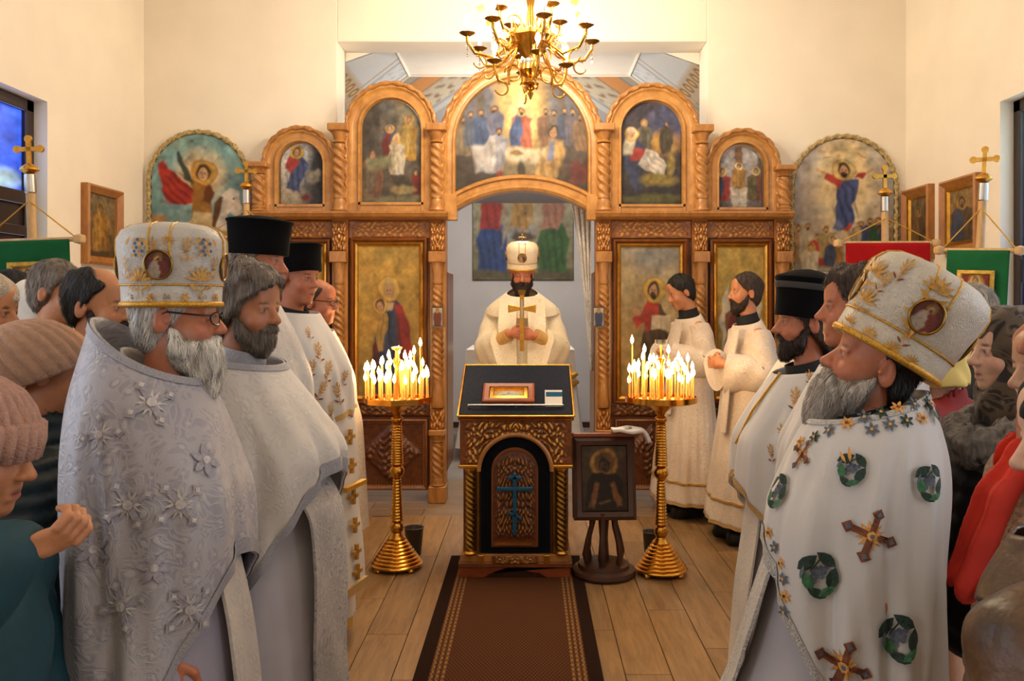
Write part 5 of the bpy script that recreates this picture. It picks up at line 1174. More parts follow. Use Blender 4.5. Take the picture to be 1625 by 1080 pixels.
    # ---- parts in head space
    def hpart(s, name, S, mat, parent=None, label=None):
        V, Q = S.mesh(); A = np.array(s.H); V = V @ A[:3, :3].T + A[:3, 3]; o = mkobj(name, np_mesh(name, V, Q), mat, parent or s.root)
        if label: o['label'] = label
        return o
    def hgrid(s, lo, hi, h=None): h = (h or s.hs); return SDF(axis(lo[0], hi[0], h, []), axis(lo[1], hi[1], h, []), axis(lo[2], hi[2], h, []))
    def hair(s, mat, kind='short', vol=.008, seed=0.0, loose=True):
        S = s.hgrid((-.13, -.17, -.18), (.13, .14, .18)); v = vol
        S.ell((0, -.010, .045), (.077 + v, .096 + v, .086 + v), .01)
        if kind == 'short': S.ell((0, -.05, -.02), (.066 + v*.4, .05 + v*.5, .07), .02); S.half((0, -.8, .6), -.014)
        elif kind == 'swept': S.ell((0, -.05, -.01), (.085, .075, .1), .03); S.ell((0, .04, .095), (.07, .05, .035), .03); S.cap((-.07, .02, .03), (-.075, -.02, -.06), .022); S.cap((.07, .02, .03), (.075, -.02, -.06), .022); S.half((0, -.72, .69), -.016)
        elif kind == 'bald': S.ell((0, -.045, .0), (.075, .06, .075), .02); S.half((0, -.8, .6), .002); S.ell((0, .075, .12), (.08, .085, .07), .012, 's'); S.ell((0, .0, .15), (.045, .09, .045), .012, 's')
        elif kind == 'nape': S.ell((0, -.045, -.025), (.07, .046, .055), .02); S.half((0, -.9, .43), .014)
        elif kind == 'long': S.ell((0, -.04, -.05), (.09, .075, .11), .03); S.half((0, -.72, .69), -.022)
        S.disp(lambda x_, y_, z_: wob(x_, y_, z_*.45, 95, .0035 if kind != 'swept' else .006, seed) + wob(x_, y_, z_, 40, .005 if kind != 'swept' else .013, seed + 2)); o = s.hpart('hair', S, mat)
        if loose: s.strands(o, mat, int(1900*(.0045/s.hs)**1.2), .05 if kind in ('swept', 'long') else .032, (0, -.35, -.8) if kind != 'swept' else (0, .1, -1), 'hair_strands', True); return o
    def beard(s, mat, length=.1, wide=1.0, short=False, seed=1.0, label=None):
        S = s.hgrid((-.11, -.04, -.2 - length), (.11, .15, .03))
        if short:
            S.ell((0, .034, -.085), (.059*wide, .059, .048), .02); S.ell((0, .068, -.11), (.03*wide, .024, .022 + length*.3), .02)
            for e in (-1, 1): S.cap((e*.066, .008, -.02), (e*.058, .03, -.07), .008, .02)
        else:
            S.ell((0, .042, -.09), (.066*wide, .066, .06), .02); S.ell((0, .07, -.12 - length*.35), (.05*wide, .042, .045 + length*.45), .035); S.ell((0, .072, -.13 - length*.8), (.032*wide, .03, .03 + length*.25), .03)
            for e in (-1, 1): S.cap((e*.068, .006, -.03), (e*.06, .025, -.075), .007, .026)
        S.cap((-.026, .086, -.062), (0, .097, -.053), .008, .0095, .006); S.cap((.026, .086, -.062), (0, .097, -.053), .008, .0095, .006)
        S.ell((0, .108, -.0735), (.02, .018, .0075), .004, 's')
        for e in (-1, 1): S.ell((e*.045, .085, -.03), (.03, .03, .025), .012, 's')
        S.disp(lambda x_, y_, z_: wob(x_, y_, z_*.4, 105, .0045, seed) + wob(x_, y_, z_, 45, .006, seed)); o = s.hpart('beard', S, mat, label=label)
        s.strands(o, mat, int(1700*(.0045/s.hs)**1.2), .03 if short else .05, (0, .12, -1), 'beard_strands', False); return o
    def hmb(s, name, mb, mat, parent=None, smooth=50, tilt=0, at=(0, -.008, .06), yaw=0):
        T_ = s.H @ Matrix.Translation(at) @ Matrix.Rotation(math.radians(tilt), 4, 'X') @ Matrix.Rotation(math.radians(yaw), 4, 'Z'); mb.xf(T_); return mb.build(name, mat, parent or s.root, smooth=smooth)
    def mitre(s, mat, tilt=0, z0=.028, sc=1.0, medal='#6b2a18', cross=False, seed=0):
        at = (0, -.008, z0); prof = [(.100, 0), (.113, .004), (.115, .05), (.1135, .052), (.117, .058), (.120, .1), (.1245, .14), (.124, .165), (.113, .187), (.092, .2), (.05, .208), (.003, .21)]
        prof = [(r*sc, z*sc) for r, z in prof]
        mt = s.hmb('mitre', MB().lathe(prof, 56, sx=.97, sy=1.03), mat, tilt=tilt, at=at); mt['label'] = 'tall domed clergy mitre with gold embroidery'
        s.hmb('mitre_rim', MB().tube([(.1115*sc*.97*math.cos(t), .1115*sc*1.03*math.sin(t), .006) for t in np.linspace(0, 2*PI, 48, endpoint=False)], .008*sc, 8, closed=True), M['gold_cord'], mt, tilt=tilt, at=at)
        s.hmb('seam', MB().tube([(.1165*sc*.97*math.cos(t), .1165*sc*1.03*math.sin(t), .053*sc) for t in np.linspace(0, 2*PI, 48, endpoint=False)], .0022*sc, 6, closed=True), M['gold_cord'], mt, tilt=tilt, at=at)
        for q in range(4):                                # ribbons over the crown and a painted medallion on each side
            a = q*PI/2
            for e in (-.2, .2):
                path = []
                for (r_, z_) in prof[5:-1]: path.append((math.cos(a + e*(.117*sc/max(r_, .03)))*(r_ + .001)*.97, math.sin(a + e*(.117*sc/max(r_, .03)))*(r_ + .001)*1.03, z_))
                s.hmb('ribbon_edge', MB().tube(path, .0022*sc, 5), M['gold_cord'], mt, tilt=tilt, at=at)
            c = Cv(26, 30, '#2c1c16', medal); c.figure(.5, -.25, 1.1, '#7a2f1c', '#b9a48c', '#3a2415', 1.5, '#3a2415', w=.55, halo_c='#b9863c')
            R_ = .0315*sc; u = np.linspace(0, 1, 26); cen = Matrix.Rotation(a, 4, 'Z') @ Matrix.Translation((.1185*sc, 0, .1*sc)) @ Matrix.Rotation(math.radians(5), 4, 'Y') @ Matrix.Rotation(PI/2, 4, 'Z')
            T_ = s.H @ Matrix.Translation(at) @ Matrix.Rotation(math.radians(tilt), 4, 'X') @ cen
            md_ = panel('medallion', c, -R_, R_, lambda t: -math.sqrt(max(0, R_*R_ - ((2*t-1)*R_)**2))*1.08, lambda t: math.sqrt(max(0, R_*R_ - ((2*t-1)*R_)**2))*1.08, -.006, M['paint'], mt, T_, thick=.012)
            rim = MB().tube([(R_*math.cos(t), -.006, R_*1.08*math.sin(t)) for t in np.linspace(0, 2*PI, 28, endpoint=False)], .003*sc, 6, closed=True); rim.xf(T_); rim.build('medallion_rim', M['brass_dark'], mt, smooth=60)
        if cross: m_ = ortho_cross(MB(), 0, 0, .205*sc, .055, .004); s.hmb('mitre_cross', m_, M['gold'], mt, tilt=tilt, at=at)
        return mt
    def kamilavka(s, tilt=0, lid=False, z0=.022, sc=1.0):
        prof = [(.103, 0), (.106, .002), (.108, .06), (.113, .112), (.118, .118), (.119, .122), (.112, .126), (.05, .138 if not lid else .15), (.002, .142 if not lid else .156)]
        if lid: prof = [(.103, 0), (.106, .002), (.108, .06), (.112, .1), (.113, .104), (.116, .128), (.121, .14), (.1215, .147), (.116, .152), (.05, .178), (.002, .186)]
        k_ = s.hmb('kamilavka', MB().lathe([(r*sc, z*sc) for r, z in prof], 48), M['black_felt'], tilt=tilt, at=(0, .006, z0), smooth=35); k_['label'] = 'flat-topped black felt clergy hat'
        if lid: s.hmb('hat_band', MB().lathe([(.1135, .104), (.1165, .106), (.119, .126), (.1165, .128)], 48), M_plain('felt_grey', '#3a3634', .8), k_, tilt=tilt, at=(0, .006, z0))
        return k_
    def beanie(s, mat, band, tilt=-8, n=44, vol=1.0, z0=.0, slouch=.02, zs=1.0):
        prof = [(.1, -.005), (.106, .0), (.111, .03), (.111, .06), (.104, .09), (.088, .12), (.06, .14), (.028, .15), (.002, .152)]
        prof = [(r, z*zs) for r, z in prof]; rf = lambda r, z, t: r*(1.02 - .085*(.5 - .5*math.cos(n*t))**2)
        V = MB().lathe([(r*vol, z) for r, z in prof], n*6, sx=.93, sy=1.08, rfun=rf)
        V.v = [(x_, y_ - slouch*max(0, z_)/.1, z_) for x_, y_, z_ in V.v]
        h_ = s.hmb('knit_hat', V, mat, tilt=tilt, at=(0, -.012, z0), smooth=80)
        if band: s.hmb('hat_cuff', MB().lathe([(.098*vol, -.01), (.108*vol, -.006), (.112*vol, .03), (.109*vol, .062), (.1*vol, .066)], n*6, sx=.93, sy=1.08, rfun=rf), mat, h_, tilt=tilt, at=(0, -.012, z0), smooth=80)
        return h_
    def glasses(s, mat, half=False):
        def ring(e): return [(e*.034 + .021*math.cos(t), .107 - .012*abs(math.cos(t))*(1 if math.cos(t)*e > 0 else 0), -.004 + .016*math.sin(t)) for t in np.linspace(0, 2*PI, 26, endpoint=False)]
        g = s.hmb('glasses', MB().tube([(-.013, .109, .002), (0, .113, .004), (.013, .109, .002)], .0018, 6), mat, at=(0, 0, 0)); 
        for e in (-1, 1):
            s.hmb('rim', MB().tube(ring(e), .002, 6, closed=True), mat, g, at=(0, 0, 0))
            s.hmb('temple', MB().tube([(e*.054, .096, .004), (e*.072, .07, .006), (e*.083, .0, .014), (e*.083, -.02, .004)], .0022, 6), mat, g, at=(0, 0, 0))
            s.hmb('lens', MB().add([(p[0], p[1], p[2]) for p in ring(e)], [tuple(range(26))]), M['lens_glass'], g, at=(0, 0, 0))
        return g
    def scarf(s, mat, seed=0.0, low=-.25, name='headscarf', cape=True, fwd=.0):
        S = s.hgrid((-.2, -.2, -.36), (.2, .2, .19), max(s.hs, .007)); S.ell((0, -.012, .043), (.091, .112, .099), .02); S.cap((0, -.02, -.04), (0, -.01, -.16), .09, .1, .05)
        if cape: S.ell((0, -.02, -.25), (.16, .13, .09), .06)
        S.ell((0, .108 + fwd, -.042), (.06, .082, .086), .012, 's'); S.half((0, 0, 1), low)
        S.disp(lambda x_, y_, z_: .005*np.sin(60*z_ + 30*y_ + 4*np.sin(20*x_)) + wob(x_, y_, z_, 40, .004, seed)); return s.hpart(name, S, mat)
    # ---- lofted vestments
    def bell(s, name, mat, tab, top, hem, folds=(), bumps=(), nth=104, nz=44, p=2.0, thick=.007, parent=None, jit=.004, label=None):
        """tab rows: (z, front, back, half-width); top/hem: functions of theta (0=front, + = person's right)"""
        tab = np.array(sorted(tab)); th = np.linspace(-PI, PI, nth, endpoint=False); t = np.linspace(0, 1, nz)[:, None]
        tz = np.array([top(a) for a in th])[None, :]; hz = np.array([hem(a) for a in th])[None, :]; z_ = tz*(1 - t) + hz*t; T = np.tile(th, (nz, 1))
        fr, bk, hw_ = [np.interp(z_, tab[:, 0], tab[:, i]) for i in (1, 2, 3)]
        for A_ in (fr, bk, hw_):
            for _ in range(10): A_[1:-1] = (A_[:-2] + 2*A_[1:-1] + A_[2:])/4
        cs, sn = np.cos(T), np.sin(T); den = (abs(cs)**p + abs(sn)**p)**(-1/p)
        cy = (fr + bk)/2; ry = (fr - bk)/2; g = np.ones_like(z_)
        for (n_, amp, ph, zs, ze, tw) in folds: q_ = n_*T + ph + tw*z_ + .5*np.sin(2*T + 5*z_); g += 1.9*amp*sstep(zs, ze, z_)*(.65*np.sin(q_) + .55*(1 - 2*np.sqrt(abs(np.sin(q_/2 + .6))) if n_ % 2 == 0 else np.cos(q_ + 1)*.5) + .3*np.sin(2*n_*T + 2.1*ph - 1.3*tw*z_))
        for (a0, zc, sa, sz, amp) in bumps: da = (T - a0 + PI) % (2*PI) - PI; g += amp*np.exp(-(da/sa)**2 - ((z_ - zc)/sz)**2)
        g += jit*np.sin(23*T + 9*z_)*np.sin(14*z_ + 3*T)
        x_ = hw_*sn*den*g; y_ = cy + ry*cs*den*g; O = np.stack([x_, y_, z_], -1)
        I = O.copy(); cen = np.stack([np.zeros_like(x_), cy, z_], -1); dv = O - cen; L = np.linalg.norm(dv[..., :2], axis=-1, keepdims=True) + 1e-9; I[..., :2] -= dv[..., :2]/L*thick
        V = np.vstack([O.reshape(-1, 3), I.reshape(-1, 3)]); N = nz*nth; i = np.arange(N).reshape(nz, nth); j = np.roll(i, -1, 1)
        F = [np.stack([i[:-1], j[:-1], j[1:], i[1:]], -1).reshape(-1, 4)[:, ::-1], (np.stack([i[:-1], j[:-1], j[1:], i[1:]], -1) + N).reshape(-1, 4),
             np.stack([i[0], j[0], j[0] + N, i[0] + N], -1), np.stack([i[-1], j[-1], j[-1] + N, i[-1] + N], -1)[:, ::-1]]
        me = np_mesh(name, V, np.vstack(F)); o = mkobj(name, me, mat, parent or s.root); 
        if label: o['label'] = label
        s.last = (O, th); return o
    def hem_trim(s, mat, w, name='hem_trim', parent=None, off=.004, rows=None, top=False):
        """braid band that follows the hem (or the top edge) of the last bell"""
        O, th = s.last; nz, nth, _ = O.shape; rws = []
        edge = O[0] if top else O[-1]
        for q in np.linspace(0, 1, 6):
            d = w*q; 
            # walk up the surface by arc length
            P = O if top else O[::-1]; seg = np.linalg.norm(np.diff(P, axis=0), axis=-1); cum = np.vstack([np.zeros((1, nth)), np.cumsum(seg, 0)]); row = np.empty((nth, 3))
            for c_ in range(3): row[:, c_] = [np.interp(d, cum[:, j], P[:, j, c_]) for j in range(nth)]
            cen = row.copy(); cen[:, 0] = 0; cen[:, 1] = (O[..., 1].max() + O[..., 1].min())/2; dv = row - cen; row = row + dv/(np.linalg.norm(dv, axis=1, keepdims=True) + 1e-9)*off; rws.append(row)
        V = np.vstack(rws); i = np.arange(6*nth).reshape(6, nth); j = np.roll(i, -1, 1); F = np.stack([i[:-1], j[:-1], j[1:], i[1:]], -1).reshape(-1, 4)
        o = mkobj(name, np_mesh(name, V, F), mat, parent or s.root); return o
    def sleeve(s, name, mat, pts, rad, n=28, fold=.05, nf=9, seg=40, cuff=None, parent=None, flat=1.0, hang=0.0):
        P = np.array(pts, float); d = np.r_[0, np.cumsum(np.linalg.norm(np.diff(P, axis=0), axis=1))]; q = np.linspace(0, d[-1], seg)
        # smooth the elbow
        C_ = np.stack([np.interp(q, d, P[:, i]) for i in range(3)], 1)
        for _ in range(4): C_[1:-1] = (C_[:-2] + 2*C_[1:-1] + C_[2:])/4
        rr = np.interp(q, d, rad); m = MB().tube([tuple(v) for v in C_], list(rr), n, flat=flat)
        k = n; vs_ = []
        for idx, v in enumerate(m.v):
            i = idx // n; j = idx % n; a = 2*PI*j/n; c_ = C_[i]; w = 1 + fold*math.sin(nf*i/seg*2*PI + 2.2*math.cos(a)) + fold*.5*math.sin(3*a + i*.4); vs_.append(tuple(c_ + (np.array(v) - c_)*w - np.array([0, 0, hang*max(0, -math.cos(a))*(i/seg)**2])))
        m.v = vs_; return m.build(name, mat, parent or s.root, smooth=70)
    def strip(s, name, mat, pts, w, thick=.008, parent=None, normal=None, wav=.0, seg=40, wdir=(1, 0, 0)):
        """flat hanging band (stole) along a centre line, width along wdir"""
        P = np.array(pts, float); d = np.r_[0, np.cumsum(np.linalg.norm(np.diff(P, axis=0), axis=1))]; q = np.linspace(0, d[-1], seg); C_ = np.stack([np.interp(q, d, P[:, i]) for i in range(3)], 1)
        for _ in range(3): C_[1:-1] = (C_[:-2] + 2*C_[1:-1] + C_[2:])/4
        wv = np.array(wdir, float); wv /= np.linalg.norm(wv); nu = 9; V = []
        for sgn in (1, -1):
            for i in range(seg):
                tg = C_[min(i+1, seg-1)] - C_[max(i-1, 0)]; nn = np.cross(wv, tg); nn /= np.linalg.norm(nn) + 1e-9
                for u in np.linspace(-.5, .5, nu): V.append(C_[i] + wv*w*u + nn*(sgn*thick/2 + wav*math.sin(u*7 + i*.35)))
        idx = np.arange(2*seg*nu).reshape(2, seg, nu); F = []
        a = idx[0]; F.append(np.stack([a[:-1, :-1], a[:-1, 1:], a[1:, 1:], a[1:, :-1]], -1).reshape(-1, 4)); b = idx[1]; F.append(np.stack([b[:-1, :-1], b[1:, :-1], b[1:, 1:], b[:-1, 1:]], -1).reshape(-1, 4))
        r0 = np.concatenate([a[0], a[1:, -1], a[-1, -2::-1], a[-2:0:-1, 0]]); r1 = np.concatenate([b[0], b[1:, -1], b[-1, -2::-1], b[-2:0:-1, 0]]); F.append(np.stack([np.roll(r0, -1), r0, r1, np.roll(r1, -1)], -1))
        return mkobj(name, np_mesh(name, np.array(V), np.vstack(F), True, math.radians(50)), mat, parent or s.root)
    def collar(s, mat, zlo=-.215, zhi=-.145, r=.066, y=-.025, tilt=-.25, name='collar'):
        m = MB().lathe([(r + .02, 0), (r + .008, .02), (r + .002, zhi - zlo), (r - .003, zhi - zlo), (r, .01)], 32); m.xf(Matrix.Translation((0, y, s.zE + zlo)) @ Matrix.Rotation(tilt, 4, 'X')); return m.build(name, mat, s.root, smooth=60)
    def jacket(s, name, mat, arms, rb=1.0, hem=.55, quilt=0.0, qf=60, sleeve_r=.065, hs=.014, collar=True, open_neck=.0, extra=None, disp=None, cuts=()):
        zE = s.zE; lo = vec(-.34, -.28, hem - .05); hi = vec(.34, .28, zE - .06)
        for sd, a in arms.items():
            for q in a: lo = np.minimum(lo, q - .12); hi = np.maximum(hi, q + .12)
        S = SDF(axis(lo[0], hi[0], hs, []), axis(lo[1], hi[1], hs, []), axis(lo[2], hi[2], hs, []))
        S.ell((0, -.02, zE-.45), (.2*rb, .15*rb, .24), .05); S.ell((0, -.01, zE-.72), (.2*rb, .16*rb, .26), .06); S.ell((0, -.01, hem + .05), (.21*rb, .17*rb, .25), .06); S.cap((-.15*rb, -.02, zE-.28), (.15*rb, -.02, zE-.28), .075, k=.06)
        for sd in (-1, 1): el, wr = arms[sd]; S.cap((sd*.19*rb, -.02, zE-.31), el, sleeve_r + .012, sleeve_r, .03); S.cap(el, wr, sleeve_r, sleeve_r*.8, .02)
        if collar: S.cap((0, -.03, zE-.26), (0, -.025, zE-.17), .082, .08, .03); S.cap((0, -.02, zE-.2), (0, -.01, zE), .066, .07, .01, 's')
        for c in cuts: S.ell(*c)
        S.half((0, 0, 1), hem)
        if quilt: S.disp(lambda x_, y_, z_: -quilt*abs(np.sin(z_*qf + .25*np.sin(x_*9))) + wob(x_, y_, z_, 26, .007))
        else: S.disp(lambda x_, y_, z_: .006*np.sin(18*z_ + 14*x_ + 3*np.sin(9*y_)) + wob(x_, y_, z_, 24, .008))
        if extra: extra(S)
        V, Q = S.mesh(); return mkobj(name, np_mesh(name, V, Q), mat, s.root)
    def fur(s, mat, r=.12, tube=.055, z=-.2, y=0.0, seed=0, name='fur_collar', tilt=.3):
        S = SDF(axis(-.25, .25, .009, []), axis(-.25, .25, .009, []), axis(-.16, .16, .009, [])); P = [(r*math.sin(t), r*.95*math.cos(t), -.03*math.cos(t)*tilt*6) for t in np.linspace(0, 2*PI, 17)]
        for a, b in zip(P[:-1], P[1:]): S.cap(a, b, tube, k=.01)
        S.disp(lambda x_, y_, z_: wob(x_, y_, z_, 120, .012, seed) + wob(x_, y_, z_, 55, .012, seed)); V, Q = S.mesh(); V = V + vec(0, y, s.zE + z); return mkobj(name, np_mesh(name, V, Q), mat, s.root)

# ---- embroidery laid onto a garment
def embroider(parent, garment, name, shapes, world_from, mats, off=.004, size=.1, rot=0.0, eye=None):
    """shapes: list of (material index, polygon in -1..1); dropped on the garment along the line eye->target (local space)"""
    me = garment.data; bvh = BVHTree.FromPolygons([v.co for v in me.vertices], [p.vertices for p in me.polygons]); tgt = Vector(world_from); eye = Vector(eye); dv = (tgt - eye).normalized()
    loc, nor, _, _ = bvh.ray_cast(eye, dv)
    if loc is None: return None
    if nor.dot(dv) > 0: nor = -nor
    av = nor.copy(); sd_ = Vector((0, 0, 1)).cross(dv).normalized(); up_ = dv.cross(sd_)
    for i in range(16):
        r_ = size*(.5 if i % 2 else 1.0); o_ = (sd_*math.cos(i*PI/8) + up_*math.sin(i*PI/8))*r_; h_, n_, _, _ = bvh.ray_cast(eye + o_, dv)
        if h_ is not None and (h_ - loc).length < size*2.5: av += n_ if n_.dot(dv) < 0 else -n_
    nor = av.normalized(); up = Vector((0, 0, 1)); u = up.cross(nor).normalized(); v = nor.cross(u).normalized(); cr, sr = math.cos(rot), math.sin(rot); root = None
    for k, (mi, poly) in enumerate(shapes):
        V = []; F = []; n = len(poly); pts = []; cx_ = sum(a for a, b in poly)/n; cy_ = sum(b for a, b in poly)/n
        rings = [[(cx_ + (a - cx_)*f, cy_ + (b - cy_)*f) for a, b in poly] for f in (1, .66, .33)]
        for r_ in rings: pts += r_
        pts.append((cx_, cy_))
        for a, b in pts:
            a2, b2 = a*cr - b*sr, a*sr + b*cr; p0 = loc + (u*a2 + v*b2)*size + nor*.15; h_, n_, _, _ = bvh.ray_cast(p0, -nor, .4)
            V.append((h_ if h_ is not None else loc + (u*a2 + v*b2)*size) + nor*(off + .0006*k))
        for g in range(2):
            for i in range(n): j = (i + 1) % n; F.append((g*n + i, g*n + j, (g+1)*n + j, (g+1)*n + i))
        for i in range(n): F.append((2*n + i, 2*n + (i+1) % n, 3*n))
        o = MB().add(V, F).build(name if root is None else 'embroidery_detail', mats[mi], root or garment); 
        if root is None: root = o
    return root
def regular(n, r, cx_=0, cy_=0, ph=0): return [(cx_ + r*math.cos(ph + 2*PI*i/n), cy_ + r*math.sin(ph + 2*PI*i/n)) for i in range(n)]
def star(n, r1, r2, cx_=0, cy_=0, ph=0): return [(cx_ + (r1 if i % 2 == 0 else r2)*math.cos(ph + PI*i/n), cy_ + (r1 if i % 2 == 0 else r2)*math.sin(ph + PI*i/n)) for i in range(2*n)]
def bar(x0_, y0_, x1_, y1_, w): d = math.hypot(x1_-x0_, y1_-y0_); nx_, ny_ = -(y1_-y0_)/d*w, (x1_-x0_)/d*w; return [(x0_+nx_, y0_+ny_), (x0_-nx_, y0_-ny_), (x1_-nx_, y1_-ny_), (x1_+nx_, y1_+ny_)]
def leaf(cx_, cy_, L, w, a): return [(cx_ + L*q*math.cos(a) - w*f*math.sin(a), cy_ + L*q*math.sin(a) + w*f*math.cos(a)) for q, f in ((-1, 0), (-.5, .8), (0, 1), (.5, .7), (1, 0), (.5, -.7), (0, -1), (-.5, -.8))]
CROSS = [(1, star(12, .62, .3))] + [(0, bar(0, 0, .8*math.cos(a), .8*math.sin(a), .13)) for a in (0, PI/2, PI, -PI/2)] + [(0, regular(4, .27, .85*math.cos(a), .85*math.sin(a), a)) for a in (0, PI/2, PI, -PI/2)] + [(2, regular(4, .13, .85*math.cos(a), .85*math.sin(a), a)) for a in (0, PI/2, PI, -PI/2)] + [(1, regular(8, .2)), (2, regular(6, .1))]
_g = random.Random(3)
GRAPES = [(3 if i % 2 else 2, regular(8, .105, -.1 + .2*(i % 3) - .1*(i//3), .25 - .17*(i//3))) for i in range(11)] + [(4, leaf(-.4, .5, .5, .26, .6)), (4, leaf(.35, .6, .45, .24, 2.4)), (4, leaf(.5, -.15, .5, .24, 1.2)), (5, leaf(-.45, -.2, .45, .22, 1.9)), (4, leaf(-.15, -.7, .4, .2, 2.6)), (5, leaf(.25, -.65, .4, .16, .5)), (2, leaf(-.62, .15, .3, .08, 1.2)), (4, bar(-.3, .2, .3, .8, .035))]
WHEAT = GRAPES + [(1, leaf(-.25, .75, .42, .1, 1.9)), (1, leaf(-.55, .5, .35, .09, 2.3))]
FLOWER = [(0, leaf(.5*math.cos(a), .5*math.sin(a), .5, .22, a)) for a in np.linspace(0, 2*PI, 6, endpoint=False)] + [(1, regular(8, .22))]

SPRIG = [(0, leaf(.3*math.cos(a)*q, .5*q*1.2 - .3 + .1*math.sin(a), .26, .07, a)) for a, q in ((.5, .2), (2.6, .3), (.7, .7), (2.4, .8), (1.0, 1.2), (2.1, 1.3))] + [(1, bar(0, -.9, .05, .5, .025)), (0, leaf(.05, .75, .25, .08, 1.5)), (2, leaf(-.25, -.5, .25, .07, 2.5)), (2, leaf(.25, -.6, .25, .07, .6))]
PALM = [(0, leaf(.42*math.cos(a), .42*math.sin(a) - .1, .4, .085, a)) for a in np.linspace(.2, PI - .2, 7)] + [(1, leaf(0, -.6, .4, .06, PI/2)), (0, leaf(-.4, -.45, .32, .08, 2.6)), (0, leaf(.4, -.45, .32, .08, .5))]
BUNCH = [(3 if i % 2 else 0, regular(7, .13, -.3 + .3*(i % 3) + .15*((i//3) % 2), .7 - .27*(i//3))) for i in range(15)] + [(0, leaf(-.6, .6, .35, .12, 1.0)), (0, leaf(.7, .5, .35, .12, 2.0))]
# ------------------------------------------------------------------ vestment materials
M_brocade('v_silver', '#aaa6aa', '#8d8992', '#c9c3bd', 12, .5, .45, bump=.4); M_brocade('v_white', '#cfc8bd', '#b2aca8', '#e0d8cc', 12, .4, .5)
M_brocade('v_goldwork', '#e8dfcd', '#d6cab4', '#b98a45', 11, .55, .5); M_brocade('v_cream', '#e6dccd', '#d3c4b2', '#bb9c7e', 13, .5, .55)
M_brocade('v_bishop', '#f0e7d0', '#e2d5b8', '#cdb27a', 11, .4, .5); M_brocade('v_stole', '#c9c4bd', '#a9a5a3', '#5d5a5e', 15, .6, .5); M_brocade('v_stole_gold', '#eadfca', '#dccbb0', '#b07a35', 12, .6, .5)
M_brocade('mitre_silver', '#cdc8c0', '#b9b4ac', '#b5a582', 34, .4, .45, .1, bump=.5); M_brocade('mitre_gold', '#cfc8bc', '#bdb2a0', '#a8935f', 34, .55, .45, .1, bump=.5); M_brocade('mitre_cream', '#f2e8cf', '#e4d4ae', '#c9a866', 30, .6, .45)
M_plain('v_plain', '#cfcac4', .75, var=.035, scale=4, sheen=0, bump=.08, bscale=300); M_plain('v_lining', '#9c97a3', .7, var=.05, sheen=0); M_plain('v_inner', '#b9b4b8', .75, var=.06, sheen=0); M_plain('v_tan_lining', '#8a7768', .7)
M_brocade('v_floral_braid', '#d8d3ca', '#cfc8bc', '#3a4048', 34, .9, .6); M_brocade('v_grey_braid', '#b5b2b4', '#97949a', '#66646c', 40, .8, .5); M_brocade('v_gold_braid', '#c79a4c', '#a8782c', '#e6c98a', 40, .7, .4, .4)
M_plain('coat_teal', '#123e48', .7, var=.2, sheen=0, bump=.15, bscale=40); M_plain('puffer_dark', '#0d2126', .55, var=.2, bump=.1); M_plain('puffer_black', '#0b0b0c', .5, var=.2); M_plain('coat_black', '#131314', .75, var=.2)
M_plain('knit_beige', '#b08b72', .95, var=.1, scale=60, bump=.5, bscale=220); M_plain('knit_pink', '#b28a78', .95, var=.12, scale=60, bump=.5, bscale=220); M_plain('knit_cream', '#b39a84', .95, var=.2, scale=50, bump=1.0, bscale=70)
M_plain('leather_tan', '#54391f', .42, var=.6, scale=7, bump=.4, bscale=30); M_plain('scarf_red', '#d0331f', .8, var=.15, sheen=0); M_plain('coat_red', '#7d120e', .75, var=.15); M_plain('scarf_yellow', '#d8bb6a', .8, var=.12)
M_brocade('scarf_print', '#d8d0c0', '#b9a88c', '#6b4a34', 22, .8, .8); M_brocade('scarf_dark', '#2a201a', '#130f0c', '#8a7458', 8, .6, .8); M_plain('scarf_white', '#ddd9d2', .85, var=.1); M_plain('scarf_pink', '#b97f6c', .9, var=.2, scale=20, bump=.4); M_plain('scarf_black', '#0c0b0c', .85)
E_BROWN = M_plain('thread_brown', '#7d4426', .7, var=.3, scale=120, bump=.4, bscale=300); E_OR = M_plain('thread_orange', '#d8994a', .7, var=.25, scale=120, bump=.4); E_GR = M_plain('thread_grey', '#5d656d', .7, var=.25, scale=120, bump=.4); E_BL = M_plain('thread_blue', '#565f70', .7, var=.3, scale=120, bump=.4); E_DG = M_plain('thread_dark_green', '#22382c', .7, var=.3, scale=120, bump=.4); E_LG = M_plain('thread_green', '#3d6e48', .7, var=.3, scale=120, bump=.4); E_RD = M_plain('thread_red', '#b33c26', .7, var=.2, scale=120, bump=.4); E_GD = M_plain('thread_gold', '#b98a3f', .5, .3, var=.25, scale=120, bump=.4)
EMB = [E_BROWN, E_OR, E_GR, E_BL, E_DG, E_LG]; EMG = [E_GD, E_OR, E_BROWN, E_GD, E_GD, E_OR]

def local(P, w): 
    d = Vector(w) - P.root.location; return Matrix.Rotation(-P.root.rotation_euler.z, 4, 'Z') @ d
def emb(P, g, shape, px, py, rad_px, rot=0.0, mats=EMB, name='embroidered_motif'):
    Y_ = P.root.location.y - .2; tgt = local(P, (X(px, Y_), Y_, Z(py, Y_))); eye = local(P, (0, 0, 1.55)); return embroider(P.root, g, name, shape, tgt, mats, size=rad_px/1300*Y_, rot=rot, eye=eye)

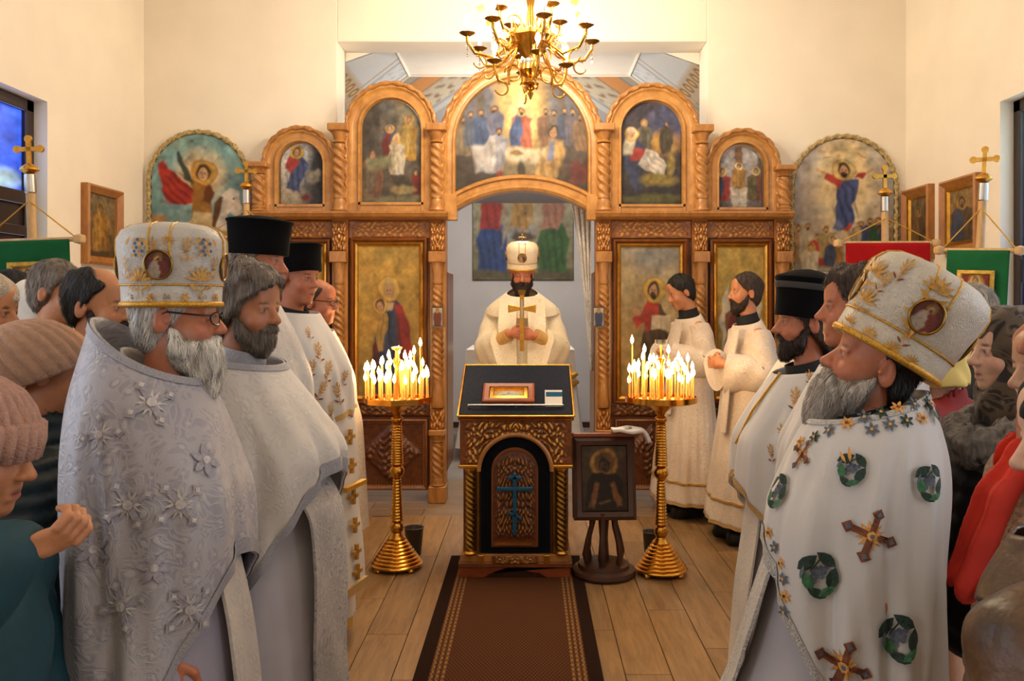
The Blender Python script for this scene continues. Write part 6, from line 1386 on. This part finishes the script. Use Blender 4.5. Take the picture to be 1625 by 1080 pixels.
ROWS = [(0, .05, -.20, .10), (.07, .05, -.215, .13), (.13, .065, -.23, .16), (.19, .09, -.245, .19), (.27, .125, -.255, .22), (.42, .17, -.255, .24), (.6, .18, -.25, .25), (1.0, .18, -.245, .265), (1.6, .18, -.24, .275)]
def vest(P, mat, hf, hb, ex=1.5, fs=1.0, bs=1.0, ws=1.0, topf=.15, topb=.0, name='phelonion', neck=1.0, up=0.0, folds=None, bumps=None, seed=0.0, label=None):
    z = P.zE + up; tab = [(z - d, f*(1 + (fs - 1)*min(1, d/.4)), b*bs*(neck + (1 - neck)*min(1, d/.26)), h*ws*(neck + (1 - neck)*min(1, d/.22))) for d, f, b, h in ROWS]
    folds = folds or [(8, .04, .6 + seed, z - .25, z - .8, 5.0), (13, .014, 1.9 + seed, z - .3, z - .8, -4.0), (4, .03, 2.5 + seed, z - .2, z - 1.0, 3.0)]
    folds = [(a, b, c, z - .14, z - .52, f) for a, b, c, d, e, f in folds]
    return P.bell(name, mat, tab, lambda t: z - (topf + topb)/2 - (topf - topb)/2*math.cos(t), lambda t: hb + (hf - hb)*((1 + math.cos(t))/2)**ex, folds, bumps or [(.75, z - .5, .5, .2, .10), (-.75, z - .5, .5, .2, .10)], label=label)
def inner(P, mat, fs=1.0, hem=.05, name='under_robe', ws=1.0, front=None, top=.2):
    z = P.zE; f = front or (.13, .16, .19, .22)
    return P.bell(name, mat, [(z - .16, .05, -.1, .08), (z - .25, .09*fs, -.14, .19*ws), (z - .45, f[0]*fs, -.17, .21*ws), (z - .75, f[1]*fs, -.18, .22*ws), (.5, f[2]*fs, -.21, .25*ws), (0, f[3]*fs, -.23, .28*ws)], lambda t: z - top - .03*math.cos(t), lambda t: hem, [(9, .035, 1.0, z - .7, .3, 1.5), (5, .03, 2.2, z - .6, .4, 1.0)], thick=.006)
def arms_fwd(z, y=.1, zz=-.55, x=.12): return {1: (vec(.17, -.02, z - .52), vec(x, y, z + zz)), -1: (vec(-.17, -.02, z - .52), vec(-x, y, z + zz))}
LG, RG = 'clergy standing in line', 'clergy standing in line'

# ---------------------------------------------------------------- L1: old priest in mitre and spectacles
z = 1.52
P = Person('elderly white-bearded priest in silver brocade and tall mitre, wearing spectacles', 278, 2.05, z, -90, 0, 9, 0, 'red', LG, .0046)
ar = {1: (vec(.18, -.05, .98), vec(.18, .045, .76)), -1: (vec(-.17, 0, .98), vec(-.14, .1, .92))}
P.body(ar, [dict(w=vec(.18, .05, .745), d=vec(0, .2, -1), n=vec(-1, 0, 0), s=1, c=.25, g=.0055)], eyes='#4a5560', brow='#8f8578', stub='#b5a493')
P.hair(M['hair_white'], 'short', .005, 1); P.beard(M['beard_white'], .05, .92, seed=2); P.glasses(M['glass_rim']); mt = P.mitre(M['mitre_silver'], 0, .026, 1.0); P.collar(M['black_cloth'], -.225, -.15, .07)
for (px_, py_, r_, sh) in ((220, 396, 24, BUNCH), (222, 442, 34, PALM), (318, 442, 34, PALM), (322, 396, 24, BUNCH), (243, 396, 24, SPRIG), (296, 396, 24, SPRIG), (267, 382, 15, PALM), (203, 425, 22, SPRIG), (338, 425, 22, SPRIG)): emb(P, mt, sh, px_, py_, r_, 0, [E_GD, E_GD, E_OR, E_BL, E_GD, E_GD], 'gold_leafwork')
for i, px_ in enumerate((215, 240, 267, 293, 320, 340)): emb(P, mt, BUNCH if i % 2 == 0 else FLOWER, px_, 472, 9, PI/2 if i % 2 == 0 else 0, [E_GD, E_OR, E_GD, E_BL], 'gold_leafwork')
inner(P, M['v_lining']); g = vest(P, M['v_silver'], .93, .22, 1.5, 1.0, folds=[(8, .04, .4, z - .35, z - 1.0, 4.0), (11, .014, 1.9, z - .35, z - .8, -4.0), (4, .03, 2.5, z - .2, z - 1.0, 2.0)], label='silver brocade phelonion with a high stiff collar')
E_S1 = M_plain('thread_silver', '#c3bdb9', .5, .1, var=.2, scale=90); E_S2 = M_plain('thread_pewter', '#9f9aa0', .6, var=.2, scale=90)
for (px_, py_, r_, ro) in ((205, 800, 40, .5), (285, 800, 40, .6), (300, 965, 42, .7), (240, 640, 40, .4), (325, 730, 30, .5), (160, 690, 34, .2), (195, 960, 40, .3), (245, 900, 30, .9), (150, 870, 30, .6)): emb(P, g, CROSS if r_ > 32 else FLOWER, px_, py_, r_, ro, [E_S2, E_S1, E_S1], 'woven_cross')
P.hem_trim(M['v_grey_braid'], .035, parent=g); P.hem_trim(M['v_grey_braid'], .02, 'collar_braid', g, top=True)
vest_c = P.bell('inner_collar', M['v_white'], [(z - .12, .04, -.13, .08), (z - .2, .07, -.15, .12), (z - .3, .1, -.17, .2)], lambda t: z - .13 - .055*math.cos(t), lambda t: z - .27, nz=14, nth=64)
P.strip('stole', M['v_white'], [(.03, .1, z - .4), (.03, .125, 1.02), (.03, .165, .82), (.03, .2, .6), (.03, .235, .12)], .15, wav=.003)
P.sleeve('cuff', M['v_grey_braid'], [(.185, -.02, .9), (.18, .045, .77)], [.06, .045], fold=.02)

# ---------------------------------------------------------------- L2: bareheaded grey-haired priest
z = 1.54
P = Person('bareheaded priest with wavy grey hair and short beard in white brocade', 392, 2.5, z, -98, -2, -12, 0, 'tan', LG, .0055)
ar = {1: (vec(.22, 0, 1.0), vec(.12, .1, .84)), -1: (vec(-.2, .02, 1.02), vec(-.1, .16, 1.1))}
P.body(ar, [dict(w=vec(.12, .1, .79), d=vec(0, .3, -1), n=vec(-1, 0, 0), s=1, c=.22, g=.006)], brow='#4a4038', stub='#4a3a30')
P.hair(M['hair_grey'], 'swept', .02, 3); P.beard(M['beard_mixed'], .02, .97, True, 4); P.collar(M['v_grey_braid'], -.19, -.12, .066)
inner(P, M['v_inner'], 1.0, .05, front=(.18, .24, .265, .28)); g = vest(P, M['v_white'], 1.06, .28, 1.35, 1.6, 1.0, 1.0, .17, .1, folds=[(8, .05, 1.4, z - .22, z - .8, 6.0), (12, .02, .9, z - .3, z - .8, -6.0)], bumps=[(.6, z - .45, .5, .2, .12), (-.5, z - .42, .5, .18, .14)]); P.hem_trim(M['v_grey_braid'], .04, parent=g); P.hem_trim(M['v_grey_braid'], .02, 'collar_braid', g, top=True)
P.strip('stole', M['v_stole'], [(.02, .2, z - .5), (.02, .27, .95), (.02, .28, .5), (.02, .3, .08)], .24, wav=.004)
P.strip('neck_chain', M['gold_cord'], [(.05, .085, z - .17), (.06, .16, z - .3), (.03, .24, z - .4)], .012, wdir=(1, -.6, 0)); P.sleeve('cuff', M['v_tan_lining'], [(.2, .02, .98), (.12, .1, .83)], [.06, .05], fold=.02)

# ---------------------------------------------------------------- L3, L4: priests in flat black hats
z = 1.715
P = Person('tall priest in wide flat-topped black hat behind the wavy-haired priest', 404, 3.02, z, -95, -3, 0, 0, 'red', LG, .006)
P.body(arms_fwd(z)); P.hair(M['hair_saltpepper'], 'short', .006, 2); P.kamilavka(0, sc=1.02); P.collar(M['black_cloth']); inner(P, M['v_inner']); vest(P, M['v_white'], 1.1, .35, 1.4, 1.2, 1.0, .95, .17, .12, seed=1)
z = 1.68
P = Person('clean-shaven priest in tilted black hat and white vestment with gold floral work', 470, 3.8, z, -104, -4, -10, 0, 'red', LG, .007)
P.body(arms_fwd(z, .14)); P.hair(M['hair_brown'], 'nape', .004, 2); P.kamilavka(10, sc=1.0); P.collar(M['black_cloth'], -.2, -.14, .068); inner(P, M['v_plain'], 1.0, .08, front=(.17, .225, .25, .27)); P.hem_trim(M['v_gold_braid'], .05)
g = vest(P, M['v_plain'], 1.05, .4, 1.4, 1.45, 1.0, 1.0, .17, .13, seed=2); P.hem_trim(M['v_gold_braid'], .025, parent=g)
for (px_, py_, r_) in ((505, 560, 14), (520, 590, 15), (535, 625, 14), (510, 620, 13), (525, 655, 13), (495, 585, 11), (545, 600, 11), (490, 530, 9)): emb(P, g, SPRIG, px_, py_, r_*1.5, random.uniform(-.6, .6), EMG)
so = P.strip('stole', M['v_plain'], [(.0, .2, z - .5), (.0, .25, 1.0), (.0, .27, .6), (.0, .3, .27)], .2, wav=.003)
for i, q in enumerate((.95, .82, .68, .55, .43, .34)):
    e_ = MB()
    for a in (0, PI/2): e_.prism(bar(-.035*math.cos(a), q - .035*math.sin(a), .035*math.cos(a), q + .035*math.sin(a), .008), .27 + (.95 - q)*.06 - .004, .27 + (.95 - q)*.06 + .012)
    e_.build('embroidered_cross', E_GD, so)
MB().box(-.1, .1, .285, .31, .72, .74).build('stole_bar', M['gold_cord'], so); MB().box(-.1, .1, .285, .315, .25, .29).build('stole_fringe', M['v_gold_braid'], so)
z = 1.565
P = Person('red-faced priest with glasses and receding dark hair next to the screen', 505, 4.6, z, -100, 0, 0, 0, 'red', LG, .008)
P.body(arms_fwd(z, .12)); P.hair(M['hair_brown'], 'bald', .006, 5); P.glasses(M['glass_rim']); P.collar(M['black_cloth']); inner(P, M['v_plain'], 1.0, .08); g = vest(P, M['v_plain'], .98, .45, 1.4, 1.15, 1.0, .95, .16, .1, seed=3); P.hem_trim(M['v_gold_braid'], .02, parent=g)
for (px_, py_, r_) in ((545, 570, 12), (540, 600, 10), (552, 612, 9)): emb(P, g, SPRIG, px_, py_, r_*1.5, .2, EMG)
P.strip('stole', M['v_stole_gold'], [(.0, .17, z - .5), (.0, .22, .9), (.0, .26, .3)], .2)

# ---------------------------------------------------------------- R1: priest in mitre, white vestment with embroidered crosses
z = 1.40
P = Person('grey-bearded priest in tilted mitre and white vestment with embroidered crosses', 1352, 2.0, z, 76, 22, 2, 0, 'red', RG, .0042, 1.02)
P.body(arms_fwd(z, .12, -.5), brow='#5a4a3c', stub='#7a6a5c'); P.hair(M['hair_black'], 'nape', .002, 1); P.beard(M['beard_grey'], .03, 1.0, seed=5); mt = P.mitre(M['mitre_gold'], 10, .03, 1.13); P.collar(M['black_cloth'], -.2, -.1, .074, -.035)
inner(P, M['v_inner'], 1.25, .04, ws=.78, front=(.14, .2, .27, .31))
g = vest(P, M['v_plain'], .98, .12, 1.25, 1.2, .85, .95, .2, .13, neck=.72, up=.075, folds=[(10, .05, .4, z - .25, z - .85, 3.5), (7, .02, 1.9, z - .25, z - .8, -4.0), (4, .03, 2.5, z - .2, z - 1.0, 2.0)], bumps=[(-.7, z - .45, .5, .2, .10), (.7, z - .45, .5, .2, .08)], label='plain white phelonion with colourful embroidery')
P.hem_trim(M['v_floral_braid'], .04, parent=g); P.hem_trim(M['v_floral_braid'], .012, 'collar_braid', g, top=True)
for (px_, py_, r_, sh) in ((1390, 432, 40, PALM), (1375, 475, 34, PALM), (1462, 505, 42, PALM), (1488, 460, 36, PALM), (1440, 530, 28, SPRIG), (1435, 430, 28, SPRIG), (1350, 510, 20, PALM), (1380, 530, 20, PALM), (1415, 552, 20, PALM), (1445, 572, 18, PALM), (1405, 450, 24, SPRIG), (1490, 500, 26, SPRIG)): emb(P, mt, sh, px_, py_, r_, -.55, EMG, 'gold_leafwork')
for (px_, py_, r_, ro) in ((1275, 722, 27, .35), (1383, 850, 40, .35), (1338, 1056, 40, .3)): emb(P, g, CROSS, px_, py_, r_, -ro)
emb(P, g, CROSS, 1247, 708, 18, .3, [E_RD, E_OR, E_RD, E_BL, E_DG, E_LG])
for (px_, py_, r_, ro, sh) in ((1237, 780, 34, .2, GRAPES), (1352, 745, 30, -.2, WHEAT), (1300, 910, 40, .1, GRAPES), (1472, 765, 32, -.1, GRAPES), (1424, 1010, 40, .2, GRAPES), (1362, 652, 30, .8, GRAPES), (1478, 655, 20, 0, WHEAT)): emb(P, g, sh, px_, py_, r_, ro)
for i, (px_, py_) in enumerate(((1345, 672), (1372, 662), (1398, 655), (1424, 648), (1448, 642), (1470, 640), (1490, 645), (1318, 684), (1295, 694), (1272, 702), (1411, 674), (1437, 668), (1462, 664), (1384, 682))): emb(P, g, FLOWER, px_, py_, 13, i*.7, [E_OR if i % 3 == 0 else (E_GR if i % 3 == 1 else E_DG), E_OR if i % 3 else E_BROWN], 'embroidered_flower')
for i, (px_, py_) in enumerate(((1222, 845), (1232, 868), (1240, 893), (1245, 918), (1247, 945), (1246, 970), (1250, 997), (1256, 1022), (1262, 1048), (1266, 1070))): emb(P, g, FLOWER, px_, py_, 12, i*.9, [E_OR if i % 2 == 0 else E_GR, E_DG if i % 2 == 0 else E_OR], 'embroidered_flower')
P.strip('stole', M['v_floral_braid'], [(-.02, .15, z - .4), (-.02, .2, .93), (-.02, .275, .65), (-.02, .355, .48), (-.02, .4, .1)], .18, wav=.003)

# ---------------------------------------------------------------- R2, R3 and the priest behind
z = 1.535
P = Person('brown-haired priest with bare head between the mitre and the black hat', 1352, 2.6, z, 82, 4, 0, 0, 'red', RG, .006)
P.body(arms_fwd(z)); P.hair(M['hair_brown'], 'swept', .012, 4); P.collar(M['black_cloth']); inner(P, M['v_inner']); g = vest(P, M['v_plain'], 1.0, .2, 1.4, 1.3, .9, .9, .18, .12, seed=4)
z = 1.48
P = Person('dark-bearded priest in black hat with grey band, white vestment with gold edging', 1274, 3.1, z, 88, 3, 0, 0, 'red', RG, .006)
P.body(arms_fwd(z, .14)); P.hair(M['hair_brown'], 'long', .004, 4); P.beard(M['beard_brown'], .035, .95, True, 7); P.kamilavka(4, True, .02, 1.0); P.collar(M['coat_black'], -.23, -.14, .07); inner(P, M['v_inner'], 1.1, .05)
g = vest(P, M['v_plain'], .9, .25, 1.3, 1.5, .95, .98, .19, .12, seed=5); P.hem_trim(M['v_gold_braid'], .025, parent=g)
for (px_, py_, r_, ro) in ((1262, 635, 16, .1), (1245, 690, 14, .5), (1225, 720, 12, .3), (1285, 600, 10, .2)): emb(P, g, SPRIG, px_, py_, r_*1.5, ro, EMG)
P.strip('stole', M['v_white'], [(-.02, .16, z - .4), (-.02, .195, .75), (-.02, .235, .48), (-.02, .265, .1)], .22); P.strip('neck_cord', M['gold_cord'], [(-.06, .1, z - .18), (-.05, .2, z - .32), (-.03, .26, z - .45)], .01)
z = 1.5
P = Person('mostly hidden priest in cream vestment with a small gold cross beside the servers', 1282, 4.1, z, 95, 0, 0, 0, 'warm', RG, .008)
P.body(arms_fwd(z, .14)); P.hair(M['hair_brown'], 'short', .008, 4); P.collar(M['black_cloth']); inner(P, M['v_cream'], 1.0, .1); g = vest(P, M['v_cream'], .98, .4, 1.4, 1.5, .9, .95, .18, .12, seed=6); P.hem_trim(M['v_gold_braid'], .02, parent=g)
emb(P, g, CROSS, 1222, 574, 17, -.3, EMG, 'embroidered_cross')

# ---------------------------------------------------------------- servers at the screen
SG = 'altar servers in cream robes'
def server(label, px, Y_, z, rz, pitch, yaw, hairm, beardm, hem, cl):
    P = Person(label, px, Y_, z, rz, pitch, yaw, 0, 'warm', SG, .0075); w1, w2 = vec(.05, .2, z - .45), vec(-.05, .2, z - .45)
    hs_ = [dict(w=vec(.075, .19, z - .455), d=vec(-.9, .35, .05), n=vec(0, -1, 0), s=1, c=.5, g=.006), dict(w=vec(-.075, .205, z - .46), d=vec(.9, .4, .05), n=vec(0, -1, 0), s=-1, c=.5, g=.006)] if cl else []
    P.body({1: (vec(.2, -.02, z - .54), vec(.085, .185, z - .455)), -1: (vec(-.2, -.02, z - .54), vec(-.085, .19, z - .46))}, hs_); P.hair(hairm, 'short', .01, 3)
    if beardm: P.beard(beardm, .05, .95, True, 3)
    P.collar(M['black_cloth'], -.215, -.135, .068)
    g = P.bell('sticharion', M['v_cream'], [(z - .17, .05, -.1, .09), (z - .22, .07, -.13, .16), (z - .3, .1, -.15, .21), (z - .5, .13, -.16, .22), (z - .8, .16, -.18, .24), (.4, .22, -.22, .31), (0, .26, -.25, .36)], lambda t: z - .19 - .025*math.cos(t), lambda t: hem, [(8, .04, 1.2, z - .6, .3, 1.5), (13, .02, .3, z - .6, .5, -1)]); P.hem_trim(M['v_gold_braid'], .02, parent=g)
    O = [(z_,) for z_ in (0,)]
    P.bell('robe_band', M['v_gold_braid'], [(.0, .266, -.256, .366), (.6, .205, -.21, .29)], lambda t: hem + .17, lambda t: hem + .15, [(8, .04, 1.2, z - .6, .3, 1.5), (13, .02, .3, z - .6, .5, -1)], nz=4, parent=g)
    P.bell('trousers', M['black_cloth'], [(0, .14, -.14, .2), (.5, .12, -.12, .18)], lambda t: hem + .25, lambda t: .03, nz=10, nth=48); P.strip('stole', M['v_cream'], [(-.12, .12, z - .24), (-.1, .17, z - .5), (-.08, .2, z - .9)], .08)
    for sd in (1, -1): P.sleeve('sleeve', M['v_cream'], [(sd*.13, -.03, z - .265), (sd*.235, -.03, z - .52), (sd*.09, .175, z - .46)], [.08, .095, .085], fold=.04, nf=4, hang=.12)
    for sd in (1, -1): MB().lathe([(.052, 0), (.058, .03), (.054, .08), (.03, .115)], 16, (0, 0, 0), 1, 2.6).xf(Matrix.Translation((sd*.1, .04, 0))).build('shoe', M['shoe_black'], P.root, smooth=50)
    return P
server('young bearded altar server in cream robe with folded hands', 1183, 5.42, 1.63, 102, 2, -8, M['hair_brown'], M['beard_brown'], .13, True)
server('clean-shaven young altar server looking down beside the book icon', 1090, 6.1, 1.66, 108, -18, -8, M['hair_black'], None, .12, False)

# ---------------------------------------------------------------- bishop in the doorway
z = 1.80
P = Person('dark-bearded bishop in white vestment and mitre holding a cross in the doorway', 829, 6.2, z, 180, -14, 0, 0, 'red', None, .0065)
hc = z - .45
hs_ = [dict(w=vec(.085, .25, hc - .005), d=vec(-1, .45, .05), n=vec(0, -1, 0), s=1, c=.75, g=.006), dict(w=vec(-.085, .25, hc - .02), d=vec(1, .45, .05), n=vec(0, -1, 0), s=-1, c=.75, g=.006)]
P.body({1: (vec(.24, .02, z - .58), vec(.1, .24, hc - .01)), -1: (vec(-.24, .02, z - .58), vec(-.1, .24, hc - .025))}, hs_, closed=True); P.hair(M['hair_brown'], 'nape', .004, 2); P.beard(M['beard_brown'], .07, .95, seed=2); P.mitre(M['mitre_cream'], 4, .03, 1.0, '#c9a866', True)
g = P.bell('sakkos', M['v_bishop'], [(z - .17, .06, -.1, .1), (z - .22, .09, -.13, .17), (z - .3, .13, -.15, .24), (z - .5, .16, -.17, .26), (z - .9, .18, -.19, .28), (.3, .22, -.22, .32), (0, .24, -.23, .34)], lambda t: z - .17 - .03*math.cos(t), lambda t: .05, [(8, .035, 1.2, z - .6, .3, 1.5)])
P.bell('omophorion', M['v_bishop'], [(z - .12, .055, -.1, .078), (z - .18, .12, -.14, .16), (z - .26, .165, -.175, .265), (z - .36, .175, -.18, .29)], lambda t: z - .14 - .05*math.cos(t), lambda t: z - .31 - .04*math.cos(t), nz=20)
for sd in (1, -1): P.strip('omophorion_end', M['v_bishop'], [(sd*.1, .15, z - .2), (sd*.11, .21, z - .4), (sd*.1, .22, z - .8)], .13)
for sd in (1, -1):
    P.sleeve('wide_sleeve', M['v_bishop'], [(sd*.19, -.03, z - .29), (sd*.25, .03, z - .58), (sd*.14, .2, z - .52)], [.085, .115, .105], fold=.025, nf=4, hang=.16)
    P.sleeve('cuff', M['v_gold_braid'], [(sd*.17, .17, z - .51), (sd*.1, .24, hc - .015)], [.055, .045], fold=.01)
cr = empty('hand_cross', (P.root.location.x, P.root.location.y - .318, hc - .13)); tag(cr, 'gold altar cross held upright in the clasped hands of the bishop', 'cross')
m = MB().box(-.016, .016, -.008, .008, 0, .44); m.build('shaft', M['gold'], cr, bevel=.003)
MB().prism([(-.1, .275), (-.1, .335), (-.02, .318), (.02, .318), (.1, .335), (.1, .275), (.02, .292), (-.02, .292)], -.009, .009).build('crossbar', M['gold'], cr, bevel=.003)
MB().prism([(-.03, .44), (.03, .44), (.018, .4), (-.018, .4)], -.009, .009).build('cross_top', M['brass_dark'], cr); MB().box(-.007, .007, -.013, -.008, .24, .37).build('figure', M['silver'], cr)

# ---------------------------------------------------------------- congregation, left
CG = None
def civ_arms(z, y=.05): return {1: (vec(.27, -.03, z - .58), vec(.24, y, z - .82)), -1: (vec(-.27, -.03, z - .58), vec(-.24, y, z - .82))}
z = 1.545; P = Person('balding man with dark hair and moustache behind the white-bearded priest', 152, 2.9, z, -90, -2, 0, 0, 'warm', CG, .006, 1.05)
P.body(civ_arms(z)); P.hair(M['hair_black'], 'bald', .012, 2); P.beard(M['beard_dark'], .01, .8, True, 3); P.jacket('jacket', M['coat_black'], civ_arms(z), hem=.6)
z = 1.6; P = Person('grey-brown haired man in front of the green banner', 90, 3.36, z, -90, 0, 0, 0, 'warm', CG, .007)
P.body(civ_arms(z)); P.hair(M['hair_grey'], 'short', .01, 6); P.jacket('jacket', M['coat_black'], civ_arms(z), hem=.7)
z = 1.37; P = Person('woman in slouchy beige knit hat and dark quilted jacket', 74, 2.3, z, -72, -8, 4, 0, 'tan', CG, .005)
P.body(civ_arms(z)); P.beanie(M['knit_beige'], False, 30, 24, 1.14, -.012, .03, 1.15); P.jacket('quilted_jacket', M['puffer_dark'], civ_arms(z), hem=.45, quilt=.014, qf=70, hs=.012)
z = 1.275; P = Person('woman in folded beige knit hat and teal coat crossing herself', -58, 1.6, z, -88, -10, 0, 0, 'warm', CG, .0045)
ar = {1: (vec(.25, -.02, z - .5), vec(.13, .16, z - .17)), -1: (vec(-.25, -.02, z - .55), vec(-.15, .1, z - .7))}
P.body(ar, [dict(w=vec(.125, .185, z - .15), d=vec(-.25, .75, .65), n=vec(-.6, -.4, .5), s=-1, c=.95, g=.0045)]); P.hair(M['hair_brown'], 'nape', .002, 2, False); P.beanie(M['knit_pink'], True, 2, 30, 1.08, .0, .02)
P.jacket('teal_coat', M['coat_teal'], ar, 1.05, hem=.3, sleeve_r=.075, hs=.011)
z = 1.53; P = Person('woman in printed brown headscarf behind the beige knit hats', -30, 2.75, z, -86, -4, 0, 0, 'warm', CG, .006)
P.body(civ_arms(z)); P.scarf(M['scarf_print'], 2, -.2); P.jacket('coat', M['knit_beige'], civ_arms(z), hem=.6)
z = 1.6; P = Person('black-haired woman in front of the green banner edge', 16, 4.28, z, -80, -6, 0, 0, 'warm', CG, .008); P.body(civ_arms(z)); P.hair(M['hair_black'], 'long', .01, 2); P.jacket('coat', M['coat_black'], civ_arms(z), hem=.7)
z = 1.535; P = Person('woman in white headscarf with a blue flower print', 46, 3.8, z, -50, -12, 0, 0, 'pale', CG, .007); P.body(civ_arms(z)); sc_ = P.scarf(M['scarf_white'], 1, -.25); P.jacket('coat', M['coat_black'], civ_arms(z), hem=.7)
emb(P, sc_, FLOWER, 57, 470, 6, 0, [E_BL, M['cross_blue']], 'printed_flower')

# ---------------------------------------------------------------- congregation, right
z = 1.505; P = Person('grey-haired man with glasses in black jacket by the window', 1546, 3.6, z, 128, -2, 0, 0, 'warm', CG, .006)
P.body(civ_arms(z)); P.hair(M['hair_saltpepper'], 'short', .012, 2); P.glasses(M['glass_rim']); P.jacket('jacket', M['coat_black'], civ_arms(z), 1.05, hem=.6)
z = 1.41; P = Person('woman in dark patterned headscarf and black puffer with grey fur collar', 1598, 2.5, z, 92, 0, 0, 0, 'pale', CG, .005)
P.body(civ_arms(z)); P.scarf(M['scarf_dark'], 3, -.22, cape=False, fwd=.0); P.jacket('black_puffer', M['puffer_black'], civ_arms(z), 1.1, hem=.5, quilt=.012, qf=45, hs=.012); P.fur(M['hair_fur'], .135, .06, -.24, .01, 1)
z = 1.395; P = Person('woman in pink headscarf, red scarf and chunky cream knit coat', 1682, 2.0, z, 90, -2, 0, 0, 'pale', CG, .0055)
P.body(civ_arms(z)); P.scarf(M['scarf_pink'], 4, -.3); P.jacket('knit_coat', M['knit_cream'], civ_arms(z), 1.08, hem=.4, quilt=.006, qf=120, hs=.012)
S = SDF(axis(-.2, .2, .009, []), axis(-.2, .4, .009, []), axis(z - .7, z - .06, .009, []))
Pt = [(.105*math.sin(t), .105*math.cos(t) - .01, z - .19 - .04*math.cos(t)) for t in np.linspace(0, 2*PI, 15)]
for a_, b2 in zip(Pt[:-1], Pt[1:]): S.cap(a_, b2, .035, k=.02)
S.cap((-.04, .1, z - .2), (-.06, .19, z - .3), .03, .034, .03); S.cap((-.06, .19, z - .3), (-.07, .26, z - .5), .036, .042, .03); S.disp(lambda a, b, c: .012*np.sin(110*a + 60*b + 25*c) + wob(a, b, c, 40, .004)); V_, Q_ = S.mesh(); mkobj('red_scarf', np_mesh('red_scarf', V_, Q_), M['scarf_red'], P.root)
z = 1.335; P = Person('woman in black head covering and tan leather coat', 1742, 1.36, z, 34, -6, 46, 0, 'pale', CG, .0042)
ar = civ_arms(z)
P.body(ar); P.scarf(M['scarf_black'], 4, -.06, cape=False, fwd=.0); P.jacket('leather_coat', M['leather_tan'], ar, 1.3, hem=.35, sleeve_r=.085, hs=.011, disp=1)
P.bell('turned_collar', M['leather_tan'], [(z - .13, .1, -.14, .11), (z - .2, .14, -.16, .15), (z - .27, .17, -.18, .2)], lambda t: z - .15 - .03*math.cos(t), lambda t: z - .26 - .03*math.cos(t), [(5, .03, 1, z, z - .1, 4)], nz=14, nth=64)
z = 1.40; P = Person('woman in pale yellow headscarf and red coat behind the tilted mitre', 1488, 3.1, z, 40, -4, 0, 0, 'pale', CG, .007)
P.body(civ_arms(z)); P.scarf(M['scarf_yellow'], 4, -.15, cape=False); P.jacket('red_coat', M['coat_red'], civ_arms(z), hem=.5)
z = 1.47; P = Person('woman in white headscarf with red trim near the green banner', 1503, 4.3, z, 60, 0, 0, 0, 'pale', CG, .008)
P.body(civ_arms(z)); P.scarf(M['scarf_white'], 2, -.2); P.jacket('coat', M['coat_black'], civ_arms(z), hem=.6)
